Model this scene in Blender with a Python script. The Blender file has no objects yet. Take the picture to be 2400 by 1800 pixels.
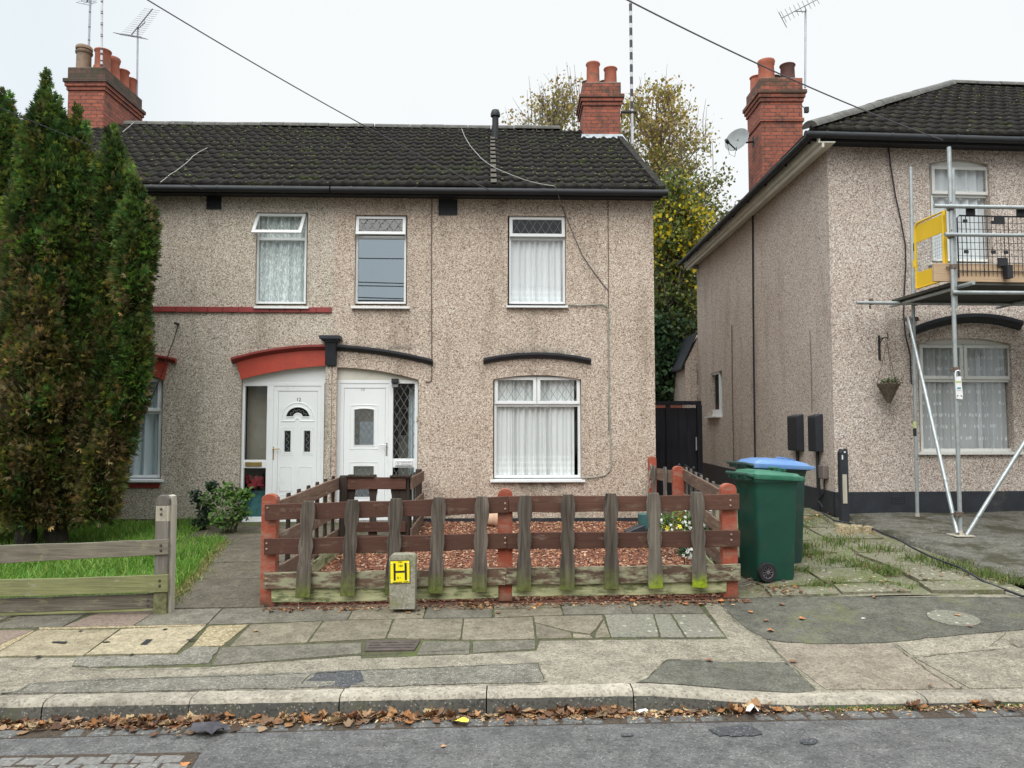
import bpy, bmesh, math, random
import numpy as np
from mathutils import Vector, Matrix
from mathutils.geometry import tessellate_polygon
R = math.radians
rnd = random.Random(7)
SC = bpy.context.scene
COL = SC.collection
# ------------------------------------------------------------------ camera
F = 1800.0; PITCH = R(3.4); CAMZ = 1.8
cam = bpy.data.cameras.new('camera'); camo = bpy.data.objects.new('camera', cam); COL.objects.link(camo)
camo.location = (0, 0, CAMZ); camo.rotation_euler = (R(90)+PITCH, 0, 0)
cam.sensor_width = 36; cam.lens = 36*F/2400; cam.clip_end = 2000; cam.clip_start = .05
SC.camera = camo
# ------------------------------------------------------------------ light
SUN_EL, SUN_ROT = R(48), R(200)
w = bpy.data.worlds.new("World"); SC.world = w; w.use_nodes = True
wt = w.node_tree; wt.nodes.clear()
def wn(t, **k):
    n = wt.nodes.new(t)
    for a, b in k.items(): setattr(n, a, b)
    return n
out = wn('ShaderNodeOutputWorld'); bg = wn('ShaderNodeBackground'); bg.inputs[1].default_value = 1.0
sky = wn('ShaderNodeTexSky', sky_type='NISHITA', sun_disc=False, sun_elevation=SUN_EL, sun_rotation=SUN_ROT)
tc = wn('ShaderNodeTexCoord'); no = wn('ShaderNodeTexNoise'); no.inputs['Scale'].default_value = 1.15
no.inputs['Detail'].default_value = 3
wt.links.new(tc.outputs['Generated'], no.inputs['Vector'])
cr = wn('ShaderNodeValToRGB'); cr.color_ramp.elements[0].position = .32; cr.color_ramp.elements[1].position = .62
cr.color_ramp.elements[0].color = (.47, .55, .60, 1); cr.color_ramp.elements[1].color = (.645, .66, .662, 1)
wt.links.new(no.outputs['Fac'], cr.inputs[0])
sep = wn('ShaderNodeSeparateXYZ'); wt.links.new(tc.outputs['Generated'], sep.inputs[0])
mr = wn('ShaderNodeMapRange'); mr.inputs[1].default_value = .52; mr.inputs[2].default_value = 1.0
mr.inputs[3].default_value = 1.0; mr.inputs[4].default_value = 4.0
wt.links.new(sep.outputs['Z'], mr.inputs[0])
vs = wn('ShaderNodeVectorMath', operation='SCALE'); wt.links.new(cr.outputs[0], vs.inputs[0]); wt.links.new(mr.outputs[0], vs.inputs['Scale'])
sk = wn('ShaderNodeVectorMath', operation='SCALE'); sk.inputs['Scale'].default_value = .06; wt.links.new(sky.outputs[0], sk.inputs[0])
mx = wn('ShaderNodeMix', data_type='RGBA'); mx.inputs[0].default_value = .92
wt.links.new(sk.outputs[0], mx.inputs[6]); wt.links.new(vs.outputs[0], mx.inputs[7])
wt.links.new(mx.outputs[2], bg.inputs[0]); wt.links.new(bg.outputs[0], out.inputs[0])
sl = bpy.data.lights.new('sun', 'SUN'); sl.energy = 1.5; sl.angle = R(50); sl.color = (1, .96, .9)
so = bpy.data.objects.new('sun', sl); COL.objects.link(so)
so.rotation_euler = (R(90)-SUN_EL, 0, R(-20))
SC.view_settings.view_transform = 'Standard'; SC.view_settings.look = 'None'; SC.view_settings.exposure = .65
SC.cycles.max_bounces = 6; SC.cycles.transparent_max_bounces = 16; SC.cycles.glossy_bounces = 3
SC.cycles.use_denoising = True; SC.cycles.caustics_reflective = False; SC.cycles.caustics_refractive = False
# ------------------------------------------------------------------ geometry of the view
CO = Vector((0, 0, CAMZ)); FW = Vector((0, math.cos(PITCH), math.sin(PITCH))); UP = Vector((0, -math.sin(PITCH), math.cos(PITCH)))
def ray(px, py): return (FW + Vector((1, 0, 0))*((px-1200)/F) + UP*((900-py)/F))
def at(px, py, Y):
    d = ray(px, py); return CO + d*(Y/d.y)
class Frame:
    """A vertical plane: u along it, w out of it, z up."""
    def __init__(s, o, ux, n): s.o = Vector(o); s.ux = Vector(ux).normalized(); s.n = Vector(n).normalized()
    def p(s, u, w, z): return s.o + s.ux*u + s.n*w + Vector((0, 0, z - s.o.z))
    def uz(s, px, py, w=0.0):
        d = ray(px, py); q = s.o + s.n*w
        t = (q-CO).dot(s.n)/d.dot(s.n); P = CO + d*t
        return (P-s.o).dot(s.ux), P.z
    def px(s, px, py, w=0.0):
        u, z = s.uz(px, py, w); return s.p(u, w, z)
A1, A2 = R(1.8), R(4.1)
F1 = Frame((0, 11.55, 0), (math.cos(A1), math.sin(A1), 0), (math.sin(A1), -math.cos(A1), 0))
C2 = Vector((4.52, 10.8, 0))
F2 = Frame(C2, (math.cos(A2), math.sin(A2), 0), (math.sin(A2), -math.cos(A2), 0))
S2 = Frame(C2, (0, 1, 0), (-1, 0, 0))
WX = Frame((0, 0, 0), (1, 0, 0), (0, -1, 0))   # plain world: w = -y
def lerp(a, b, t): return a+(b-a)*t
def clamp(x, a=0., b=1.): return max(a, min(b, x))
def sst(a, b, x): t = clamp((x-a)/(b-a)); return t*t*(3-2*t)
def xs(x): return .025 + .018*clamp(x, -14, 14)
def kerb_top(x): return .13 + xs(x) - .085*sst(.65, 1.9, x)
KB, KF = 5.06, 4.91
def groundz(x, y):
    if y < KB: return xs(x) if y > -5 else xs(x)
    zf = .215 + xs(x)
    if y < 6.95: return lerp(kerb_top(x), zf, (y-KB)/(6.95-KB))
    zh = lerp(.42, .60, sst(2.1, 4.0, x))
    return lerp(zf, zh, clamp((y-6.95)/4.3))
def gpt(px, py, dz=0.0):
    d = ray(px, py); Y = 7.0
    for i in range(60):
        P = CO + d*(Y/d.y); z = groundz(P.x, P.y)+dz
        t = (CAMZ - z)/(-d.z/d.y) if d.z < 0 else Y
        Y = lerp(Y, t, .6)
    P = CO + d*(Y/d.y); P.y = max(P.y, KB+.003); return Vector((P.x, P.y, groundz(P.x, P.y)+dz))
# ------------------------------------------------------------------ objects
def tag(o, label=None, cat=None, group=None, kind=None):
    if label: o['label'] = label
    if cat: o['category'] = cat
    if group: o['group'] = group
    if kind: o['kind'] = kind
    return o
def thing(name, label, cat, loc, group=None, rz=0):
    o = bpy.data.objects.new(name, None); COL.objects.link(o); o.location = loc; o.rotation_euler.z = rz
    o.empty_display_size = .1
    return tag(o, label, cat, group)
WLOC = {}
def wloc(o):
    p = Vector(o.location)
    return p + wloc(o.parent) if o.parent else p
class MB:
    def __init__(s): s.v = []; s.f = []; s.m = []; s.c = None
    def add(s, vs, fs, mi=0):
        b = len(s.v); s.v += [tuple(x) for x in vs]
        for f in fs: s.f.append(tuple(b+i for i in f)); s.m.append(mi)
        return s
    def box(s, fr, u0, u1, w0, w1, z0, z1, mi=0):
        P = [fr.p(u, ww, z) for z in (z0, z1) for ww in (w0, w1) for u in (u0, u1)]
        return s.add(P, [(0,1,3,2),(4,6,7,5),(0,4,5,1),(2,3,7,6),(0,2,6,4),(1,5,7,3)], mi)
    def hexa(s, P, mi=0):   # 8 corners, same order as box: z, w, u
        return s.add(P, [(0,1,3,2),(4,6,7,5),(0,4,5,1),(2,3,7,6),(0,2,6,4),(1,5,7,3)], mi)
    def tube(s, pts, r, seg=8, mi=0, cap=True, closed=False):
        pts = [Vector(p) for p in pts]; n = len(pts); rs = r if isinstance(r, (list, tuple)) else [r]*n
        rings = []; prev = None
        for i, p in enumerate(pts):
            if closed: t = (pts[(i+1) % n]-pts[i-1])
            else: t = (pts[min(i+1, n-1)]-pts[max(i-1, 0)])
            if t.length < 1e-9: t = Vector((0, 0, 1))
            t.normalize()
            a = prev if prev is not None and abs(prev.dot(t)) < .99 else (Vector((0, 0, 1)) if abs(t.z) < .9 else Vector((1, 0, 0)))
            a = (a - t*a.dot(t)).normalized(); prev = a; b = t.cross(a)
            rings.append([p + (a*math.cos(2*math.pi*k/seg) + b*math.sin(2*math.pi*k/seg))*rs[i] for k in range(seg)])
        V = [v for rg in rings for v in rg]; fs = []
        for i in range(n if closed else n-1):
            j = (i+1) % n
            for k in range(seg):
                l = (k+1) % seg; fs.append((i*seg+k, i*seg+l, j*seg+l, j*seg+k))
        if cap and not closed: fs.append(tuple(range(seg-1, -1, -1))); fs.append(tuple((n-1)*seg+k for k in range(seg)))
        return s.add(V, fs, mi)
    def lathe(s, c, prof, seg=20, mi=0, axis=None, cap=True):
        c = Vector(c); V = []; ax = Vector(axis).normalized() if axis is not None else Vector((0, 0, 1))
        a = Vector((1, 0, 0)) if abs(ax.x) < .8 else Vector((0, 1, 0)); a = (a-ax*a.dot(ax)).normalized(); b = ax.cross(a)
        for r, z in prof:
            for k in range(seg):
                t = 2*math.pi*k/seg; V.append(c + ax*z + (a*math.cos(t)+b*math.sin(t))*r)
        fs = []
        for i in range(len(prof)-1):
            for k in range(seg):
                l = (k+1) % seg; fs.append((i*seg+k, i*seg+l, (i+1)*seg+l, (i+1)*seg+k))
        if cap: fs.append(tuple(range(seg-1, -1, -1))); fs.append(tuple((len(prof)-1)*seg+k for k in range(seg)))
        return s.add(V, fs, mi)
    def prism(s, fr, loop, w0, w1, mi=0, holes=()):
        """loop of (u, z), extruded from w0 to w1"""
        loops = [loop]+list(holes)
        tri = tessellate_polygon([[Vector((u, z, 0)) for u, z in L] for L in loops])
        flat = [p for L in loops for p in L]; n = len(flat)
        V = [fr.p(u, w0, z) for u, z in flat] + [fr.p(u, w1, z) for u, z in flat]
        fs = [tuple(t) for t in tri] + [tuple(n+i for i in reversed(t)) for t in tri]
        b = 0
        for L in loops:
            m = len(L)
            for i in range(m):
                j = (i+1) % m; fs.append((b+i, b+j, n+b+j, n+b+i))
            b += m
        return s.add(V, fs, mi)
    def sheet(s, loop3, mi=0):
        tri = tessellate_polygon([[Vector((p[0], p[1], 0)) for p in loop3]])
        return s.add(loop3, [tuple(t) for t in tri], mi)
    def build(s, name, mat, parent=None, smooth=False, bevel=0, origin=None):
        V = np.array(s.v, dtype=np.float64).reshape(-1, 3)
        if parent is not None: o0 = np.array(wloc(parent)); loc = Vector((0, 0, 0))
        elif origin is not None: o0 = np.array(origin, dtype=float); loc = Vector(origin)
        else:
            mn, mxx = V.min(0), V.max(0); o0 = np.array([(mn[0]+mxx[0])/2, (mn[1]+mxx[1])/2, mn[2]]); loc = Vector(o0)
        me = bpy.data.meshes.new(name); me.from_pydata((V-o0).tolist(), [], s.f)
        for m in (mat if isinstance(mat, (list, tuple)) else [mat]): me.materials.append(m)
        if any(s.m): me.polygons.foreach_set('material_index', s.m)
        bm = bmesh.new(); bm.from_mesh(me); bmesh.ops.recalc_face_normals(bm, faces=bm.faces)
        if bevel:
            es = [e for e in bm.edges if len(e.link_faces) == 2 and e.calc_face_angle(0) > .6]
            try: bmesh.ops.bevel(bm, geom=es, offset=bevel, segments=1, affect='EDGES', clamp_overlap=True)
            except Exception: pass
        uv = bm.loops.layers.uv.new('UVMap'); O = Vector(o0)
        for f in bm.faces:
            n = f.normal
            if abs(n.z) < .72:
                t = Vector((-n.y, n.x, 0)); t = t.normalized() if t.length > 1e-6 else Vector((1, 0, 0))
                if abs(t.x) > abs(t.y) and t.x < 0 or abs(t.y) >= abs(t.x) and t.y < 0: t = -t
                for l in f.loops: p = l.vert.co + O; l[uv].uv = (p.dot(t), p.z)
            else:
                for l in f.loops: p = l.vert.co + O; l[uv].uv = (p.x, p.y)
        bm.to_mesh(me); bm.free()
        if smooth:
            for p in me.polygons: p.use_smooth = True
            try: me.set_sharp_from_angle(angle=R(40))
            except Exception: pass
        o = bpy.data.objects.new(name, me); COL.objects.link(o); o.location = loc
        if parent is not None: o.parent = parent
        return o
def fastmesh(name, V, Fc, mats, parent=None, colors=None, nper=3, origin=None, smooth=False):
    """V (n,3) array, Fc (m,nper) array, colors (n,3) per vertex"""
    V = np.asarray(V, dtype=np.float32); Fc = np.asarray(Fc, dtype=np.int32)
    if parent is not None: o0 = np.array(wloc(parent)); loc = (0, 0, 0)
    else: o0 = np.array(origin if origin is not None else [V[:, 0].mean(), V[:, 1].mean(), V[:, 2].min()], dtype=float); loc = tuple(o0)
    me = bpy.data.meshes.new(name); n, m = len(V), len(Fc)
    me.vertices.add(n); me.vertices.foreach_set('co', (V-o0).astype(np.float32).ravel())
    me.loops.add(m*nper); me.loops.foreach_set('vertex_index', Fc.ravel())
    me.polygons.add(m); me.polygons.foreach_set('loop_start', np.arange(0, m*nper, nper, dtype=np.int32))
    try: me.polygons.foreach_set('loop_total', np.full(m, nper, dtype=np.int32))
    except Exception: pass
    if smooth: me.polygons.foreach_set('use_smooth', np.ones(m, dtype=bool))
    if colors is not None:
        ca = me.color_attributes.new('col', 'FLOAT_COLOR', 'POINT')
        c4 = np.ones((n, 4), dtype=np.float32); c4[:, :3] = colors; ca.data.foreach_set('color', c4.ravel())
    me.update(); me.validate()
    me.materials.append(mats)
    o = bpy.data.objects.new(name, me); COL.objects.link(o); o.location = loc
    if parent is not None: o.parent = parent
    return o
def text_into(mb, fr, s, u, z, size, w0, w1, mi=0, cx=True, sx=1.0, bold=0.0):
    cu = bpy.data.curves.new('t', 'FONT'); cu.body = s; cu.size = size; cu.offset = bold; cu.resolution_u = 3
    if cx: cu.align_x = 'CENTER'
    cu.align_y = 'CENTER'
    o = bpy.data.objects.new('t', cu); COL.objects.link(o); dg = bpy.context.evaluated_depsgraph_get(); dg.update()
    me = bpy.data.meshes.new_from_object(o.evaluated_get(dg))
    V = [v.co.copy() for v in me.vertices]
    n = len(V); P = [fr.p(u+v.x*sx, w1, z+v.y) for v in V]
    fs = [tuple(p.vertices) for p in me.polygons]
    mb.add(P, fs, mi)
    bpy.data.objects.remove(o); bpy.data.meshes.remove(me); bpy.data.curves.remove(cu)
# ------------------------------------------------------------------ materials
class NT:
    def __init__(s, name):
        s.m = bpy.data.materials.new(name); s.m.use_nodes = True; s.t = s.m.node_tree
        s.b = s.t.nodes['Principled BSDF']; s.o = s.t.nodes['Material Output']
    def n(s, typ, ins=None, **k):
        nd = s.t.nodes.new('ShaderNode'+typ)
        for a, b in k.items(): setattr(nd, a, b)
        for a, b in (ins or {}).items():
            if isinstance(b, bpy.types.NodeSocket): s.t.links.new(b, nd.inputs[a])
            else: nd.inputs[a].default_value = b
        return nd
    def l(s, a, b): s.t.links.new(a, b)
    def pos(s): return s.n('NewGeometry').outputs['Position']
    def uv(s): return s.n('UVMap', uv_map='UVMap').outputs[0]
    def map(s, v, sc): return s.n('Mapping', {0: v, 'Scale': sc}).outputs[0]
    def noise(s, v, sc, det=3, rough=.55, dist=0): return s.n('TexNoise', {'Vector': v, 'Scale': sc, 'Detail': det, 'Roughness': rough, 'Distortion': dist}).outputs[0]
    def ramp(s, f, stops, interp='LINEAR'):
        r = s.n('ValToRGB', {0: f}); e = r.color_ramp.elements; r.color_ramp.interpolation = interp
        while len(e) < len(stops): e.new(.5)
        for i, (p, c) in enumerate(stops):
            e[i].position = p; e[i].color = (*c, 1) if len(c) == 3 else c
        return r.outputs[0]
    def mix(s, f, a, b, bt='MIX'):
        m = s.n('Mix', data_type='RGBA', blend_type=bt)
        for i, x in ((0, f), (6, a), (7, b)):
            if isinstance(x, bpy.types.NodeSocket): s.l(x, m.inputs[i])
            else: m.inputs[i].default_value = (*x, 1) if isinstance(x, (tuple, list)) and len(x) == 3 else x
        return m.outputs[2]
    def math(s, op, a, b=0.0, c=0.0):
        return s.n('Math', {0: a, 1: b, 2: c}, operation=op).outputs[0]
    def mrange(s, v, a, b, c=0., d=1.): return s.n('MapRange', {0: v, 1: a, 2: b, 3: c, 4: d}).outputs[0]
    def bump(s, h, st=.3, d=.01):
        b = s.n('Bump', {'Height': h, 'Strength': st, 'Distance': d}); s.l(b.outputs[0], s.b.inputs['Normal'])
    def base(s, c):
        if isinstance(c, bpy.types.NodeSocket): s.l(c, s.b.inputs['Base Color'])
        else: s.b.inputs['Base Color'].default_value = (*c, 1)
    def set(s, **k):
        for a, b in k.items(): s.b.inputs[a.replace('_', ' ')].default_value = b
def g3(c, k): return tuple(min(1, x*k) for x in c)
def plain(name, c, rough=.5, var=.15, sc=6, metal=0, bump=0, bsc=60, spec=.5, dirt=None, dsc=2.5, dth=(.55, .7)):
    t = NT(name); p = t.pos(); f = t.noise(p, sc, 4)
    col = t.mix(t.mrange(f, .3, .7), g3(c, 1-var), g3(c, 1+var))
    if dirt:
        d = t.noise(p, dsc, 6, .65); col = t.mix(t.mrange(d, dth[0], dth[1]), col, dirt)
    t.base(col); t.set(Roughness=rough, Metallic=metal); t.b.inputs['Specular IOR Level'].default_value = spec
    if bump: t.bump(t.noise(p, bsc, 3), bump, .01)
    return t.m
def pebble(name, stops, stain=(.25, .22, .19), amt=.5, sc=58, stains=()):
    t = NT(name); p = t.pos()
    wob = t.n('VectorMath', {0: p}, operation='ADD'); t.l(t.n('VectorMath', {0: t.n('TexNoise', {'Vector': p, 'Scale': 40, 'Detail': 1}).outputs[1], 'Scale': .02}, operation='SCALE').outputs[0], wob.inputs[1])
    v = t.n('TexVoronoi', {'Vector': wob.outputs[0], 'Scale': sc}); sp = t.n('SeparateColor', {0: v.outputs['Color']})
    col = t.ramp(sp.outputs[0], stops)
    edge = t.mrange(v.outputs['Distance'], .25, .75, 1.0, .68); col = t.mix(1.0, col, edge, 'MULTIPLY')
    big = t.noise(p, .9, 5, .6); col = t.mix(t.mrange(big, .42, .72, 0, .5), col, t.mix(1.0, col, (.78, .73, .68), 'MULTIPLY'))
    st = t.noise(t.map(p, (1.6, 1.6, .35)), 1.3, 6, .65)
    col = t.mix(t.mrange(st, .52, .78, 0, amt), col, stain, 'MULTIPLY')
    xyz = t.n('SeparateXYZ', {0: p}); sn = t.mrange(t.noise(p, 9, 6, .7), .36, .62)
    for (ux_, uz_, hw, hh, k) in stains:
        mxx = t.mrange(t.math('ABSOLUTE', t.math('SUBTRACT', xyz.outputs[0], ux_)), hw*.55, hw, 1, 0); mz = t.mrange(xyz.outputs[2], uz_+hh, uz_, 0, 1); mk = t.mrange(xyz.outputs[2], uz_+(.012 if hh < 0 else -.012), uz_, 0, 1)
        col = t.mix(t.math('MULTIPLY', t.math('MULTIPLY', mxx, t.math('MULTIPLY', mz, mk)), t.math('MULTIPLY', sn, k)), col, (.13, .125, .10))
    ft = t.math('MULTIPLY', t.mrange(xyz.outputs[2], .95, .45, 0, .55), t.mrange(t.noise(p, 3.5, 6, .7), .4, .62)); col = t.mix(ft, col, (.22, .22, .16))
    t.base(col); t.set(Roughness=.9); t.b.inputs['Specular IOR Level'].default_value = .2
    hgt = t.math('SUBTRACT', 1.0, v.outputs['Distance']); t.bump(hgt, .45, .005)
    return t.m
M = {}
ST1 = [F1.uz(1262, 1133)+(.55, -.26, .95), F1.uz(1262, 828)+(.62, .14, .85), F1.uz(900, 818)+(.75, .10, .6), F1.uz(1258, 722)+(.5, -.16, .5), F1.uz(892, 722)+(.42, -.16, .5), F1.uz(660, 815)+(.75, .10, .45), F1.uz(1257, 500)+(.45, .10, .45), F1.uz(1262, 868)+(.6, -.05, .4)]
M['dash_pink'] = pebble('pebbledash_pink', [(0, (.16, .105, .08)), (.10, (.32, .23, .175)), (.28, (.52, .40, .315)), (.55, (.655, .53, .43)), (.8, (.76, .655, .55)), (1, (.92, .85, .74))], sc=88, stains=ST1)
M['dash_grey'] = pebble('pebbledash_grey', [(0, (.16, .13, .105)), (.11, (.33, .28, .225)), (.30, (.52, .445, .36)), (.6, (.65, .57, .47)), (.82, (.76, .69, .59)), (1, (.92, .86, .76))], sc=88, stains=ST1)
M['dash_right'] = pebble('pebbledash_right', [(0, (.17, .125, .11)), (.10, (.34, .265, .235)), (.28, (.51, .41, .345)), (.55, (.65, .545, .47)), (.8, (.76, .68, .60)), (1, (.93, .88, .82))], sc=82, amt=.4)
def brick(name, ml=.5, mh=.68, mc=(.05, .045, .035)):
    t = NT(name); uv = t.uv(); p = t.pos()
    b = t.n('TexBrick', {'Vector': uv, 'Color1': (.36, .095, .055, 1), 'Color2': (.20, .055, .038, 1), 'Mortar': (.07, .05, .045, 1), 'Scale': 1.0, 'Mortar Size': .009, 'Brick Width': .225, 'Row Height': .075, 'Bias': -.1})
    n = t.noise(p, 18, 5, .6); col = t.mix(t.mrange(n, .35, .75, 0, .55), b.outputs[0], (.42, .16, .10))
    d = t.noise(p, 3.2, 6, .7); col = t.mix(t.mrange(d, ml, mh, 0, .8), col, mc)
    t.base(col); t.set(Roughness=.9); t.bump(t.math('ADD', t.math('MULTIPLY', b.outputs[1], -1.0), t.math('MULTIPLY', n, .4)), .8, .008)
    return t.m
M['brick'] = brick('red_brick'); M['brick_top'] = brick('sooty_mossy_brick', .40, .56, (.055, .052, .034))
def brick2():
    t = NT('mossy_brick'); uv = t.uv(); p = t.pos()
    b = t.n('TexBrick', {'Vector': uv, 'Color1': (.17, .08, .06, 1), 'Color2': (.09, .06, .05, 1), 'Mortar': (.05, .045, .035, 1), 'Scale': 1.0, 'Mortar Size': .006, 'Brick Width': .225, 'Row Height': .075})
    d = t.noise(p, 4, 6, .7); col = t.mix(t.mrange(d, .42, .62, 0, .85), b.outputs[0], (.045, .05, .028))
    t.base(col); t.set(Roughness=.95); t.bump(b.outputs[1], -.8, .008); return t.m
M['brick_moss'] = brick2()
def roofmat(name):
    t = NT(name); p = t.pos(); n = t.noise(p, 5, 5, .6)
    col = t.mix(t.mrange(n, .3, .7), (.012, .0105, .010), (.028, .025, .022))
    m = t.noise(p, 2.2, 7, .72); m2 = t.noise(p, 14, 4, .7)
    mm = t.math('ADD', t.math('MULTIPLY', m, .62), t.math('MULTIPLY', m2, .4))
    col = t.mix(t.mrange(mm, .55, .63, 0, .8), col, (.042, .055, .012))
    l = t.noise(p, 26, 3, .6); col = t.mix(t.mrange(l, .65, .69, 0, .85), col, (.10, .10, .07))
    fs = t.noise(p, 60, 2, .7); col = t.mix(1.0, col, t.mrange(fs, .3, .7, .55, 1.45), 'MULTIPLY')
    t.base(col); t.set(Roughness=.95); t.b.inputs['Specular IOR Level'].default_value = .18; t.bump(t.noise(p, 45, 4), .4, .006); return t.m
M['roof'] = roofmat('roof_tile'); 
M['ridge'] = plain('ridge_tile', (.10, .095, .085), .9, .3, 7, bump=.5, dirt=(.24, .235, .18), dsc=12, dth=(.59, .68))
M['moss'] = plain('moss', (.10, .125, .03), .95, .5, 30)
M['tan_tile'] = plain('tan_tile', (.055, .044, .028), .85, .4, 12, bump=.4)
M['gutter'] = plain('black_plastic', (.014, .015, .018), .6, .2, 3)
M['black'] = plain('black_paint', (.02, .023, .03), .5, .25, 8, bump=.2, bsc=30, dirt=(.06, .06, .055), dth=(.6, .75))
M['upvc'] = plain('white_upvc', (.80, .82, .82), .3, .03, 2, dirt=(.62, .63, .58), dth=(.62, .85))
M['cream'] = plain('cream_paint', (.62, .60, .52), .5, .08, 4, dirt=(.35, .33, .28), dth=(.6, .75))
M['red_paint'] = plain('red_paint', (.42, .055, .03), .5, .12, 5, bump=.15, bsc=25, dirt=(.24, .05, .035), dsc=4)
M['dark_red'] = plain('dark_red_paint', (.26, .04, .035), .5, .15, 5, bump=.15, dirt=(.13, .04, .035), dsc=4)
M['terracotta'] = plain('terracotta', (.40, .12, .07), .8, .18, 6, bump=.3, dirt=(.16, .11, .08), dsc=4, dth=(.52, .7))
M['terracotta_pale'] = plain('terracotta_pale', (.58, .38, .26), .8, .1, 6)
M['clay_dark'] = plain('clay_dark', (.12, .055, .045), .8, .2, 6, bump=.3)
M['clay_grey'] = plain('clay_weathered', (.25, .17, .12), .85, .2, 8, bump=.3, dirt=(.12, .13, .08))
M['mortar'] = plain('mortar', (.30, .30, .27), .95, .3, 9, bump=.5, dirt=(.10, .12, .04), dth=(.45, .6))
M['lead'] = plain('lead_sheet', (.36, .40, .42), .5, .2, 8, metal=.2, bump=.3, bsc=15)
M['galv'] = plain('galvanised_steel', (.42, .45, .45), .42, .2, 9, metal=.55, bump=.15, bsc=80, dirt=(.26, .28, .27), dsc=9)
M['alu'] = plain('dull_aluminium', (.38, .38, .42), .45, .1, 9, metal=.5)
M['clamp'] = plain('rusty_coupler', (.16, .13, .11), .6, .3, 30, metal=.5, dirt=(.22, .10, .05), dsc=20)
M['stripe_black'] = plain('mast_black', (.05, .045, .06), .6)
M['stripe_white'] = plain('mast_white', (.62, .60, .62), .6)
M['wire_black'] = plain('black_cable', (.02, .02, .025), .6)
M['wire_grey'] = plain('grey_cable', (.10, .09, .105), .7)
M['wire_white'] = plain('white_cable', (.30, .30, .26), .6)
M['brass'] = plain('brass', (.45, .33, .12), .35, .1, 10, metal=.8)
M['chrome'] = plain('chrome', (.6, .6, .6), .25, .05, 10, metal=.8)
M['leadcame'] = plain('lead_came', (.22, .235, .235), .6)
M['yellow'] = plain('yellow_paint', (.78, .50, .02), .45, .06, 3, dirt=(.45, .30, .08), dsc=9, dth=(.66, .74))
M['signyellow'] = plain('sign_yellow', (.90, .76, .01), .4, .03, 3)
M['signblack'] = plain('sign_black', (.012, .010, .014), .5)
M['white'] = plain('white_plastic', (.80, .80, .80), .4, .04, 6)
M['blue'] = plain('blue_plastic', (.11, .22, .45), .30, .12, 3, dirt=(.26, .36, .52), dth=(.5, .75))
M['bin'] = plain('green_plastic', (.007, .060, .040), .42, .25, 2.5, dirt=(.022, .062, .045), dsc=6, dth=(.52, .72), bump=.05)
M['bin_lid'] = plain('green_lid_plastic', (.02, .13, .075), .42, .2, 2.5, dirt=(.09, .20, .14), dsc=5, dth=(.5, .8))
M['bin_dark'] = plain('dark_green_plastic', (.012, .042, .036), .5, .2, 2.5, dirt=(.04, .06, .05), dsc=7, dth=(.5, .75))
M['rubber'] = plain('rubber', (.012, .012, .013), .8)
M['dark_hollow'] = plain('dark_interior', (.012, .012, .014), .9)  # near-black colour standing in for shade in slots, holes and behind panes
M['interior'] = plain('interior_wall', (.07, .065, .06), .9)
M['post_red'] = wood('terracotta_fence_paint', (.34, .085, .048), (.27, .065, .04), 'z', algae=(.10, .075, .045), az=.24, asoft=.06, extra=(.36, .20, .145), bump=.3) if 0 else None
M['bolt'] = plain('bolt', (.32, .20, .15), .5, .2, 30, metal=.3)
M['bolt_rust'] = plain('rusty_bolt', (.07, .05, .04), .7, .2, 30, metal=.3)
M['conc'] = None
def wood(name, c1, c2, along='x', algae=None, az=None, asoft=.08, scale=1.0, bump=.5, extra=None, ath=.5, eth=(.56, .68)):
    """grain runs along the axis; algae colour grows below world height az (a function of x slope)"""
    t = NT(name); p = t.pos(); oi = t.n('ObjectInfo').outputs['Random']; ua = t.n('VectorMath', {0: t.uv()}, operation='ADD'); t.l(t.n('CombineXYZ', {0: t.math('MULTIPLY', oi, 37.0), 1: t.math('MULTIPLY', oi, 11.0)}).outputs[0], ua.inputs[1]); uv = ua.outputs[0]
    sc = (1.2, 26, 1) if along == 'x' else (17, 1.0, 1)
    if along == 'y': sc = (1.2, 26, 1)
    g = t.noise(t.map(uv, tuple(x*scale for x in sc)), 1.6, 6, .62, 1.2)
    g2 = t.noise(p, 3.0, 4)
    col = t.mix(t.mrange(g, .32, .68), c1, c2); col = t.mix(1.0, col, t.mrange(oi, 0, 1, .80, 1.22), 'MULTIPLY'); kn = t.n('TexVoronoi', {'Vector': t.map(uv, (1.6, 1.6, 1) if along == 'x' else (3.2, 2.2, 1)), 'Scale': 2.2}); col = t.mix(t.mrange(kn.outputs['Distance'], .075, .045, 0, .6), col, g3(c1, .45)); col = t.mix(t.mrange(g2, .35, .7, 0, .45), col, g3(c1, .8))
    if extra: col = t.mix(t.mrange(t.noise(t.map(uv, (3, 9, 1)), 1.5, 6, .7), eth[0], eth[1], 0, .8), col, extra)
    if algae is not None:
        s = t.n('SeparateXYZ', {0: p}); zz = t.math('SUBTRACT', s.outputs[2], t.math('MULTIPLY', s.outputs[0], .018))
        nn = t.noise(p, 7, 5, .65); zz = t.math('ADD', zz, t.math('MULTIPLY', t.math('SUBTRACT', nn, .5), .28))
        col = t.mix(t.mrange(zz, az-asoft, az+asoft, 1., 0.), col, t.mix(t.mrange(t.noise(p, 22, 4, .6), .35, .65), algae, g3(algae, .45)))
    t.base(col); t.set(Roughness=.88); t.b.inputs['Specular IOR Level'].default_value = .25
    t.bump(g, bump, .006); return t.m
M['post_red'] = wood('terracotta_fence_paint', (.34, .082, .046), (.26, .062, .038), 'z', algae=(.10, .08, .05), az=.30, asoft=.08, extra=(.31, .17, .125), eth=(.46, .62), bump=.4)
M['rail'] = wood('brown_painted_rail', (.078, .038, .027), (.115, .056, .04), 'x', bump=.35, extra=(.17, .115, .085))
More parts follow.
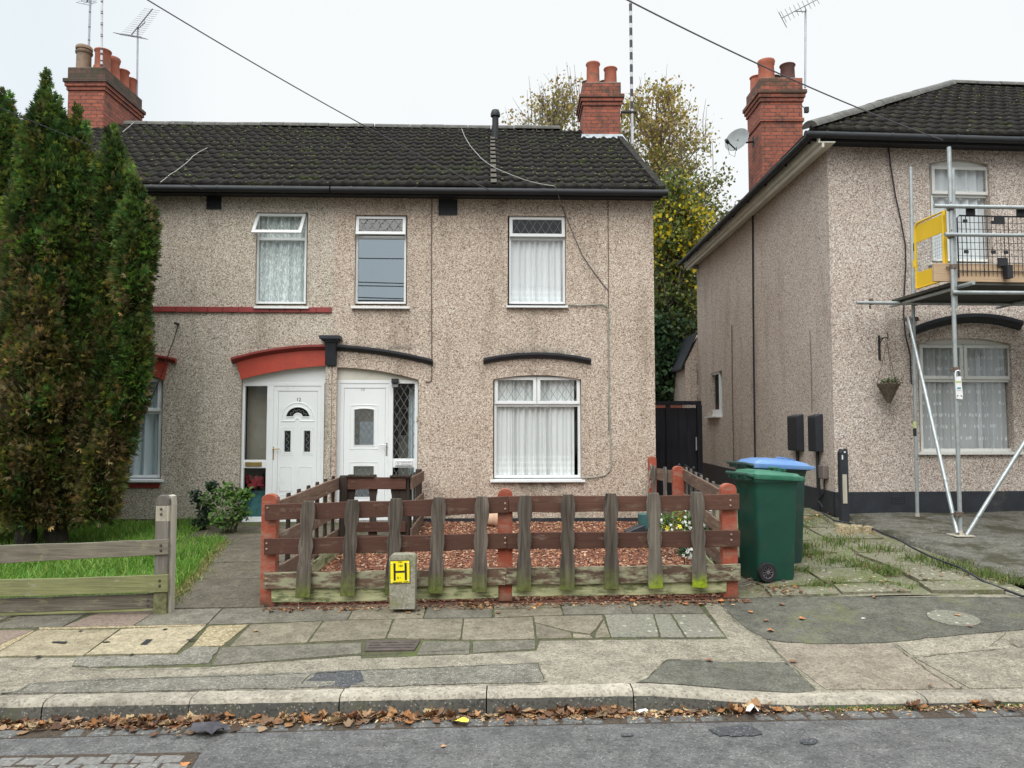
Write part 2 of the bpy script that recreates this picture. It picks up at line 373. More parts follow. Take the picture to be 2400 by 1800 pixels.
M['rail_low'] = wood('mossy_brown_rail', (.085, .052, .038), (.14, .09, .062), 'x', extra=(.33, .33, .215), eth=(.45, .57), bump=.35, algae=(.17, .17, .08), az=.38, asoft=.05)
M['gboard'] = wood('mossy_gravel_board', (.46, .45, .28), (.21, .23, .10), 'x', extra=(.055, .075, .02), eth=(.48, .60), bump=.4)
M['picket'] = wood('weathered_picket', (.045, .035, .028), (.175, .148, .122), 'z', algae=(.155, .19, .035), az=.44, asoft=.13, bump=.7)
M['picket_g'] = wood('bright_algae_picket', (.06, .05, .04), (.23, .20, .165), 'z', algae=(.30, .40, .015), az=.43, asoft=.06, bump=.7)
M['picket_in'] = wood('dark_picket', (.03, .022, .018), (.075, .055, .042), 'z', algae=(.12, .13, .04), az=.42)
M['oldrail'] = wood('grey_weathered_rail', (.105, .09, .07), (.24, .215, .17), 'x', extra=(.26, .25, .15), bump=.6)
M['oldrail_g'] = wood('green_weathered_rail', (.17, .17, .085), (.29, .30, .13), 'x', extra=(.32, .31, .22), bump=.5)
M['oldpost'] = wood('grey_post', (.10, .09, .08), (.20, .18, .155), 'z', algae=(.20, .20, .10), az=.52, asoft=.15, bump=.5)
M['oldpost_pale'] = wood('pale_post', (.50, .46, .38), (.34, .31, .24), 'z', bump=.4)
M['rail_worn'] = wood('worn_brown_rail', (.11, .06, .04), (.22, .16, .12), 'x', extra=(.34, .30, .24), bump=.5)
M['board_new'] = wood('scaffold_board', (.42, .29, .18), (.55, .40, .27), 'x', bump=.25)
M['board_dark'] = wood('scaffold_deck', (.06, .06, .055), (.13, .12, .10), 'x', bump=.4)
M['gate_black'] = wood('black_boarding', (.008, .008, .011), (.018, .018, .022), 'z', bump=.4)
def glass():
    t = NT('window_glass'); nt = t.t
    tr = t.n('BsdfTransparent', {0: (.97, .985, .985, 1)}); gl = t.n('BsdfGlossy', {0: (1, 1, 1, 1), 'Roughness': .015})
    geo = t.n('NewGeometry'); dt = t.n('VectorMath', {0: geo.outputs['Normal'], 1: geo.outputs['Incoming']}, operation='DOT_PRODUCT').outputs['Value']; k = t.math('ADD', .05, t.math('MULTIPLY', .95, t.math('POWER', t.math('SUBTRACT', 1.0, t.math('ABSOLUTE', dt)), 5.0)))
    mx = t.n('MixShader', {0: k}); t.l(tr.outputs[0], mx.inputs[1]); t.l(gl.outputs[0], mx.inputs[2]); t.l(mx.outputs[0], t.o.inputs[0])
    w = t.noise(t.pos(), 1.4, 2); bp = t.n('Bump', {'Height': w, 'Strength': .03, 'Distance': .1}); t.l(bp.outputs[0], gl.inputs['Normal'])
    t.m.blend_method = 'BLEND' if hasattr(t.m, 'blend_method') else 'BLEND'
    return t.m
M['glass'] = glass()
def glass2():   # strongly reflective (dark room behind)
    t = NT('reflective_glass')
    tr = t.n('BsdfTransparent', {0: (.5, .55, .57, 1)}); gl = t.n('BsdfGlossy', {0: (.9, .97, 1, 1), 'Roughness': .01})
    mx = t.n('MixShader', {0: .40}); t.l(tr.outputs[0], mx.inputs[1]); t.l(gl.outputs[0], mx.inputs[2]); t.l(mx.outputs[0], t.o.inputs[0]); return t.m
M['glass_ref'] = glass2()
def net(name, c, alpha, pattern=None, z0=0, z1=0):
    t = NT(name); p = t.pos(); uv = t.uv()
    df = t.n('BsdfDiffuse', {0: (*c, 1)}); tl = t.n('BsdfTranslucent', {0: (*c, 1)}); tr = t.n('BsdfTransparent')
    a = t.n('MixShader', {0: .12}); t.l(df.outputs[0], a.inputs[1]); t.l(tl.outputs[0], a.inputs[2])
    fac = alpha
    if pattern == 'lace':
        s = t.n('SeparateXYZ', {0: p}); band = t.mrange(s.outputs[2], z0, z1, 1., 0.)
        v = t.n('TexVoronoi', {'Vector': t.map(uv, (1, .7, 1)), 'Scale': 17, 'Randomness': 0.0}, feature='F1')
        q = t.math('GREATER_THAN', v.outputs['Distance'], .36)
        ad = t.math('MULTIPLY', t.math('MULTIPLY', q, band), .35)
        fac = t.math('ADD', alpha-.02, ad)
    if pattern == 'dots':
        v = t.n('TexVoronoi', {'Vector': t.map(uv, (14, 6, 1)), 'Scale': 1.0, 'Randomness': .15}, feature='F1', distance='CHEBYCHEV')
        q = t.math('LESS_THAN', v.outputs['Distance'], .14); fac = t.math('ADD', alpha, t.math('MULTIPLY', q, .6))
    if pattern == 'swirl':
        wv = t.n('TexWave', {'Vector': uv, 'Scale': 4.0, 'Distortion': 9, 'Detail': 1, 'Detail Scale': 2.2}); fac = t.math('ADD', alpha, t.math('MULTIPLY', t.math('GREATER_THAN', wv.outputs['Fac'], .7), .35))
    b = t.n('MixShader'); 
    if isinstance(fac, bpy.types.NodeSocket): t.l(fac, b.inputs[0])
    else: b.inputs[0].default_value = fac
    t.l(tr.outputs[0], b.inputs[1]); t.l(a.outputs[0], b.inputs[2]); t.l(b.outputs[0], t.o.inputs[0]); return t.m
def leafmat(name, rough=.55, trans=.35):
    t = NT(name); c = t.n('Attribute', attribute_name='col').outputs['Color']
    t.base(c); t.set(Roughness=rough); t.b.inputs['Specular IOR Level'].default_value = .3
    tl = t.n('BsdfTranslucent'); t.l(c, tl.inputs[0]); a = t.n('MixShader', {0: trans}); t.l(t.b.outputs[0], a.inputs[1]); t.l(tl.outputs[0], a.inputs[2]); t.l(a.outputs[0], t.o.inputs[0]); return t.m
M['leaf'] = leafmat('foliage'); M['chip'] = leafmat('chips', .85, .0); M['dryleaf'] = leafmat('dry_leaf', .7, .15)
M['bark'] = plain('bark', (.038, .03, .024), .95, .3, 20, bump=.8)
M['twig'] = plain('twig', (.17, .14, .115), .9, .2, 20)
# ------------------------------------------------------------------ ground
def ground_mat(name, c1, c2, speck=(.5, .48, .42), samt=.3, ssc=90, moss=None, mth=(.55, .68), msc=2.0, rough=.93, dark=None, bump=.5, lichen=None, stain=0):
    t = NT(name); p = t.pos()
    n1 = t.noise(p, 1.1, 6, .62); n2 = t.noise(p, 34, 4, .7)
    col = t.mix(t.mrange(n1, .3, .7), c1, c2); col = t.mix(1.0, col, t.mrange(n2, .25, .75, .72, 1.25), 'MULTIPLY')
    v = t.n('TexVoronoi', {'Vector': p, 'Scale': ssc}); sp = t.n('SeparateColor', {0: v.outputs['Color']})
    q = t.math('MULTIPLY', t.math('GREATER_THAN', sp.outputs[0], 1-samt), t.math('LESS_THAN', v.outputs['Distance'], .42))
    col = t.mix(t.math('MULTIPLY', q, .75), col, speck)
    dk = t.math('MULTIPLY', t.math('LESS_THAN', sp.outputs[0], .16), .5); col = t.mix(dk, col, g3(c1, .45))
    if stain: ri = t.n('NewGeometry').outputs['Random Per Island']; col = t.mix(1.0, col, t.mrange(ri, 0, 1, .84, 1.12), 'MULTIPLY')
    if dark:
        d = t.noise(p, 1.7, 5, .65); col = t.mix(t.mrange(d, .56, .72, 0, .6), col, dark)
    if stain:
        s1 = t.noise(p, 6.5, 7, .75); col = t.mix(1.0, col, t.mrange(s1, .38, .64, .70, 1.16), 'MULTIPLY')
        g_ = t.n('TexVoronoi', {'Vector': p, 'Scale': 3.3}); gg_ = t.n('SeparateColor', {0: g_.outputs['Color']}); gd = t.math('MULTIPLY', t.math('LESS_THAN', t.math('ADD', g_.outputs['Distance'], t.math('MULTIPLY', s1, .06)), .095), t.math('GREATER_THAN', gg_.outputs[1], .62)); col = t.mix(t.math('MULTIPLY', gd, .5), col, g3(c1, .5))
    if moss:
        d = t.noise(p, msc, 7, .72); col = t.mix(t.mrange(d, mth[0], mth[1], 0, .8), col, moss)
    if lichen:
        v2 = t.n('TexVoronoi', {'Vector': t.n('Vector'+'Math', {0: p, 1: (0, 0, 0)}).outputs[0], 'Scale': 11}); nn = t.noise(p, 34, 5, .75)
        col = t.mix(t.mrange(t.math('ADD', v2.outputs['Distance'], t.math('MULTIPLY', nn, .55)), .47, .40, 0, .8), col, lichen)
    t.base(col); t.set(Roughness=rough); t.b.inputs['Specular IOR Level'].default_value = .25
    t.bump(t.math('ADD', t.math('MULTIPLY', n2, .6), t.math('MULTIPLY', q, .5)), bump, .006); return t.m
M['asphalt'] = ground_mat('asphalt', (.098, .096, .094), (.135, .13, .124), (.25, .24, .22), .14, 85, dark=(.06, .06, .06), stain=1)
M['asphalt_dark'] = ground_mat('asphalt_patch', (.05, .05, .055), (.075, .075, .075), (.2, .2, .2), .18, 75)
M['drive_tar'] = ground_mat('pavement_tar', (.10, .096, .078), (.14, .133, .105), (.24, .22, .18), .12, 85, moss=(.135, .14, .06), mth=(.56, .72), msc=1.2, stain=1)
M['tarstrip'] = ground_mat('worn_tar_strip', (.135, .125, .10), (.185, .17, .14), (.36, .33, .27), .26, 78, moss=(.12, .12, .06), mth=(.6, .75), stain=1)
M['lightcon'] = ground_mat('exposed_concrete', (.205, .18, .135), (.265, .235, .18), (.40, .36, .285), .36, 78, moss=(.15, .145, .085), mth=(.58, .78), dark=(.13, .115, .09), stain=1)
M['pinkcon'] = ground_mat('pinkish_concrete', (.24, .20, .152), (.29, .245, .19), (.40, .33, .26), .3, 88, dark=(.17, .14, .115), stain=1)
M['slab'] = ground_mat('stone_slab', (.165, .14, .10), (.23, .20, .145), (.30, .27, .20), .06, 70, moss=(.11, .11, .05), mth=(.56, .74), msc=2.4, bump=.3, stain=1)
M['slab_grey'] = ground_mat('grey_slab', (.13, .118, .09), (.175, .16, .125), (.28, .255, .20), .10, 75, moss=(.10, .105, .045), mth=(.62, .8), msc=2.4, bump=.35, stain=1)
M['slab_pink'] = ground_mat('pink_slab', (.19, .14, .11), (.225, .175, .14), (.30, .26, .22), .06, 70, bump=.3)
M['slab_lichen'] = ground_mat('lichen_slab', (.16, .15, .115), (.20, .19, .15), (.30, .28, .24), .10, 70, lichen=(.42, .41, .32), bump=.35)
M['cover'] = ground_mat('cream_cover', (.29, .24, .155), (.36, .305, .205), (.44, .38, .27), .16, 80, dark=(.22, .18, .12), bump=.3, stain=1)
M['aggregate'] = ground_mat('cream_aggregate', (.24, .19, .11), (.31, .25, .15), (.52, .45, .31), .5, 52, bump=.9)
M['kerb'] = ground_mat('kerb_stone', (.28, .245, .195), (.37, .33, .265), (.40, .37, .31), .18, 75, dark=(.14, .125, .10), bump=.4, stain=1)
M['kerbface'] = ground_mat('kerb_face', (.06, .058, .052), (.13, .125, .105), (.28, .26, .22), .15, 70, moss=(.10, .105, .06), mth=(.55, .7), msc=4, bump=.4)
M['joint'] = ground_mat('joint_dirt', (.055, .052, .035), (.085, .085, .04), (.1, .1, .06), .1, 60, moss=(.085, .105, .03), mth=(.5, .64), msc=3, bump=.6)
M['sett'] = ground_mat('granite_sett', (.085, .085, .082), (.135, .13, .12), (.25, .25, .24), .15, 60, bump=.4)
M['sett_pale'] = ground_mat('pale_sett', (.15, .145, .135), (.20, .19, .175), (.3, .3, .28), .1, 60, bump=.4)
M['soil'] = ground_mat('soil', (.05, .038, .028), (.075, .055, .04), (.12, .09, .06), .1, 60, bump=.9)
M['bed'] = ground_mat('bark_bed', (.12, .045, .028), (.17, .065, .042), (.34, .16, .11), .3, 36, bump=1.)
M['path'] = ground_mat('path_concrete', (.098, .083, .06), (.135, .117, .088), (.22, .2, .16), .06, 60, moss=(.09, .095, .04), mth=(.52, .72), bump=.3, stain=1)
M['lawn'] = ground_mat('lawn_soil', (.035, .06, .015), (.05, .085, .02), (.08, .1, .03), .1, 60, bump=.8)
M['drive'] = ground_mat('old_drive', (.15, .14, .095), (.20, .185, .13), (.28, .27, .2), .1, 60, moss=(.10, .115, .035), mth=(.5, .64), msc=1.8, lichen=(.40, .39, .28), bump=.6)
M['forecourt'] = ground_mat('forecourt_concrete', (.125, .118, .098), (.16, .15, .125), (.30, .29, .25), .10, 55, moss=(.035, .031, .012), mth=(.47, .58), msc=1.5, bump=.6, stain=1)
def hgrid(name, mat, x0, x1, y0, y1, nx, ny, fn, kind='structure', label=None, warp=0.0):
    V = []; 
    for j in range(ny+1):
        for i in range(nx+1):
            x = lerp(x0, x1, i/nx); y = lerp(y0, y1, j/ny); V.append((x, y, fn(x, y)))
    F_ = [(j*(nx+1)+i, j*(nx+1)+i+1, (j+1)*(nx+1)+i+1, (j+1)*(nx+1)+i) for j in range(ny) for i in range(nx)]
    o = fastmesh(name, V, F_, mat, nper=4, origin=((x0+x1)/2, (y0+y1)/2, 0), smooth=True); return tag(o, label, kind=kind)
# one base sheet to the horizon, then the surfaces on it
hgrid('ground', M['soil'], -400, 400, -400, 400, 2, 2, lambda x, y: -.7)
hgrid('road', M['asphalt'], -40, 40, -5.0, KF, 80, 10, lambda x, y: xs(x) + .02*math.sin(clamp((KF-y)/9.8)*math.pi))
hgrid('opposite_pavement', M['slab_grey'], -40, 40, -14, -5.0, 40, 4, lambda x, y: xs(x)+.12)
hgrid('pavement', M['lightcon'], -14, 14, KB, 7.0, 224, 18, lambda x, y: groundz(x, y))
hgrid('garden_ground', M['lawn'], -14, -2.1, 7.0, 11.9, 40, 18, lambda x, y: groundz(x, y)-.012)
hgrid('gravel_garden', M['bed'], -2.1, 2.05, 7.0, 11.65, 40, 30, lambda x, y: groundz(x, y)+.01)
hgrid('driveway', M['drive'], 2.05, 4.7, 7.0, 26, 30, 60, lambda x, y: groundz(x, min(y, 11.25)) + .012*math.sin(x*3.1+y*2.3))
hgrid('back_garden', M['soil'], -30, 40, 19.5, 60, 10, 10, lambda x, y: .35)
# forecourt of the right hand house, a raised slab
fc = MB(); prev = None
xl = lambda y: lerp(4.74, 4.60, clamp((y-7.3)/3.5))
rows = [(7.15, 5.5)] + [(y, xl(y)) for y in np.linspace(7.45, 11.6, 12)]
V = []; 
for y, x0 in rows:
    for i in range(15): x = lerp(x0, 9.5, (i/14)**1.4); V.append((x, y, groundz(x, min(y, 11.2)) + .06 + .01*math.sin(3*x+y)))
Fq = [(j*15+i, j*15+i+1, (j+1)*15+i+1, (j+1)*15+i) for j in range(len(rows)-1) for i in range(14)]
b = len(V)
for k, (y, x0) in enumerate(rows): V.append((x0-.02, y, groundz(x0, min(y, 11.2))-.02))
for k in range(len(rows)-1): Fq.append((k*15, (k+1)*15, b+k+1, b+k))
b2 = len(V)
for i in range(15): x, y, z = V[i]; V.append((x, y-.02, z-.1))
for i in range(14): Fq.append((i+1, i, b2+i, b2+i+1))
tag(fastmesh('forecourt', V, Fq, M['forecourt'], nper=4), kind='structure')
# pavement pieces traced from zoomed photo regions (1..3), laid on the real slope
def S(reg, pts): return [((reg-1)*800 + x/2.765, 1200 + y/2.765) for x, y in pts]
def patches(name, mat, polys, dz=.0085, th=.02, shrink=.0035, jit=.0025, rough=.003):
    mb = MB()
    for pts in polys:
        P = [gpt(px, py) for px, py in pts]; c = sum(P, Vector())/len(P)
        if shrink:
            P = [p + (c-p).normalized()*min(shrink, (c-p).length*.3) for p in P]
        k = rnd.uniform(-jit*.6, jit); tx, ty = rnd.uniform(-.0006, .0006), rnd.uniform(-.001, .001)
        # densify so that it follows the slope
        Q = []
        for i in range(len(P)):
            a, b_ = P[i], P[(i+1) % len(P)]; n = max(1, int((b_-a).length/.07))
            for q in range(n): Q.append(a.lerp(b_, q/n)+(Vector((rnd.uniform(-rough, rough), rnd.uniform(-rough, rough), 0))))
        top = [Vector((q.x, q.y, 0)) for q in Q]; n = len(top)
        tri = tessellate_polygon([top]); bm = bmesh.new(); vs_ = [bm.verts.new(q) for q in top]
        for t in tri:
            try: bm.faces.new([vs_[i] for i in t])
            except Exception: pass
        for _ in range(6):
            es = [e for e in bm.edges if e.calc_length() > .22]
            if not es: break
            bmesh.ops.subdivide_edges(bm, edges=es, cuts=1); bmesh.ops.triangulate(bm, faces=bm.faces)
        bm.verts.index_update()
        for v in bm.verts: v.co.z = groundz(v.co.x, v.co.y)+dz+k+tx*(v.co.x-c.x)+ty*(v.co.y-c.y)
        mb.add([v.co.copy() for v in bm.verts], [tuple(v.index for v in f.verts) for f in bm.faces]); bm.free()
        rim_ = [Vector((q.x, q.y, groundz(q.x, q.y)+dz+k+tx*(q.x-c.x)+ty*(q.y-c.y))) for q in top]
        mb.add(rim_+[q-Vector((0, 0, th)) for q in rim_], [(i, (i+1) % n, n+(i+1) % n, n+i) for i in range(n)])
    return tag(mb.build(name, mat), kind='structure')
patches('slab_bedding', M['joint'], [S(1, [(-900, 715), (0, 700), (170, 645), (560, 640), (1030, 620), (2305, 585), (2767, 580), (3632, 570), (4072, 568), (4544, 580), (4590, 640), (4715, 822), (4060, 828), (3500, 836), (3476, 900), (2700, 936), (2340, 950), (2340, 930), (1370, 1002), (660, 1014), (465, 1003), (500, 943), (-900, 945)])], dz=.002, shrink=0, jit=0)
patches('pavement_slabs_grey', M['slab_grey'], [
    S(1, [(-900, 735), (0, 730), (170, 658), (560, 665), (405, 750), (-400, 770), (-900, 790)]), S(1, [(870, 742), (1030, 640), (1440, 632), (1340, 735)]),
    S(1, [(1345, 735), (1445, 632), (2305, 605), (2250, 705), (1640, 728)]), S(2, [(535, 693), (560, 597), (985, 600), (975, 690)]),
    S(2, [(1440, 672), (1420, 590), (1860, 585), (1890, 668)]), S(2, [(1890, 665), (1865, 585), (2315, 600), (2350, 660)]),
    S(2, [(530, 845), (835, 845), (830, 925), (490, 930)]), S(2, [(850, 845), (1255, 835), (1260, 893), (850, 918)]),
    S(1, [(1430, 885), (1490, 880), (2342, 852), (2342, 922), (1370, 1000)])])
patches('pavement_slabs', M['slab'], [
    S(2, [(40, 705), (95, 605), (555, 600), (530, 695)]), S(2, [(990, 690), (1440, 672), (1420, 628), (990, 640)]), S(2, [(990, 632), (1420, 622), (1412, 590), (988, 600)]),
    S(1, [(1625, 735), (2090, 712), (1990, 850), (1490, 875)]), S(1, [(2100, 710), (2547, 702), (2497, 825), (2000, 850)]),
    S(2, [(345, 702), (790, 697), (770, 835), (295, 825)]), S(2, [(795, 697), (1240, 685), (1255, 828), (780, 835)]),
    S(2, [(1250, 720), (1245, 683), (1690, 675), (1695, 700), (1645, 770), (1615, 796), (1495, 782)]), S(2, [(1255, 727), (1490, 790), (1495, 822), (1265, 828)]),
    S(2, [(1500, 792), (1610, 805), (1630, 825), (1500, 822)]), S(2, [(1645, 800), (1702, 705), (1745, 820), (1645, 822)])])
patches('pavement_slabs_pink', M['slab_pink'], [S(1, [(412, 748), (575, 680), (640, 662), (1025, 640), (860, 742)]), S(1, [(-800, 795), (0, 775), (220, 770), (0, 865), (-900, 930)])])
patches('pavement_slabs_lichen', M['slab_lichen'], [S(2, [(1705, 672), (2020, 668), (2060, 818), (1750, 820)]), S(2, [(2030, 668), (2130, 666), (2225, 818), (2072, 818)]), S(2, [(2145, 667), (2360, 665), (2490, 815), (2238, 818)])])
patches('cream_duct_covers', M['cover'], [S(1, [(240, 773), (772, 768), (540, 937), (-60, 943)]), S(1, [(787, 766), (1332, 747), (1140, 924), (552, 935)])], dz=.010)
patches('exposed_aggregate', M['aggregate'], [S(1, [(1352, 745), (1612, 735), (1440, 873), (1244, 880)]), S(1, [(190, 772), (232, 772), (-60, 940), (-160, 945)]), S(1, [(250, 755), (1335, 735), (1335, 743), (250, 768)])], dz=.007)
patches('worn_tar', M['tarstrip'], [
    S(1, [(500, 945), (1150, 932), (1240, 882), (1425, 882), (1350, 985), (640, 1012), (470, 1003)]), S(1, [(190, 1112), (700, 1083), (2212, 1035), (3490, 980), (3540, 1105), (2240, 1148), (0, 1185), (0, 1178), (110, 1165)])], dz=.006, shrink=.0, rough=.011)
patches('dark_tar_patches', M['drive_tar'], [
    S(3, [(242, 592), (370, 730), (540, 828), (640, 848), (900, 858), (1300, 853), (1700, 808), (2400, 750), (3200, 700), (3200, 560), (2212, 555), (600, 552), (240, 570)]),
    S(3, [(-230, 1080), (-100, 958), (0, 962), (665, 975), (870, 1160), (840, 1183), (0, 1148), (-310, 1118)])], dz=.007, shrink=.004, rough=.010)
patches('tar_spots', M['asphalt_dark'], [S(1, [(1965, 1105), (2060, 1045), (2200, 1032), (2350, 1032), (2360, 1100), (2240, 1143), (1980, 1143)])], dz=.0085, shrink=0, rough=.02)
patches('concrete_crossing', M['pinkcon'], [S(3, [(552, 842), (640, 860), (1355, 864), (1835, 1184), (930, 1190), (720, 1000), (640, 940)])], dz=.006, shrink=.004, rough=.007)
patches('concrete_right', M['lightcon'], [S(3, [(1385, 862), (1700, 818), (2100, 782), (1990, 880), (2130, 880), (2100, 900), (1480, 935)]), S(3, [(1490, 940), (1990, 893), (2160, 885), (2800, 860), (3000, 1180), (1865, 1183)]), S(3, [(2115, 845), (2400, 780), (2900, 760), (2900, 855), (2170, 880)])], dz=.006, shrink=.004)
road_patch = lambda reg, pts: [Vector((p.x, p.y, xs(p.x)+.02*math.sin(clamp((KF-p.y)/9.8)*math.pi)+.004)) for p in [at(px, py, 1) for px, py in ()]]
def rpt(px, py, dz=0.0):
    d = ray(px, py); Y = 4.0
    for i in range(40):
        x = d.x*Y/d.y; z = xs(x)+.02*math.sin(clamp((KF-Y)/9.8)*math.pi)+dz; Y = (CAMZ-z)/(-d.z/d.y)
    return Vector((d.x*Y/d.y, Y, z))
mb = MB()
for cx_, cy_, rx_, ry_ in ((1725, 1713, 64, 13), (1895, 1737, 22, 8), (1470, 1722, 16, 4)):
    P = []
    for k in range(26):
        a = 2*math.pi*k/26; q = rnd.uniform(.82, 1.1); P.append(rpt(cx_+rx_*q*math.cos(a), cy_+ry_*q*math.sin(a), .006))
    mb.sheet(P)
tag(mb.build('road_stains', M['asphalt_dark']), kind='structure')
# drain cover and round lid
def cover(name, label, pts, mat, holes):
    P = [gpt(*q, .012) for q in pts]; c = sum(P, Vector())/4
    t = thing(name, label, 'drain cover', c)
    m = MB(); m.add(P+[p-Vector((0, 0, .03)) for p in P], [(0, 1, 2, 3), (0, 1, 5, 4), (1, 2, 6, 5), (2, 3, 7, 6), (3, 0, 4, 7)]); m.build('plate', mat, t)
    for k in range(1, 9):
        for q in range(1, 4):
            if (k, q) in holes: continue
            a = P[0].lerp(P[1], k/9).lerp(P[3].lerp(P[2], k/9), q/4)
            r = MB(); r.tube([a+Vector((-.02, 0, .003)), a+Vector((.02, 0, .003))], .005, 4); r.build('tread_bar', mat, t)
M['iron'] = plain('cast_iron', (.085, .065, .055), .7, .3, 20, metal=.3, bump=.3)
cover('drain_cover', 'small rectangular rusty iron cover sunk in the pavement slabs', S(2, [(165, 832), (512, 827), (474, 893), (152, 898)]), M['iron'], {(3, 2), (6, 1)})
mb = MB(); c = gpt(*S(3, [(1755, 695)])[0]); L_ = [(c.x+.19*math.cos(t), c.y+.19*math.sin(t)) for t in np.linspace(0, 6.283, 33)[:-1]]; mb.add([Vector((x, y, groundz(x, y)+.013)) for x, y in L_]+[Vector((x, y, groundz(x, y)-.02)) for x, y in L_], [tuple(range(32))]+[(k, (k+1) % 32, 32+(k+1) % 32, 32+k) for k in range(32)])
tag(mb.build('round_lid', M['slab_lichen']), 'round concrete lid with mossy rim set in the dark pavement tar', 'lid')
# small dark key slots of the duct covers
mb = MB()
for pts in ([(330, 845), (345, 838), (440, 838), (425, 851)], [(910, 858), (950, 824), (990, 824), (950, 858)], [(1205, 829), (1215, 824), (1275, 824), (1262, 830)], [(650, 843), (700, 836), (720, 842), (680, 846)], [(220, 940), (240, 928), (272, 928), (255, 940)], [(835, 930), (850, 916), (868, 916), (855, 930)], [(505, 772), (520, 766), (540, 766), (525, 773)], [(1050, 764), (1065, 754), (1090, 754), (1075, 764)]):
    mb.sheet([gpt(*q, .0165) for q in S(1, pts)])
tag(mb.build('cover_slots', M['dark_hollow']), kind='structure')
# kerb: separate stones, dropping towards the driveway
kj = [-3.3-.94*3-.05, -4.19, -3.27+.36, -1.98, -1.06, -.15, .76, 1.68, 2.60, 3.5, 4.4, 5.3]
kj = [-5.7, -4.78, -3.86, -2.94, -2.02, -1.08, -.16, .76, 2.60, 3.5, 4.4, 5.3, 6.3]
km = MB(); kf = MB()
for a, b_ in zip(kj[:-1], kj[1:]):
    a += .004; b_ -= .004; n = 16; dz = rnd.uniform(-.004, .004); dy = rnd.uniform(-.006, .006)
    prof = [(KB, -.06, 0), (KB, 0, 0), (KF+.045, 0, 0), (KF+.018, -.010, 0), (KF+.004, -.032, 0)]
    V = []; fs = []
    low = [(KF, -.05), (KF-.012, -.25)]
    for i in range(n+1):
        x = lerp(a, b_, i/n); zt = kerb_top(x)+dz+.0015*math.sin(x*31); drop = max(.0, min(1., (kerb_top(x)-xs(x))/.13))
        for y, z, _ in prof: V.append((x, y+dy, zt + z*lerp(.8, 1, drop)))
    m_ = len(prof)
    for i in range(n):
        for k in range(m_-1): fs.append((i*m_+k, i*m_+k+1, (i+1)*m_+k+1, (i+1)*m_+k))
    fs += [tuple(range(m_)), tuple(n*m_+k for k in range(m_))]
    km.add(V, fs)
    V = []; fs = []
    for i in range(n+1):
        x = lerp(a, b_, i/n); zt = kerb_top(x)+dz+.0015*math.sin(x*31); drop = max(.0, min(1., (kerb_top(x)-xs(x))/.13))
        V += [(x, KF+.004+dy, zt-.032*lerp(.8, 1, drop)), (x, KF-.004+dy, zt-.07), (x, KF-.012+dy, xs(x)-.08)]
    for i in range(n): fs += [(i*3, i*3+1, i*3+4, i*3+3), (i*3+1, i*3+2, i*3+5, i*3+4)]
    fs += [(0, 1, 2), (n*3, n*3+1, n*3+2)]
    kf.add(V, fs)
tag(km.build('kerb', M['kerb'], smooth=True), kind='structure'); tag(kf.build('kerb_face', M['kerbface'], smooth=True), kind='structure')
bk = MB(); bk.box(WX, -14, 14, -KB, -(KF+.03), -.3, -.02)
V = [];
tag(bk.build('kerb_bed', M['soil']), kind='structure')
# granite setts along the channel, and a paler double row in the road
def setts(name, mat, x0, x1, y0, y1, ln, rows=1):
    mb = MB()
    for r_ in range(rows):
        x = x0 + r_*.07; yy0 = lerp(y0, y1, r_/rows); yy1 = lerp(y0, y1, (r_+1)/rows)-.012
        while x < x1:
            L = ln*rnd.uniform(.8, 1.2); z = xs(x)+.02*math.sin(clamp((KF-yy0)/9.8)*math.pi)+rnd.uniform(.001, .011)+(.005 if rows > 1 else 0); j = lambda: rnd.uniform(-.011, .011)
            sk_ = .018*min(x, 0) if rows == 1 else 0; P = [(px_+j(), py_+sk_+j()) for px_, py_ in ((x, yy0), (x+L-.012, yy0), (x+L-.012, yy1), (x, yy1))]
            c = (sum(p[0] for p in P)/4, sum(p[1] for p in P)/4)
            top = [(lerp(p[0], c[0], .13), lerp(p[1], c[1], .16), z) for p in P]; mid = [(p[0], p[1], z-.007) for p in P]; bot = [(p[0], p[1], z-.04) for p in P]
            mb.add(top+mid+bot, [(0, 1, 2, 3)]+[(k, (k+1) % 4, 4+(k+1) % 4, 4+k) for k in range(4)]+[(4+k, 4+(k+1) % 4, 8+(k+1) % 4, 8+k) for k in range(4)])
            x += L
    return tag(mb.build(name, mat), kind='structure')
setts('channel_setts', M['sett'], -6, 6, KF-.185, KF-.06, .155)
setts('road_setts', M['sett_pale'], -3.9, -1.78, 4.16, 4.38, .15, 2)
mb = MB(); 
for i in range(60):
    x0 = -6+i*.2; mb.add([(x0, KF-.195+.018*min(x0, 0), xs(x0)+.003), (x0+.2, KF-.195+.018*min(x0+.2, 0), xs(x0+.2)+.003), (x0+.2, KF-.01, xs(x0+.2)+.004), (x0, KF-.01, xs(x0)+.004)], [(0, 1, 2, 3)])
mb.add([(-3.98, 4.13, xs(-3.98)+.0085), (-1.70, 4.13, xs(-1.70)+.0085), (-1.74, 4.405, xs(-1.74)+.0085), (-3.98, 4.405, xs(-3.98)+.0085)], [(0, 1, 2, 3)])
tag(mb.build('channel_dirt', M['soil']), kind='structure')
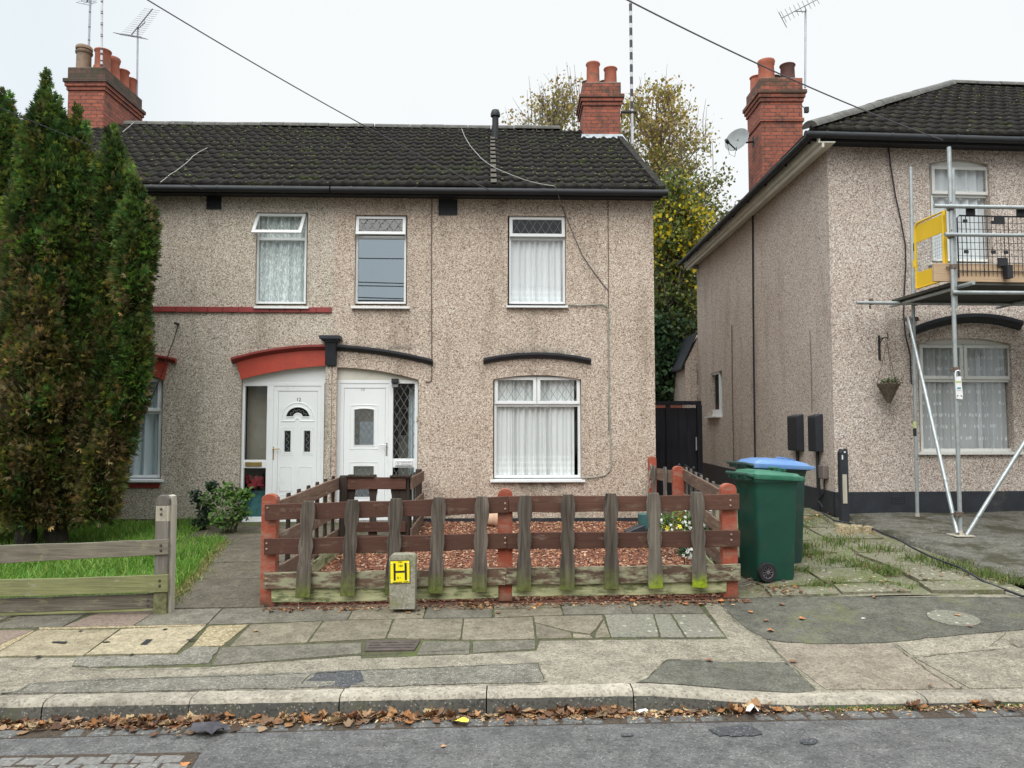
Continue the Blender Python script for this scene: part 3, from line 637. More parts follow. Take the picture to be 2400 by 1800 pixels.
# path to the two doors
pp = MB()
def pslab(x0, x1, x2, x3, y0, y1):   # near-left, near-right, far-right, far-left
    j = rnd.uniform(.012, .02)
    P = [(x0, y0), (x1, y0), (x2, y1), (x3, y1)]
    pp.add([(x, y, groundz(x, y)+j) for x, y in P]+[(x, y, groundz(x, y)-.06) for x, y in P], [(0, 1, 2, 3), (0, 1, 5, 4), (1, 2, 6, 5), (2, 3, 7, 6), (3, 0, 4, 7)])
ys_ = [6.97, 7.32, 8.05, 8.8, 9.55, 10.3, 11.0, 11.6]
for y0, y1 in zip(ys_[:-1], ys_[1:]):
    xa = lerp(-3.12, -3.75, clamp((y0-7)/3.3)) if y0 < 10.2 else -4.35; xb = lerp(-3.12, -3.75, clamp((y1-7)/3.3)) if y0 < 10.2 else -4.35
    pslab(xa, -2.22, -2.22, xb, y0+.008, y1)
for y0, y1 in ((9.3, 10.0), (10.02, 10.8), (10.82, 11.5)):
    pslab(-2.0, -1.30, -1.30, -2.0, y0, y1)
tag(pp.build('garden_path', M['path']), kind='structure')
hgrid('path_bed', M['joint'], -4.4, -1.28, 9.2, 11.9, 14, 10, lambda x, y: groundz(x, y)+.012)
# broken slabs and earth of the shared drive
dp = MB(); rr = random.Random(3)
for j, (y0, y1) in enumerate(((7.05, 7.35), (7.4, 7.95), (8.0, 8.6), (8.65, 9.3), (9.35, 10.0), (10.05, 10.8), (10.85, 11.6))):
    for x0, x1 in ((2.35, 2.95), (3.0, 3.62), (3.85, 4.45)):
        if rr.random() < .12: continue
        P = [(x0+rr.uniform(-.05, .05), y0+rr.uniform(-.03, .03)), (x1+rr.uniform(-.05, .05), y0+rr.uniform(-.03, .03)), (x1+rr.uniform(-.05, .05), y1+rr.uniform(-.03, .03)), (x0+rr.uniform(-.05, .05), y1+rr.uniform(-.03, .03))]
        h = rr.uniform(.016, .034); dp.add([(x, y, groundz(x, y)+h) for x, y in P]+[(x, y, groundz(x, y)-.05) for x, y in P], [(0, 1, 2, 3), (0, 1, 5, 4), (1, 2, 6, 5), (2, 3, 7, 6), (3, 0, 4, 7)])
tag(dp.build('drive_slabs', M['drive']), kind='structure')

# hairline cracks, sunken edges and repairs in the pavement
ck = MB(); rr = random.Random(17)
def crack(pts, w=.006, jit=2.2):
    Q = []
    for (x0, y0), (x1, y1) in zip(pts[:-1], pts[1:]):
        n = max(2, int(abs(x1-x0)/16)+int(abs(y1-y0)/8))
        for i in range(n): Q.append((lerp(x0, x1, i/n)+rr.uniform(-jit, jit), lerp(y0, y1, i/n)+rr.uniform(-jit*.35, jit*.35)))
    P = [gpt(x, y, .0105) for x, y in Q]
    for a, b_ in zip(P[:-1], P[1:]):
        d = (b_-a); n_ = Vector((-d.y, d.x, 0)); n_ = n_.normalized()*w*rr.uniform(.25, .7) if n_.length > 1e-6 else Vector((w, 0, 0)); ck.add([a-n_, a+n_, b_+n_, b_-n_], [(0, 1, 2, 3)])
for pts in (S(1, [(0, 1012), (430, 1003), (640, 1020), (1370, 1005), (2212, 930), (2700, 905), (3060, 893)]), S(1, [(0, 1183), (120, 1170), (190, 1112), (700, 1083), (1500, 1060), (2212, 1035)]), S(2, [(0, 1030), (640, 1005), (1275, 980), (1325, 1105)]), 
            S(2, [(1980, 1080), (2105, 958), (2212, 955), (2800, 975)]), S(3, [(660, 975), (720, 1010), (880, 1165)]), S(3, [(242, 592), (370, 730), (540, 830), (700, 1000)]), S(3, [(1365, 860), (1600, 1030), (1835, 1180)]), S(3, [(240, 560), (600, 552), (800, 558), (880, 530), (1010, 545), (1300, 552), (1700, 548), (2212, 560)]),
            S(1, [(1960, 1110), (2000, 1060), (2020, 1040)]), S(3, [(1480, 940), (1990, 893), (2130, 880)]), S(3, [(2115, 845), (2170, 885)])):
    crack(pts)
tag(ck.build('pavement_cracks', M['joint']), kind='structure')
# ------------------------------------------------------------------ houses
def arc(fr, xL, xR, yS, yA, yB, n=14, w=0.0, yS2=None):
    """opening loop with an arched head, from photo pixels on the wall's plane"""
    uL, zS = fr.uz(xL, yS, w); uR, zS2 = fr.uz(xR, yS2 or yS, w); _, zA = fr.uz((xL+xR)/2, yA, w); _, zB = fr.uz((xL+xR)/2, yB, w)
    L = [(uL, zB), (uR, zB)]
    for i in range(n+1):
        t = i/n; u = lerp(uR, uL, t); z = lerp(zS2, zS, t) + (zA-(zS+zS2)/2)*(1-(2*t-1)**2); L.append((u, z))
    return L
def rect(fr, xL, xR, yT, yB, w=0.0):
    uL, zT = fr.uz(xL, yT, w); uR, _ = fr.uz(xR, yT, w); _, zB = fr.uz((xL+xR)/2, yB, w)
    return [(uL, zB), (uR, zB), (uR, zT), (uL, zT)]
def wallmesh(fr, outer, holes, mat, parent, name='wall', depth=.13, reveal=None):
    mb = MB(); loops = [outer]+list(holes)
    tri = tessellate_polygon([[Vector((u, z, 0)) for u, z in L] for L in loops]); flat = [p for L in loops for p in L]
    mb.add([fr.p(u, 0, z) for u, z in flat], [tuple(t) for t in tri])
    for L in holes:
        n = len(L); mb.add([fr.p(u, 0, z) for u, z in L]+[fr.p(u, -depth, z) for u, z in L], [(i, (i+1) % n, n+(i+1) % n, n+i) for i in range(n)])
    return mb.build(name, mat, parent)
def bars(mb, fr, u0, u1, z0, z1, t, w0, w1):
    mb.box(fr, u0, u1, w0, w1, z0, z0+t); mb.box(fr, u0, u1, w0, w1, z1-t, z1)
    mb.box(fr, u0, u0+t, w0, w1, z0+t, z1-t); mb.box(fr, u1-t, u1, w0, w1, z0+t, z1-t)
def sill(fr, u0, u1, z, mat, parent, w1=.06, th=.045):
    m = MB(); P = []
    for zz in (0, 1):
        for ww in (-.1, w1):
            for u in (u0, u1): P.append(fr.p(u, ww, z-th*(1-zz) - (.015 if (ww > 0 and zz) else 0)))
    m.hexa(P); return m.build('sill', mat, parent)
def lattice(fr, u0, u1, z0, z1, w, parent, sp=.115, asp=1.5):
    m = MB(); H = z1-z0; W = u1-u0
    for sgn in (1, -1):
        k = -20
        while k < 60:
            # line: u = u0 + k*sp + sgn*(z-z0)/asp
            pts = []
            for z in (z0, z1): pts.append((u0+k*sp+sgn*(z-z0)/asp, z))
            (ua, za), (ub, zb) = pts
            if not (max(ua, ub) <= u0 or min(ua, ub) >= u1):
                def cl(ua, za, ub, zb):
                    t0, t1 = 0., 1.; d = ub-ua
                    for lim, s_ in ((u0, 1), (u1, -1)):
                        if abs(d) < 1e-9: continue
                        t = (lim-ua)/d
                        if s_*d > 0: t0 = max(t0, t)
                        else: t1 = min(t1, t)
                    return t0, t1
                t0, t1 = cl(ua, za, ub, zb)
                if t1-t0 > .02:
                    A = fr.p(lerp(ua, ub, t0), w, lerp(za, zb, t0)); B = fr.p(lerp(ua, ub, t1), w, lerp(za, zb, t1)); m.tube([A, B], .0030, 4, cap=False)
            k += 1
    if m.v: return m.build('lead_lattice', M['leadcame'], parent)
def pane(fr, u0, u1, z0, z1, w, parent, mat='glass', name='pane'):
    m = MB(); m.add([fr.p(u0, w, z0), fr.p(u1, w, z0), fr.p(u1, w, z1), fr.p(u0, w, z1)], [(0, 1, 2, 3)]); return m.build(name, M[mat], parent)
def curtain(fr, u0, u1, z0, z1, w, parent, mat, folds=8, amp=.02, seed=1, gather=0.0, scallop=0.0, name='net_curtain', lean=0.0):
    rr = random.Random(seed); n = folds*8; V = []; ny = 7; fs = []
    ph = [rr.uniform(-.6, .6) for _ in range(n+1)]
    for j in range(ny+1):
        t = j/ny
        for i in range(n+1):
            s = i/n; u = lerp(u0, u1, s) + lean*(1-t)*(s-.5)
            a = amp*(.5+.5*math.sin(s*23+seed))*(1.2-.4*t)+amp*.5
            ww = w + a*math.sin(2*math.pi*folds*s + .8*math.sin(s*9+seed) + .3*math.sin(t*3+s*5))
            zb = z0 + (abs(math.sin(math.pi*s*(u1-u0)/.11))*scallop if j == 0 else 0)
            V.append(fr.p(u, ww, lerp(zb, z1, t)))
    for j in range(ny):
        for i in range(n): k = j*(n+1)+i; fs.append((k, k+1, k+n+2, k+n+1))
    m = MB(); m.add(V, fs); return m.build(name, mat, parent, smooth=True)
def tilted(mb, fr, u0, u1, z0, z1, t, w0, w1, ang, du=0.0):
    """top hung open light: rotates about its top edge outward"""
    def P(u, ww, z): 
        h = z1-z; return fr.p(u+du*h/(z1-z0), ww*math.cos(ang)+w_h*(1-math.cos(ang)) + h*math.sin(ang), z1 - h*math.cos(ang) + (ww-w_h)*math.sin(ang))
    w_h = w0
    def bx(a, b, c, d):
        mb.hexa([P(u, ww, z) for z in (c, d) for ww in (w0, w1) for u in (a, b)])
    bx(u0, u1, z0, z0+t); bx(u0, u1, z1-t, z1); bx(u0, u0+t, z0+t, z1-t); bx(u1-t, u1, z0+t, z1-t)
    return P
WB = -.07   # frame set back
def window_top_light(fr, house, x0, x1, y0, y1, ytr, sill_px, open_ang=0.0, curt=None, lat=True, ref=False, mat='upvc', label=None, w=WB, du=0.0):
    u0, z1 = fr.uz(x0, y0, w); u1, _ = fr.uz(x1, y0, w); _, z0 = fr.uz((x0+x1)/2, y1, w); _, zt = fr.uz((x0+x1)/2, ytr, w)
    m = MB(); T = .032
    bars(m, fr, u0, u1, z0, z1, T, w-.06, w); m.box(fr, u0+T, u1-T, w-.06, w-.004, zt-.022, zt+.022)
    o = m.build('window', M[mat], house, bevel=.003)
    if label: o['label'] = label
    g = 'glass_ref' if ref else 'glass'
    pane(fr, u0+T, u1-T, z0+T, zt-.022, w-.03, o, g)
    s = MB(); t2 = .048; P = tilted(s, fr, u0+.006, u1-.006, zt+.012, z1-.006, t2, w+.001, w+.03, open_ang, du); so_ = s.build('top_sash', M[mat], o, bevel=.003)
    a, b, c, d = u0+.006+t2, u1-.006-t2, zt+.012+t2, z1-.006-t2
    pm = MB(); pm.add([P(a, w+.012, c), P(b, w+.012, c), P(b, w+.012, d), P(a, w+.012, d)], [(0, 1, 2, 3)]); pm.build('pane', M['glass'], o)
    if lat:
        fr2 = Frame(P(0, w+.02, 0) - Vector((0, 0, 0)), fr.ux, fr.n)
        lm = MB(); W = b-a; H = d-c; n = max(2, round(W/.13)); sp = W/n
        for k in range(n):
            for q, (s0, s1) in enumerate(((0, 1), (1, 0))):
                lm.tube([P(a+(k)*sp, w+.018, c if q == 0 else d), P(a+(k+1)*sp, w+.018, d if q == 0 else c)], .004, 4, cap=False)
        lm.build('lead_lattice', M['leadcame'], o)
    sm = MB(); hd = MB()
    us0, zs = fr.uz(sill_px[0], sill_px[2], .03); us1, _ = fr.uz(sill_px[1], sill_px[2], .03)
    sill(fr, us0, us1, zs, M[mat], o)
    if curt: curtain(fr, u0+.02, u1-.02, z0+.02, zt+.03 if lat else z1-.02, w-.075, o, curt[0], curt[1], curt[2], curt[3], scallop=curt[4])
    return o, (u0, u1, z0, z1, zt)
def roof_plane(name, fr, u0, u1, w0, z0, w1, z1, mat, parent, n=13, per=.192, hip=None, jit=.004, seed=5, flat=1.0):
    """interlocking tiles in courses from the eave (w0,z0) up to the ridge (w1,z1)"""
    rr = random.Random(seed); V = []; fs = []; spp = 8; cols = int((u1-u0)/per*spp); base = 0
    dn = Vector((0, 0, 0)); L = math.hypot(w1-w0, z1-z0); nz = abs(w1-w0)/L; nw = abs(z1-z0)/L*(1 if w0 > w1 else -1)
    prof = []
    for i in range(cols+1):
        ph = (i/spp) % 1.0; prof.append(.026*flat*max(0., math.cos(2*math.pi*ph))**1.3 + .004*math.sin(4*math.pi*ph))
    for r_ in range(n):
        ta, tb = r_/n, (r_+1)/n
        tj = {}
        for i in range(cols+1):
            u = lerp(u0, u1, i/cols); tile = i//(2*spp)
            if tile not in tj: tj[tile] = (rr.uniform(-jit, jit), rr.uniform(-.006, .006))
            jz, jt = tj[tile]
            for t, off in ((ta+jt/L, .034+jz), (ta+jt/L, .012), (tb+.02/L, .004)):
                uu = u
                if hip: uu = max(u, hip(t))
                h = off + prof[i] if off != .012 else .0
                sag = -.012*math.sin(math.pi*clamp((u-u0)/(u1-u0)))*math.sin(u*1.3)
                V.append(fr.p(uu, lerp(w0, w1, t)+nw*h, lerp(z0, z1, t)+nz*h+sag))
        for i in range(cols):
            k = base+i*3
            fs += [(k, k+3, k+5, k+2), (k+1, k+4, k+3, k)]
        base += (cols+1)*3
    return fastmesh(name, V, fs, mat, parent, nper=4)
def ridge(fr, u0, u1, w, z, parent, r=.11, A=None, B=None):
    m = MB(); A = A or fr.p(u0, w, z); B = B or fr.p(u1, w, z); L = (B-A).length; n = int(L/.45); d = (B-A).normalized(); side = d.cross(Vector((0, 0, 1))).normalized(); up = side.cross(d)
    rr = random.Random(4)
    for i in range(n):
        a = A+d*(L*i/n+.006); b_ = A+d*(L*(i+1)/n-.006); j = rr.uniform(-.008, .008); V = []
        for q, P in enumerate((a, b_)):
            for k in range(9):
                t = math.pi*k/8; V.append(P+side*math.cos(t)*r+up*(math.sin(t)*r*.9-.04+j))
        m.add(V, [(k, k+1, k+10, k+9) for k in range(8)]+[tuple(range(9)), tuple(range(17, 8, -1))])
    return m.build('ridge_tiles', M['ridge'], parent, smooth=True)
def mossbits(parent, fr, u0, u1, w0, z0, w1, z1, n, seed, bias=None, hip=None):
    rr = random.Random(seed); m = MB()
    L = math.hypot(w1-w0, z1-z0)
    for _ in range(n):
        u = rr.uniform(u0, u1); t = (int(rr.random()*13)+rr.choice((.02, .03, .9)))/13
        if bias and rr.random() > bias(u, t): continue
        if hip and u < hip(t)+.1: continue
        c = fr.p(u, lerp(w0, w1, t), lerp(z0, z1, t)) + Vector((0, 0, .035)) + fr.n*.012; r_ = rr.uniform(.010, .028)
        V = [c+Vector((math.cos(a)*r_*rr.uniform(.7, 1.4), math.sin(a)*r_*rr.uniform(.5, 1), 0)) for a in np.linspace(0, 5.0, 5)] + [c+Vector((0, 0, r_*.8))]
        m.add(V, [(k, (k+1) % 5, 5) for k in range(5)])
    o = m.build('roof_moss', M['moss'], parent); o['kind'] = 'stuff'; return o
def gutter(fr, u0, u1, w, z, parent, ends=True):
    m = MB(); pts = [fr.p(lerp(u0, u1, i/10), w, z) for i in range(11)]; m.tube(pts, .05, 12)
    u = u0+.3
    while u < u1-.1:
        m.tube([fr.p(u-.018, w, z), fr.p(u+.018, w, z)], .055, 12); m.box(fr, u-.012, u+.012, w-.1, w, z-.02, z+.03); u += .95
    return m.build('gutter', M['gutter'], parent, smooth=True)
def chimney(house, X0, X1, Y0, Y1, zb, zt, pots, name='chimney', flash=True, cap_h=.30, extra=None, mossy=True):
    """stack between X0..X1, Y0..Y1 rising from zb to zt"""
    fr = Frame((0, 0, 0), (1, 0, 0), (0, -1, 0)); hs = zt-cap_h
    m = MB(); m.box(fr, X0, X1, -Y1, -Y0, zb, hs-.15)
    for k, (e, z0, z1) in enumerate(((.025, hs-.15, hs-.075), (.05, hs-.075, hs), )): m.box(fr, X0-e, X1+e, -Y1-e, -Y0+e, z0, z1)
    if extra: m.box(fr, X0-.025, X1+.025, -Y1-.025, -Y0+.025, extra, extra+.075)
    o = m.build(name, M['brick'], house, bevel=.006)
    c = MB(); c.box(fr, X0-.075, X1+.075, -Y1-.075, -Y0+.075, hs, hs+.075); c.box(fr, X0-.012, X1+.012, -Y1-.012, -Y0+.012, hs+.075, zt)
    c.build('chimney_head', M['brick_moss'] if mossy else M['brick_top'], o, bevel=.006)
    f = MB(); f.box(fr, X0+.04, X1-.04, -Y1+.04, -Y0-.04, zt-.002, zt+.035)
    f.build('flaunching', M['mortar'], o, bevel=.02)
    for x, y, h, r0, mat, kind in pots:
        p = MB()
        if kind == 'cap': prof = [(r0, 0), (r0*.97, h*.66), (r0*1.12, h*.70), (r0*1.16, h*.76), (r0*.98, h*.79), (r0*.98, h*.84), (r0*1.12, h*.86), (r0*1.14, h*.95), (r0*1.02, h), (.02, h*1.02)]
        elif kind == 'roll': prof = [(r0*1.12, 0), (r0, h*.75), (r0*1.1, h*.80), (r0*1.1, h*.86), (r0*1.18, h*.93), (r0*1.12, h), (r0*.92, h), (r0*.85, h*.5)]
        else: prof = [(r0*1.0, 0), (r0*.94, h*.86), (r0*1.06, h*.92), (r0*1.1, h*.96), (r0*1.04, h), (r0*.86, h), (r0*.8, h*.5)]
        p.lathe((x, y, zt+.02), prof, 20, cap=(kind == 'cap')); p.build('chimney_pot', M[mat], o, smooth=True)
    return o
def shell(fr, u0, u1, depth, z0, z1, parent, mat, ridge_z=None, left=True, right=True):
    m = MB()
    if right:
        P = [fr.p(u1, 0, z0), fr.p(u1, -depth, z0), fr.p(u1, -depth, z1)] + ([fr.p(u1, -depth/2, ridge_z)] if ridge_z else []) + [fr.p(u1, 0, z1)]; m.add(P, [tuple(range(len(P)))])
    if left:
        P = [fr.p(u0, 0, z0), fr.p(u0, -depth, z0), fr.p(u0, -depth, z1)] + ([fr.p(u0, -depth/2, ridge_z)] if ridge_z else []) + [fr.p(u0, 0, z1)]; m.add(P, [tuple(range(len(P)))])
    m.add([fr.p(u0, -depth, z0), fr.p(u1, -depth, z0), fr.p(u1, -depth, z1), fr.p(u0, -depth, z1)], [(0, 1, 2, 3)])
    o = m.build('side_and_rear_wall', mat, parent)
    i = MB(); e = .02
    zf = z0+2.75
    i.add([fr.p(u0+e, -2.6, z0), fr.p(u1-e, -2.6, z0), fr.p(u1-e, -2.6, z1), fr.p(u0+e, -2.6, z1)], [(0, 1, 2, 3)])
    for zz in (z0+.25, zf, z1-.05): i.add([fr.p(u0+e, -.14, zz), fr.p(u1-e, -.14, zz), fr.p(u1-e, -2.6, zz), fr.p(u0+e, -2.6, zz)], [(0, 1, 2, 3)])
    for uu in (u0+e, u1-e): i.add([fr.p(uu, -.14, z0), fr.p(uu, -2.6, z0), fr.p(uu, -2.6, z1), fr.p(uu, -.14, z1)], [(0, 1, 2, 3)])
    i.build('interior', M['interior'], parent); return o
DEPTH = 8.0
EAVE_Z = F1.uz(1000, 455, 0)[1]; ZTOP = EAVE_Z + .18
UR = F1.uz(1534, 800)[0]; UP_ = F1.uz(783, 600)[0]; UL = -8.45; ULL = -13.5
W_E = .30; Z_E = F1.uz(900, 441, W_E)[1] + .03
W_R = -DEPTH/2; Z_R = F1.uz(800, 294, W_R)[1] - .05
NETW = net('net_curtain', (.92, .95, .95), .85); 
# ---- house 10 (middle)
h10 = thing('terraced_house', 'pinkish pebbledash end of terrace house with black arch trims and a leaded white door', 'house', F1.p((UP_+UR)/2, 0, .42))
h12 = thing('terraced_house', 'greyer pebbledash terraced house with red painted arch trims and door marked 12', 'house', F1.p((UP_+UL)/2, 0, .36))
door10 = arc(F1, 789, 981, 889, 862, 1222); door10[-1] = (door10[-1][0], F1.uz(789, 862)[1])
def halfarch(fr, xHi, xLo, yHi, yLo, yB, n=12):
    """opening whose head falls from the pier to the jamb"""
    uH, zH = fr.uz(xHi, yHi); uLo, zL = fr.uz(xLo, yLo); _, zB = fr.uz(xHi, yB)
    top = [(lerp(uH, uLo, i/n), zH-(zH-zL)*(i/n)**1.9) for i in range(n+1)]
    return top, zB
tA, zB10 = halfarch(F1, 789, 981, 861, 890, 1222); top10 = tA
hole_d10 = [(tA[0][0], zB10)] + tA + [(tA[-1][0], zB10)]
tB, zB12 = halfarch(F1, 763, 566, 857, 888, 1228); top12 = tB
hole_d12 = [(tB[0][0], zB12)] + tB + [(tB[-1][0], zB12)]
hw1 = rect(F1, 833, 955, 503, 716); hw2 = rect(F1, 1190, 1326, 505, 716); hg = arc(F1, 1156, 1362, 889, 879, 1124)
ZB = .15
wallmesh(F1, [(UP_, ZB), (UR, ZB), (UR, ZTOP), (UP_, ZTOP)], [hole_d10, hw1, hw2, hg], M['dash_pink'], h10)
hu = rect(F1, 601, 722, 497, 716); hul = rect(F1, 230, 353, 497, 712); hgl = arc(F1, 175, 383, 893, 868, 1124)
wallmesh(F1, [(UL, ZB), (UP_, ZB), (UP_, ZTOP), (UL, ZTOP)], [hole_d12, hu, hul, hgl], M['dash_grey'], h12)
shell(F1, UP_, UR, DEPTH, ZB, ZTOP, h10, M['dash_pink'], Z_R-.15, left=True)
shell(F1, UL, UP_-.01, DEPTH, ZB, ZTOP, h12, M['dash_grey'], None, right=False)
# windows of 10
LACE1 = net('lace_upper', (.95, .97, .97), .93, 'lace', F1.uz(1250, 690)[1], F1.uz(1250, 672)[1])
LACE2 = net('lace_lower', (.95, .97, .96), .90, 'lace', F1.uz(1250, 1110)[1], F1.uz(1250, 1062)[1])
window_top_light(F1, h10, 835, 953, 507, 712, 556, (823, 960, 716), R(12), None, ref=True, label='upstairs window reflecting wires and a far roof')
window_top_light(F1, h10, 1193, 1324, 508, 712, 559, (1186, 1331, 714), R(5), (LACE1, 9, .022, 3, .0), label='upstairs window with lace trimmed net curtain')
def ground_window(fr, house, x0, x1, yt, yb, ytr, ymid, sillp, loop, mat, curtargs, lat=True, w=WB, infill='cream'):
    u0, z1 = fr.uz(x0, yt, w); u1, _ = fr.uz(x1, yt, w); _, z0 = fr.uz((x0+x1)/2, yb, w); _, zt = fr.uz((x0+x1)/2, ytr, w); um, _ = fr.uz(ymid, ytr, w)
    m = MB(); T = .04
    bars(m, fr, u0, u1, z0, z1, T, w-.06, w); m.box(fr, u0+T, u1-T, w-.06, w-.004, zt-.026, zt+.022)
    m.box(fr, um-.022, um+.022, w-.06, w-.004, zt+.022, z1-T)
    o = m.build('window', M[mat], house, bevel=.003)
    pane(fr, u0+T, u1-T, z0+T, zt-.026, w-.03, o)
    for a, b in ((u0+.008, um-.006), (um+.006, u1-.008)):
        s = MB(); bars(s, fr, a, b, zt+.01, z1-.008, .05, w+.001, w+.024); s.build('top_sash', M[mat], o, bevel=.004)
        pane(fr, a+.05, b-.05, zt+.06, z1-.058, w+.01, o)
        if lat: lattice(fr, a+.05, b-.05, zt+.06, z1-.058, w+.014, o, .13, 1.55)
    us0, zs = fr.uz(sillp[0], sillp[2], .03); us1, _ = fr.uz(sillp[1], sillp[2], .03); sill(fr, us0, us1, zs, M[mat], o)
    inf = MB(); head = [p for p in loop[2:]]; L = [(head[-1][0], z1)] + [(head[0][0], z1)] + head
    inf.prism(fr, [(max(min(p[0], head[0][0]), head[-1][0]), max(p[1], z1+.0005)) for p in L], w-.05, w-.006); inf.build('arch_panel', M[infill], o)
    return o, (u0, u1, z0, z1, zt)
og, gg = ground_window(F1, h10, 1158, 1360, 882, 1120, 949, 1258, (1149, 1371, 1123), hg, 'upvc', None)
og['label'] = 'arched downstairs window with scalloped net curtains'
u0, u1, z0, z1, zt = gg
um0 = F1.uz(1200, 1000, -.2)[0]; um1 = F1.uz(1288, 1000, -.2)[0]
SIL = F1.uz(1250, 1113, -.2)[1]
curtain(F1, u0+.03, um0, SIL, z1-.03, -.135, og, LACE2, 4, .012, 11, scallop=-.03)
curtain(F1, um0, um1, SIL, z1-.03, -.15, og, LACE2, 7, .03, 12, scallop=-.03)
curtain(F1, um1, u1-.09, SIL, z1-.03, -.135, og, LACE2, 5, .015, 13, scallop=-.03)
# windows of 12
SW = net('swirl_net', (.88, .95, .93), .68, 'swirl'); NB = net('blue_net', (.84, .93, .97), .88); 
window_top_light(F1, h12, 603, 720, 501, 712, 560, (596, 724, 716), R(24), (SW, 7, .025, 5, .02), lat=False, label='upstairs window with patterned nets and its top light open', du=-.04)
window_top_light(F1, h12, 232, 351, 500, 709, 556, (226, 358, 711), 0, (NB, 6, .025, 6, 0), lat=False)
og2, gg2 = ground_window(F1, h12, 177, 381, 886, 1120, 966, 300, (170, 382, 1123), hgl, 'upvc', None, lat=False, infill='upvc')
a, b, c, d, e = gg2; curtain(F1, a, b, c+.03, d-.03, -.155, og2, NB, 9, .035, 8)
# brick bands
def brickband(fr, x0, x1, y0, y1, house, n, mat, w1=.02, name='brick_band'):
    u0, z1 = fr.uz(x0, y0); u1, z1b = fr.uz(x1, y0); _, z0 = fr.uz((x0+x1)/2, y1); z1 = fr.uz((x0+x1)/2, y0)[1]; m = MB(); rr = random.Random(n)
    for i in range(n):
        a = lerp(u0, u1, i/n)+.003; b = lerp(u0, u1, (i+1)/n)-.003; m.box(fr, a, b, -.02, w1+rr.uniform(-.003, .003), z0+rr.uniform(-.002, .002), z1)
    return m.build(name, mat, house, bevel=.003)
brickband(F1, 230, 778, 719.5, 732, h12, 15, M['dark_red'], .03); brickband(F1, 176, 375, 1133, 1144, h12, 8, M['dark_red'])
# arch hoods
def hood(fr, pts, house, mat, name, t=.085, w1=.10):
    """curved moulding through pixel points (top edge), with thickness down"""
    P = [fr.uz(x, y, w1) for x, y in pts]; n = 24; Q = []
    import bisect
    us = [p[0] for p in P]
    # quadratic/lagrange through points
    def zf(u):
        s = 0
        for i in range(len(P)):
            k = P[i][1]
            for j in range(len(P)):
                if i != j: k *= (u-us[j])/(us[i]-us[j])
            s += k
        return s
    m = MB(); sec = [(0, 0), (w1, 0), (w1, -t*.38), (w1*.72, -t*.5), (w1*.45, -t*.85), (w1*.25, -t), (0, -t)]
    V = []; fs = []; k_ = len(sec)
    for i in range(n+1):
        u = lerp(us[0], us[-1], i/n); z = zf(u)
        for ww, dz in sec: V.append(fr.p(u, ww-.005, z+dz))
    for i in range(n):
        for k in range(k_): fs.append((i*k_+k, i*k_+(k+1) % k_, (i+1)*k_+(k+1) % k_, (i+1)*k_+k))
    fs += [tuple(range(k_)), tuple(n*k_+k for k in range(k_))]
    m.add(V, fs); return m.build(name, mat, house), zf, us
hood(F1, [(1133, 839), (1258, 825.5), (1386, 840)], h10, M['black'], 'arch_hood')
hood(F1, [(787, 807), (890, 817), (1014, 842)], h10, M['black'], 'arch_hood')
hood(F1, [(540, 838), (640, 816), (762, 807)], h12, M['dark_red'], 'arch_hood', t=.085, w1=.11)
hood(F1, [(140, 842), (275, 825), (408, 839)], h12, M['dark_red'], 'arch_hood', t=.075, w1=.10)
def fascia(fr, top, bot, house, mat, name, w=.03):
    a = [fr.uz(x, y, w) for x, y in top]; b = [fr.uz(x, y, w) for x, y in bot]; m = MB(); m.prism(fr, a+b[::-1], -.01, w); return m.build(name, mat, house)
def curvepts(x0, y0, x1, y1, x2, y2, n=10):
    out = []
    for i in range(n+1):
        x = lerp(x0, x2, i/n); y = y0*(x-x1)*(x-x2)/((x0-x1)*(x0-x2)) + y1*(x-x0)*(x-x2)/((x1-x0)*(x1-x2)) + y2*(x-x0)*(x-x1)/((x2-x0)*(x2-x1)); out.append((x, y))
    return out
fascia(F1, curvepts(554, 850, 650, 826, 762, 818), curvepts(565, 889, 655, 869, 762, 857), h12, M['red_paint'], 'arch_board')
fascia(F1, curvepts(160, 852, 275, 838, 393, 850), curvepts(175, 890, 275, 868, 383, 890), h12, M['red_paint'], 'arch_board')
# keystone bracket on the party line and the pebbledash pier
m = MB(); a = F1.uz(763, 800, .1)[0]; b = F1.uz(787, 800, .1)[0]; zA = F1.uz(775, 803, .1)[1]; zC = F1.uz(775, 857, .06)[1]
m.hexa([F1.p(u, ww, z) for z, e, dd in ((zC, 0, .07), (zA, .004, .14)) for ww in (-.02, dd) for u in (a-e, b+e)])
zT = F1.uz(775, 787, .12)[1]
for e, z0_, z1_, d_ in ((.02, zA, zA+.022, .16), (.045, zA+.022, zA+.045, .185), (.075, zA+.045, zT, .21)): m.box(F1, a-e, b+e, -.02, d_, z0_, z1_)
m.build('keystone_bracket', M['black'], h10, bevel=.005)
m = MB(); m.box(F1, F1.uz(764, 1000, .03)[0], F1.uz(776, 1000, .03)[0], -.02, .03, ZB, F1.uz(770, 858, .03)[1]); m.build('door_pier', M['dash_grey'], h12, bevel=.01)
m = MB(); m.box(F1, F1.uz(776.7, 1000, .03)[0], F1.uz(788, 1000, .03)[0], -.02, .03, ZB, F1.uz(770, 858, .03)[1]); m.build('door_pier', M['dash_pink'], h10, bevel=.01)
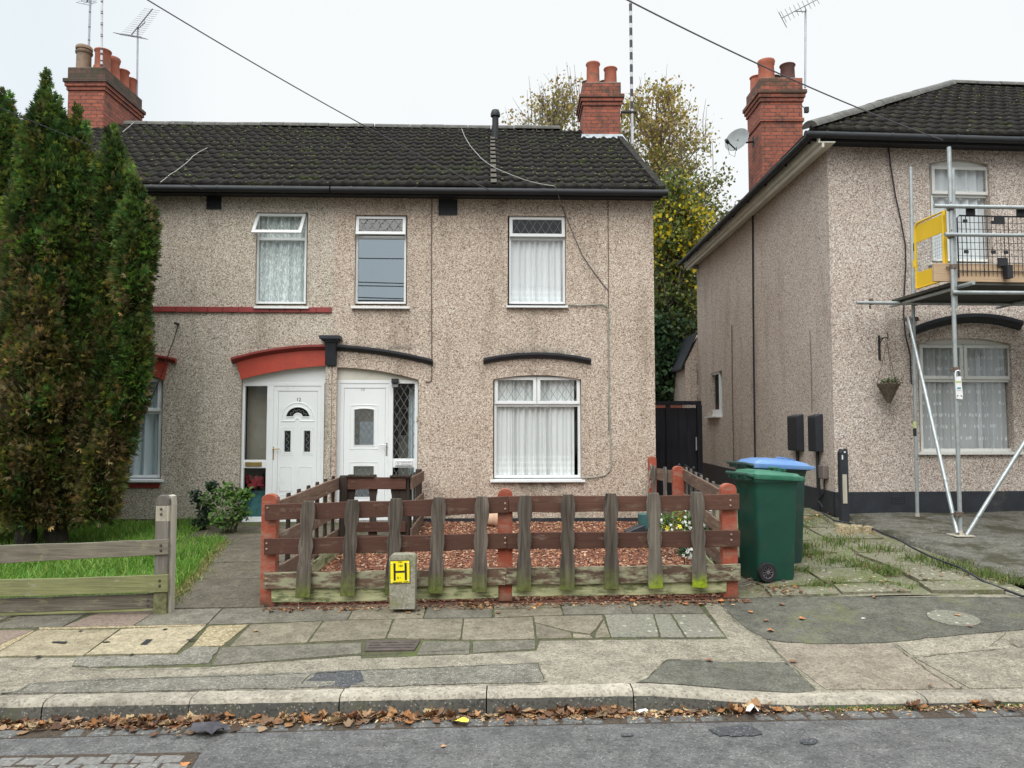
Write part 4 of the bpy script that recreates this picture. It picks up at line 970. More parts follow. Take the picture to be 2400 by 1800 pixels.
# vents
def vent(fr, x0, x1, y0, y1, house):
    u0, z1 = fr.uz(x0, y0); u1, z0 = fr.uz(x1, y1); m = MB(); bars(m, fr, u0, u1, z0, z1, .014, -.02, .014); m.box(fr, u0+.01, u1-.01, -.03, .002, z0+.01, z1-.01)
    for k in range(1, 9): m.box(fr, lerp(u0, u1, k/9)-.003, lerp(u0, u1, k/9)+.003, .002, .008, z0+.014, z1-.014)
    for k in range(1, 9): m.box(fr, u0+.014, u1-.014, .002, .006, lerp(z0, z1, k/9)-.003, lerp(z0, z1, k/9)+.003)
    return m.build('air_vent', M['gutter'], house)
vent(F1, 485, 519, 461, 491, h12); vent(F1, 1028, 1072, 467, 505, h10)
# roofs: one per house
roof10 = roof_plane('roof', F1, UP_-.02, UR+.10, W_E, Z_E, W_R, Z_R, M['roof'], h10, 14, seed=6)
roof12 = roof_plane('roof', F1, UL, UP_-.02, W_E, Z_E, W_R, Z_R, M['roof'], h12, 14, seed=9)
for hh, a_, b_ in ((h10, UP_-.02, UR+.10), (h12, UL, UP_-.02)):
    m = MB(); m.add([F1.p(a_, W_R, Z_R-.02), F1.p(b_, W_R, Z_R-.02), F1.p(b_, -DEPTH-.3, Z_E), F1.p(a_, -DEPTH-.3, Z_E)], [(0, 1, 2, 3)])
    m.add([F1.p(a_, W_E-.01, Z_E-.03), F1.p(b_, W_E-.01, Z_E-.03), F1.p(b_, W_R, Z_R-.05), F1.p(a_, W_R, Z_R-.05)], [(0, 1, 2, 3)])
    m.build('roof_backing', M['roof'], hh)
    mossbits(hh, F1, a_, b_, W_E, Z_E, W_R, Z_R, 650 if hh is h10 else 380, 3, (lambda u, t: clamp(.35+.25*(u+.5))) if hh is h10 else None)
    m = MB(); m.box(F1, a_, b_, W_E-.09, W_E-.07, Z_E-.115, Z_E-.02); m.box(F1, a_, b_, -.01, W_E-.09, Z_E-.09, Z_E-.075)
    m.build('fascia', M['gutter'], hh)
gutter(F1, UP_, UR+.16, W_E-.01, Z_E-.055, h10); gutter(F1, UL, UP_-.02, W_E-.01, Z_E-.055, h12)
ridge(F1, UP_, UR-1.05, W_R, Z_R+.03, h10); ridge(F1, UL+.7, UP_-.02, W_R, Z_R+.03, h12)
# verge of the gable
m = MB()
for k in range(14):
    t0, t1 = k/14, (k+1)/14+.01
    P = [F1.p(u, lerp(W_E, W_R, t), lerp(Z_E, Z_R, t)+dz) for dz in (-.05, .052) for t in (t0, t1) for u in (UR+.02, UR+.125)]
    m.hexa([p+Vector((0, 0, .0 if i < 4 else .0)) for i, p in enumerate(P)])
m.build('verge', M['roof'], h10)
m = MB(); r0 = F1.uz(1153, 330, 0)[0]
# newer tan tile strip below the flue
for k in range(11):
    t0 = (k+.02)/14; t1 = (k+1.0)/14; uu = F1.uz(1157, 400, .1)[0]
    P = []
    for dz in (0, .004):
        for t, q in ((t0, .042), (t1, .012)):
            for u in (uu-.045, uu+.045): P.append(F1.p(u, lerp(W_E, W_R, t)+.025, lerp(Z_E, Z_R, t)+q+dz+.024))
    m.hexa(P)
m.build('patched_tiles', M['tan_tile'], h10)
# chimneys
c10 = chimney(h10, 1.42, 2.16, 14.95, 15.75, 7.2, 8.72, [(1.64, 15.15, .46, .135, 'terracotta', 'plain'), (2.0, 15.2, .38, .13, 'terracotta', 'plain'), (1.58, 15.55, .26, .12, 'clay_dark', 'plain'), (1.92, 15.55, .26, .12, 'clay_dark', 'plain')], cap_h=.33, mossy=False)
m = MB(); fr = Frame((0, 0, 0), (1, 0, 0), (0, -1, 0)); zf = lambda y: 7.58+(y-15.0)*.62
m.hexa([Vector(p) for p in ((1.34, 15.75, 7.45), (2.26, 15.75, 7.45), (1.30, 14.62, 7.28), (2.32, 14.62, 7.28), (1.40, 15.75, 7.98), (2.18, 15.75, 7.98), (1.39, 14.93, 7.66), (2.19, 14.93, 7.66))])
m.build('lead_flashing', M['lead'], c10)
c12 = chimney(h12, -8.80, -8.08, 14.85, 16.35, 7.0, 8.98, [(-8.62, 15.05, .50, .14, 'clay_grey', 'cap'), (-8.24, 15.05, .42, .15, 'terracotta', 'plain'), (-8.26, 15.42, .44, .15, 'terracotta', 'roll'), (-8.22, 15.8, .36, .13, 'terracotta', 'plain'), (-8.22, 16.12, .33, .13, 'terracotta', 'plain'), (-8.62, 15.7, .4, .14, 'terracotta', 'plain')], cap_h=.32)
m = MB()
for k in range(5): y = 14.85+k*.22; z = 7.45+(y-14.85)*.62; m.hexa([Vector(p) for p in ((-8.085, y+.24, z-.1), (-7.86, y+.24, z-.06), (-8.085, y, z-.22), (-7.86, y, z-.22), (-8.07, y+.24, z+.30), (-8.066, y+.24, z+.30), (-8.07, y, z+.15), (-8.066, y, z+.15))])
m.box(Frame((0, 0, 0), (1, 0, 0), (0, -1, 0)), -8.9, -7.95, -14.86, -14.55, 7.22, 7.42)
m.build('lead_flashing', M['lead'], c12)
# flue terminal
zfl = F1.uz(1160, 338, -2.9)[1]
p0 = F1.px(1161, 338, -3.05); zt_ = F1.uz(1161, 258, -3.05)[1]
m = MB(); h = zt_-p0.z; m.lathe(p0-Vector((0, 0, .25)), [(.062, 0), (.062, h*.8+.25), (.092, h*.81+.25), (.095, h*.87+.25), (.088, h*.92+.25), (.07, h*.99+.25), (.03, h+.25)], 18)
fo = m.build('flue', M['gutter'], h10, smooth=True)
m = MB(); m.lathe(p0-Vector((0, 0, .12)), [(.16, -.04), (.12, .05), (.07, .17)], 18); m.build('flue_collar', M['gutter'], fo, smooth=True)
m = MB(); m.hexa([p0+Vector(q) for q in ((-.2, .15, .02), (.2, .15, .02), (-.2, -.22, -.17), (.2, -.22, -.17), (-.2, .15, .04), (.2, .15, .04), (-.2, -.22, -.15), (.2, -.22, -.15))]); m.build('flashing', M['lead'], fo)
# ---- doors
def frame_poly(fr, o, pts): return [fr.uz(x, y, o) for x, y in pts]
def head_panel(fr, house, top, z, w, mat):
    L = [(top[0][0], z)] + [(u, max(zz, z+.0005)) for u, zz in top] + [(top[-1][0], z)]
    m = MB(); m.prism(fr, L, w-.05, w-.004); return m.build('arch_panel', M[mat], house)
wD = -.07
# door of 12
uL_, zt = F1.uz(567, 897, wD); uR_, _ = F1.uz(761, 897, wD); zb = F1.uz(660, 1226, wD)[1]
uS = F1.uz(628, 1000, wD)[0]; uS2 = F1.uz(640, 1000, wD)[0]; uJ = F1.uz(752, 1000, wD)[0]
m = MB(); bars(m, F1, uL_, uR_, zb, zt, .05, wD-.06, wD); J0, J1 = F1.uz(653, 917, wD)[0]-.003, F1.uz(744, 917, wD)[0]+.003; JT = F1.uz(700, 917, wD)[1]+.003; m.box(F1, uS-.02, uS2, wD-.06, wD+.004, zb+.05, zt-.05); m.box(F1, uS2, J0, wD-.06, wD-.008, zb+.05, JT); m.box(F1, J1, uR_-.05, wD-.06, wD-.008, zb+.05, JT); m.box(F1, uS2, uR_-.05, wD-.06, wD-.008, JT, zt-.05)
zm1 = F1.uz(600, 1078, wD)[1]; zm2 = F1.uz(600, 1097, wD)[1]; m.box(F1, uL_+.05, uS-.02, wD-.06, wD-.006, zm2, zm1); m.box(F1, uL_+.05, uS-.02, wD-.06, wD-.006, zb+.05, zb+.09)
dr12 = m.build('door_surround', M['upvc'], h12, bevel=.004); dr12['label'] = 'white surround with tall dark side light, door of 12'
head_panel(F1, dr12, top12, zt, wD, 'upvc')
pane(F1, uL_+.05, uS-.02, zm1, zt-.05, wD-.03, dr12); pane(F1, uL_+.05, uS-.02, zb+.09, zm2, wD-.03, dr12)
def blk(mat, name, par, fr, xa, xb, ya, yb, w0, w1, bev=.0, wpx=None):
    ww = w1 if wpx is None else wpx
    u0, z1 = fr.uz(xa, ya, ww); u1, z0 = fr.uz(xb, yb, ww); m = MB(); m.box(fr, u0, u1, w0, w1, z0, z1); return m.build(name, mat, par, bevel=bev)
blk(M['brass'], 'letter_plate', dr12, F1, 574.5, 613, 1083, 1092.5, wD-.01, wD+.012, .003)
M['curt_red'] = plain('dark_red_flowers', (.22, .02, .03), .8, .5, 12); M['curt_teal'] = plain('teal_cloth', (.06, .20, .22), .8, .3, 12); M['blind'] = plain('beige_blind', (.26, .24, .19), .9, .1, 4)
pane(F1, uL_+.02, uS, zm2-.02, zt, -.30, dr12, 'blind', 'blind')
blk(M['curt_teal'], 'cloth', dr12, F1, 570, 625, 1150, 1222, -.35, -.33)
m = MB(); rr = random.Random(2)
for _ in range(26): q = F1.px(rr.uniform(577, 616), rr.uniform(1118, 1140), -.22); m.lathe(q, [(.005, -.03), (.04, 0), (.005, .03)], 7, axis=(rr.random(), -1, rr.random()))
m.build('red_flowers', M['curt_red'], dr12)
# leaf of 12
lu0, lz1 = F1.uz(653, 917, wD); lu1, _ = F1.uz(744, 917, wD); lz0 = zb+.03
wl = wD-.016
m = MB()
fan_c = F1.uz(698, 977.5, wl); fr_r = (F1.uz(726, 977, wl)[0]-fan_c[0])
def semi(cx_, cz, r1, r0, n=16):
    return [(cx_+r1*math.cos(math.pi*i/n), cz+r1*math.sin(math.pi*i/n)*.86) for i in range(n+1)] + [(cx_+r0*math.cos(math.pi*(n-i)/n), cz+r0*math.sin(math.pi*(n-i)/n)*.86) for i in range(n+1)]
fan = semi(fan_c[0], fan_c[1], fr_r, fr_r*.36)
def rp(x0, x1, y0, y1, w_=None): 
    w_ = wl if w_ is None else w_
    a, b = F1.uz(x0, y0, w_); c, d = F1.uz(x1, y1, w_); return [(a, d), (c, d), (c, b), (a, b)]
pl_, pr_ = rp(667, 680.5, 1010, 1059), rp(713, 726.5, 1010, 1059)
m.prism(F1, [(lu0, lz0), (lu1, lz0), (lu1, lz1), (lu0, lz1)], wl-.04, wl, holes=[fan, pl_, pr_])
dl = m.build('door', M['upvc'], h12); dl['label'] = 'white door of number 12 with fanlight'
def rim(fr, loop, par, mat, r=.006, w=0, k=1.0, name='moulding', closed=True):
    cx_ = sum(p[0] for p in loop)/len(loop); cz = sum(p[1] for p in loop)/len(loop)
    P = [fr.p(p[0]+(p[0]-cx_)/max(.001, abs(p[0]-cx_))*k*(abs(p[0]-cx_) > .01), w, p[1]+(p[1]-cz)/max(.001, abs(p[1]-cz))*k*(abs(p[1]-cz) > .01)) for p in loop]
    m = MB(); m.tube(P, r, 6, closed=closed, cap=False); return m.build(name, mat, par)
for lp in (pl_, pr_): rim(F1, lp, dl, M['upvc'], .010, wl, .012); rim(F1, lp, dl, M['upvc'], .006, wl, .045)
rim(F1, semi(fan_c[0], fan_c[1], fr_r*1.0, fr_r*.36), dl, M['upvc'], .009, wl, .0)
big = [(fan_c[0]-fr_r*1.38, fan_c[1]-.06), (fan_c[0]-fr_r*.42, fan_c[1]-.06)] + [(fan_c[0]-fr_r*.22*math.cos(math.pi*i/6), fan_c[1]-.06+fr_r*.24*math.sin(math.pi*i/6)) for i in range(7)] + [(fan_c[0]+fr_r*.42, fan_c[1]-.06), (fan_c[0]+fr_r*1.38, fan_c[1]-.06)] + [(fan_c[0]+fr_r*1.3*math.cos(math.pi*i/14), fan_c[1]+fr_r*1.22*math.sin(math.pi*i/14)) for i in range(15)]
rim(F1, big, dl, M['upvc'], .008, wl, 0.)
for x0, x1 in ((657, 683), (701, 730)):
    rim(F1, rp(x0, x1, 1094, 1150), dl, M['upvc'], .008, wl, 0.); rim(F1, rp(x0, x1, 1160, 1210), dl, M['upvc'], .008, wl, 0.)
for lp in (fan, pl_, pr_):
    us = [p[0] for p in lp]; zs = [p[1] for p in lp]; pane(F1, min(us), max(us), min(zs), max(zs), wl-.02, dl, 'dark_hollow' if lp is not fan else 'dark_hollow', 'dark_pane')
# scroll leading
m = MB()
for lp in (pl_, pr_):
    cu = (lp[0][0]+lp[1][0])/2; zz0, zz1 = lp[0][1], lp[2][1]
    m.tube([F1.p(cu+.022*math.sin(i*.75), wl-.014, lerp(zz0+.02, zz1-.02, i/24)) for i in range(25)], .003, 4)
m.tube([F1.p(fan_c[0]+fr_r*.68*math.cos(math.pi*(.08+.84*i/30))*(1+.12*math.sin(i)), wl-.014, fan_c[1]+.86*fr_r*.68*math.sin(math.pi*(.08+.84*i/30))*(1+.12*math.sin(i))) for i in range(31)], .003, 4)
m.build('leading', M['leadcame'], dl)
m = MB(); text_into(m, F1, '12', *F1.uz(700, 937, wl), .075, 0, wl+.003, sx=1.0); nb = m.build('door_number', M['signblack'], dl)
def handle(fr, x, ya, yb, par, mat, d):
    u, z1 = fr.uz(x, ya, wl); _, z0 = fr.uz(x, yb, wl); m = MB(); m.box(fr, u-.014, u+.014, wl, wl+.01, z0, z1); zc = lerp(z0, z1, .82); m.tube([fr.p(u, wl+.01, zc), fr.p(u, wl+.05, zc), fr.p(u+d, wl+.055, zc+.004)], .008, 8); return m.build('handle', mat, par, bevel=.002)
handle(F1, 640.5, 1047, 1078, dr12, M['brass'], .11)
# step plinth dark under both doors
for hh, xa, xb, y0 in ((h12, 566, 763, 1227), (h10, 789, 981, 1221)):
    u0 = F1.uz(xa, 1200)[0]; u1 = F1.uz(xb, 1200)[0]; z = F1.uz((xa+xb)/2, y0, 0)[1]; m = MB(); m.box(F1, u0, u1, -.13, -.005, ZB, z); m.build('door_step', M['black'], hh)
# door of 10
uL_, zt = F1.uz(790, 891, wD); uR_, _ = F1.uz(980, 891, wD); zb = F1.uz(880, 1220, wD)[1]
uS = F1.uz(910, 1000, wD)[0]; uS2 = F1.uz(921, 1000, wD)[0]
m = MB(); bars(m, F1, uL_, uR_, zb, zt, .05, wD-.06, wD); J0, J1 = F1.uz(807, 910, wD)[0]-.003, F1.uz(903, 910, wD)[0]+.003; JT = F1.uz(850, 910, wD)[1]+.003; m.box(F1, uS, uS2, wD-.06, wD+.003, zb+.05, zt-.05); m.box(F1, uL_+.05, J0, wD-.06, wD-.008, zb+.05, JT); m.box(F1, J1, uS, wD-.06, wD-.008, zb+.05, JT); m.box(F1, uL_+.05, uS, wD-.06, wD-.008, JT, zt-.05)
zm1 = F1.uz(948, 1075, wD)[1]; zm2 = F1.uz(948, 1096, wD)[1]; m.box(F1, uS2, uR_-.05, wD-.06, wD-.006, zm2, zm1)
dr10 = m.build('door_surround', M['upvc'], h10, bevel=.004)
head_panel(F1, dr10, top10, zt, wD, 'cream')
for za, zc in ((zm1, zt-.05), (zb+.05, zm2)):
    pane(F1, uS2, uR_-.05, za, zc, wD-.03, dr10); lattice(F1, uS2, uR_-.05, za, zc, wD-.026, dr10, .105, 1.75)
m = MB(); 
pl = blk(M['white'], 'letter_plate', dr10, F1, 926, 966, 1080, 1092, wD-.004, wD+.012, .003)
rim(F1, rp(928, 964, 1081.5, 1090.5, wD+.012), dr10, M['leadcame'], .0025, wD+.012, 0, 'plate_rim')
m = MB(); rr = random.Random(5)
for yy in (1084.5, 1088):
    x = 940
    while x < 960: wd_ = rr.uniform(1.2, 3.4); ua_, zz_ = F1.uz(x, yy, wD+.013); ub_, _ = F1.uz(x+wd_, yy, wD+.013); m.box(F1, ua_, ub_, wD+.012, wD+.0128, zz_-.004, zz_+.004); x += wd_+.9
ua_, zz_ = F1.uz(933.5, 1086, wD+.013); m.tube([F1.p(ua_+.013*math.cos(t), wD+.0125, zz_+.013*math.sin(t)) for t in np.linspace(0, 6, 14)], .002, 4, closed=True)
m.v and m.build('plate_lettering', M['wire_grey'], pl)
blk(M['cream'], 'inner_door', dr10, F1, 935, 960, 955, 1200, -1.0, -.97); blk(M['dark_hollow'], 'inner_door_glass', dr10, F1, 940, 955, 960, 1020, -.96, -.955)
curtain(F1, uR_-.16, uR_-.03, zb+.1, zt-.1, -.3, dr10, NB, 3, .02, 4)
lu0, lz1 = F1.uz(807, 910, wD); lu1, _ = F1.uz(903, 910, wD); lz0 = zb+.03
win = [(p[0], p[1]) for p in rp(831, 875.5, 961, 1043)]; ua, ub = win[0][0], win[1][0]; za, zc = win[0][1], win[2][1]
winl = [(ua, za), (ub, za)] + [(lerp(ub, ua, i/8), zc+.018*(1-(2*i/8-1)**2)) for i in range(9)]
low = rp(829, 875, 1093, 1165)
m = MB(); m.prism(F1, [(lu0, lz0), (lu1, lz0), (lu1, lz1), (lu0, lz1)], wl-.04, wl, holes=[winl, low]); dl = m.build('door', M['upvc'], h10); dl['label'] = 'white door with leaded arched pane'
for lp in (winl, low):
    rim(F1, lp, dl, M['upvc'], .009, wl, .008); rim(F1, lp, dl, M['upvc'], .007, wl, .06)
    us = [p[0] for p in lp]; zs = [p[1] for p in lp]; pane(F1, min(us), max(us), min(zs), max(zs), wl-.02, dl, 'glass_ref', 'pane'); lattice(F1, min(us), max(us), min(zs), max(zs)-.01, wl-.012, dl, .088, 1.5)
    pane(F1, min(us)-.02, max(us)+.02, min(zs), max(zs)+.02, wl-.06, dl, 'dark_hollow', 'dark_pane')
m = MB(); text_into(m, F1, '10', *F1.uz(850, 913.5, wl), .06, 0, wl+.003); m.build('door_number', M['brass'], dl)
handle(F1, 906.5, 1038, 1069, dr10, M['chrome'], -.11)
m = MB(); u, z = F1.uz(925, 898, .05); m.box(F1, u-.05, u+.05, -.06, .06, z+.0, z+.07); lm = m.build('lamp_hood', M['gutter'], None, bevel=.01)
bpy.data.objects.remove(lm)
lt = thing('wall_lamp', 'small black outdoor lamp above the side light of the leaded door', 'lamp', F1.p(u, .0, z-.06))
m.build('lamp_hood', M['gutter'], lt, bevel=.008); m = MB(); m.box(F1, u-.045, u+.045, -.06, .03, z-.06, z-.002); m.build('lamp_glass', M['leadcame'], lt, bevel=.006)
b = blk(M['cream'], 'doorbell', None, F1, 975, 979, 976, 988, wD, wD+.02, .004); tag(b, 'tiny cream bell push on the frame right of the leaded side light', 'doorbell')
# plinths
def plinth(fr, u0, u1, z0, z1, par, mat, w=.02): m = MB(); m.box(fr, u0, u1, -.02, w, z0, z1); return m.build('plinth', mat, par)
ugl = F1.uz(566, 1200)[0]
plinth(F1, UL, ugl, ZB, F1.uz(450, 1216)[1], h12, M['brick_moss'], .015)
plinth(F1, F1.uz(981, 1200)[0], UR, ZB, F1.uz(1250, 1214)[1], h10, M['black'], .015)
# ---- house beyond the conifers: only its roof shows
h14 = thing('terraced_house', 'next terraced house at far left, only its dark roof showing behind the tall conifers', 'house', F1.p((UL+ULL)/2, 0, .3))
wallmesh(F1, [(ULL, 0), (UL-.01, 0), (UL-.01, ZTOP), (ULL, ZTOP)], [rect(F1, -300, -170, 880, 1120), rect(F1, -280, -180, 500, 712)], M['dash_grey'], h14)
shell(F1, ULL, UL-.01, DEPTH, 0, ZTOP, h14, M['dash_grey'], Z_R-.1, right=False)
for a_, b_, c_, d_ in ((-299, -171, 881, 1119), (-279, -181, 501, 711)):
    u0, z1 = F1.uz(a_, c_, WB); u1, z0 = F1.uz(b_, d_, WB); m = MB(); bars(m, F1, u0, u1, z0, z1, .05, WB-.06, WB); o = m.build('window', M['upvc'], h14); pane(F1, u0, u1, z0, z1, WB-.03, o)
roof_plane('roof', F1, ULL, UL-.005, W_E, Z_E, W_R, Z_R, M['roof'], h14, 14, seed=19)
m = MB(); m.add([F1.p(ULL, W_R, Z_R-.02), F1.p(UL-.01, W_R, Z_R-.02), F1.p(UL-.01, -DEPTH-.3, Z_E), F1.p(ULL, -DEPTH-.3, Z_E)], [(0, 1, 2, 3)]); m.build('roof_backing', M['roof'], h14)
gutter(F1, ULL, UL-.03, W_E-.01, Z_E-.055, h14); ridge(F1, ULL, UL-.4, W_R, Z_R+.03, h14)
# ---- house on the right
h2 = thing('hipped_house', 'pebbledash house on the right with hipped roof and black plinth behind scaffolding', 'house', C2+Vector((2, .5, .55)))
U2 = 7.5; D2 = 7.8
GZ2 = F2.uz(2100, 1207)[1]; ZE2 = F2.uz(2100, 332, 0)[1]
hw = arc(F2, 2177, 2317, 385, 373, 620); hgr = arc(F2, 2149, 2369, 806, 793, 1064); far = rect(F2, 2700, 2900, 480, 700); 
wallmesh(F2, [(0, .2), (U2, .2), (U2, ZE2), (0, ZE2)], [hw, hgr], M['dash_right'], h2)
YR = D2
sw = rect(S2, 1692, 1666, 868, 978)
sw = [(min(p[0] for p in sw), sw[0][1]), (max(p[0] for p in sw), sw[0][1]), (max(p[0] for p in sw), sw[2][1]), (min(p[0] for p in sw), sw[2][1])]
wallmesh(S2, [(0, .2), (YR, .2), (YR, ZE2), (0, ZE2)], [sw], M['dash_right'], h2, 'side_wall')
m = MB(); B0 = C2+Vector((0, YR, 0)); Rr = F2.p(U2, 0, 0)
m.add([Vector((B0.x, B0.y, .2)), Vector((Rr.x, B0.y+.3, .2)), Vector((Rr.x, B0.y+.3, ZE2)), Vector((B0.x, B0.y, ZE2))], [(0, 1, 2, 3)])
m.add([Vector((Rr.x, Rr.y, .2)), Vector((Rr.x, B0.y+.3, .2)), Vector((Rr.x, B0.y+.3, ZE2)), Vector((Rr.x, Rr.y, ZE2))], [(0, 1, 2, 3)])
m.build('rear_wall', M['dash_right'], h2)
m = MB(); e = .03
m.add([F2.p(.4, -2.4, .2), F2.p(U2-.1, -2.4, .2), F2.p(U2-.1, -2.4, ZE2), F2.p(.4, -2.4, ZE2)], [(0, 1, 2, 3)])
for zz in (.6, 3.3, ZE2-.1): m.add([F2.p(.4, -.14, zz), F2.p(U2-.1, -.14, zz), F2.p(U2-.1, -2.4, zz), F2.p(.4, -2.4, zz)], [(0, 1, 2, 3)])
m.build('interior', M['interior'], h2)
# its windows
DOT = net('dotted_net', (.9, .92, .93), .62, 'dots'); PL2 = net('plain_net', (.85, .88, .90), .92)
M['old_white'] = plain('weathered_white_paint', (.72, .72, .68), .5, .06, 5, dirt=(.30, .29, .25), dsc=14, dth=(.64, .70))
o, gg3 = ground_window(F2, h2, 2151, 2368, 806, 1058, 891, 2258, (2152, 2398, 1058), hgr, 'old_white', None, lat=False, infill='old_white'); o['label'] = 'downstairs window with spotted net curtains'
a, b, c, d, e = gg3; curtain(F2, a, lerp(a, b, .42), c+.03, d-.03, -.15, o, DOT, 5, .03, 21, lean=-.1); curtain(F2, lerp(a, b, .38), lerp(a, b, .7), c+.03, d-.03, -.18, o, DOT, 2, .012, 22); curtain(F2, lerp(a, b, .66), b, c+.03, d-.03, -.15, o, DOT, 5, .03, 23)
o, gg4 = window_top_light(F2, h2, 2179, 2315, 389, 612, 459, (2178, 2350, 614), 0, (PL2, 5, .03, 31, 0), lat=False, mat='old_white', label='upstairs window behind the scaffold guard')
inf = MB(); head = hw[2:]; inf.prism(F2, [(head[-1][0], gg4[3])]+[(head[0][0], gg4[3])]+[(u, max(z, gg4[3]+.0005)) for u, z in head], WB-.05, WB-.004); inf.build('arch_panel', M['old_white'], o)
hood(F2, [(2140, 768), (2262, 735), (2400, 752)], h2, M['black'], 'arch_hood', t=.13, w1=.10)
u0, z1 = S2.uz(1690, 870, -.06); u1, z0 = S2.uz(1667, 976, -.06); ua, ub = min(u0, u1), max(u0, u1)
m = MB(); bars(m, S2, ua, ub, z0, z1, .05, -.08, -.02); m.box(S2, ua+.05, ub-.05, -.08, -.03, z0+.05, z0+.14); o = m.build('window', M['upvc'], h2, bevel=.003); pane(S2, ua+.05, ub-.05, z0+.14, z1-.05, -.05, o); pane(S2, ua, ub, z0, z1, -.09, o, 'dark_hollow', 'dark_pane')
sill(S2, ua-.08, ub+.08, z0+.01, M['upvc'], o, .08)
# plinths: front, side
zp = F2.uz(2150, 1152)[1]
m = MB(); m.box(F2, -.02, U2, -.02, .03, .2, zp); m.build('plinth', M['black'], h2, bevel=.004)
zs1 = S2.uz(1900, 1140)[1]; m = MB(); m.hexa([S2.p(u, ww, z) for z in (0, 1) for ww in (-.02, .03) for u in (0, YR)][:4]+[S2.p(u, ww, zz) for ww in (-.02, .03) for u, zz in ((0, zp-.0), (YR, S2.uz(1640, 1082)[1]))]); m.build('side_plinth', M['black'], h2)
vm = MB(); u0, z1 = F2.uz(2089, 1164, .03); u1, z0 = F2.uz(2121, 1181, .03); vm.box(F2, u0, u1, .02, .036, z0, z1); vb = vm.build('air_brick', M['black'], h2)
vm = MB()
for i in range(8):
    for j in range(4): a = lerp(u0, u1, (i+.3)/8); q = lerp(z0, z1, (j+.25)/4); vm.box(F2, a, a+(u1-u0)/16, .034, .038, q, q+(z1-z0)/8)
vm.build('air_brick_holes', M['dark_hollow'], vb)  # dark blocks in place of real holes, their shade put into the colour
# roof
OV = .33
zeave = F2.uz(2100, 318, OV)[1]+.05
Rp = at(2228, 200, C2.y+3.95); uRp = (Rp-F2.o).dot(F2.ux); wRp = (Rp-F2.o).dot(F2.n)
eu0 = -.42
hipf = lambda t: lerp(eu0, uRp, t)
rf = roof_plane('roof', F2, eu0, U2+.3, OV, zeave, wRp, Rp.z, M['roof'], h2, 14, per=.21, hip=hipf, seed=33, flat=.8)
A_ = F2.p(eu0, OV, zeave); Bk = Vector((C2.x-OV, C2.y+D2+.3, zeave)); RR_ = F2.p(U2+.3, wRp, Rp.z)
m = MB(); m.add([A_, Bk, Rp+Vector((0, 0, -.03))], [(0, 1, 2)]); m.add([Bk, Bk+Vector((9, .6, 0)), RR_, Rp+Vector((0, 0, -.03))], [(0, 1, 2, 3)]); m.add([A_-Vector((0, 0, .04)), F2.p(U2+.3, OV, zeave-.04), RR_-Vector((0, 0, .06)), Rp-Vector((0, 0, .06))], [(0, 1, 2, 3)])
m.build('hip_slopes', M['roof'], h2)
mossbits(h2, F2, eu0, U2, OV, zeave, wRp, Rp.z, 500, 8, lambda u, t: .3+.6*t, hipf)
ridge(None, 0, 0, 0, 0, h2, .11, A_+Vector((0, 0, .07)), Rp+Vector((0, 0, .05))); ridge(None, 0, 0, 0, 0, h2, .11, Rp+Vector((0, 0, .05)), RR_+Vector((0, 0, .05)))
gutter(F2, eu0-.05, U2, OV-.01, zeave-.06, h2)
m = MB(); m.box(F2, eu0+.05, U2, OV-.10, OV-.08, zeave-.13, zeave-.03); m.box(F2, .02, U2, -.01, OV-.10, zeave-.1, zeave-.085); m.build('fascia', M['gutter'], h2)
SG = Frame(C2+Vector((-OV-.03, 0, 0)), (0, 1, 0), (-1, 0, 0))
gutter(SG, -.35, D2+.3, 0, zeave-.06, h2)
m = MB(); SF = Frame(C2, (0, 1, 0), (-1, 0, 0)); m.box(SF, -.33, D2+.2, OV-.10, OV-.075, zeave-.17, zeave-.045); m.box(SF, -.33, D2+.2, .02, OV-.10, zeave-.17, zeave-.155); m.box(SF, -.33, D2+.2, OV-.155, OV-.125, zeave-.235, zeave-.172)
m.build('soffit_boards', M['cream'], h2)
# chimney
X0 = at(1782, 300, 14.4).x; X1 = at(1884, 300, 14.4).x; zt = at(1830, 183, 14.4).z
c2 = chimney(h2, X0+.02, X1-.02, 14.4, 15.25, 5.4, zt, [(X0+.21, 14.62, .42, .145, 'terracotta', 'roll'), (X0+.64, 14.66, .36, .14, 'clay_dark', 'plain'), (X0+.16, 15.05, .3, .13, 'terracotta', 'plain'), (X0+.5, 15.05, .3, .13, 'clay_dark', 'plain')], cap_h=.32, extra=zt-.86, mossy=False)
# rear lean-to of the right house
lx0 = 3.9
m = MB(); yb_ = C2.y+D2+.05; P = at(1600, 800, yb_+.2)
ltw = thing('lean_to', 'small pebbledash lean-to at the back corner of the right house', 'extension', (4.1, yb_+1, .5))
Lf = Frame((0, yb_, 0), (1, 0, 0), (0, -1, 0))
z_hi = at(1633, 795, yb_).z; z_lo = at(1605, 852, yb_).z; xlo = at(1606, 900, yb_).x
m.prism(Lf, [(xlo, .2), (4.6, .2), (4.6, z_hi+.15), (xlo, z_lo)], -3.0, 0); m.build('wall', M['dash_right'], ltw)
m = MB(); m.prism(Lf, [(xlo-.10, z_lo-.14), (4.50, z_hi+.11), (4.50, z_hi+.17), (xlo-.10, z_lo-.08)], -3.1, .05); m.build('roof', M['black'], ltw)
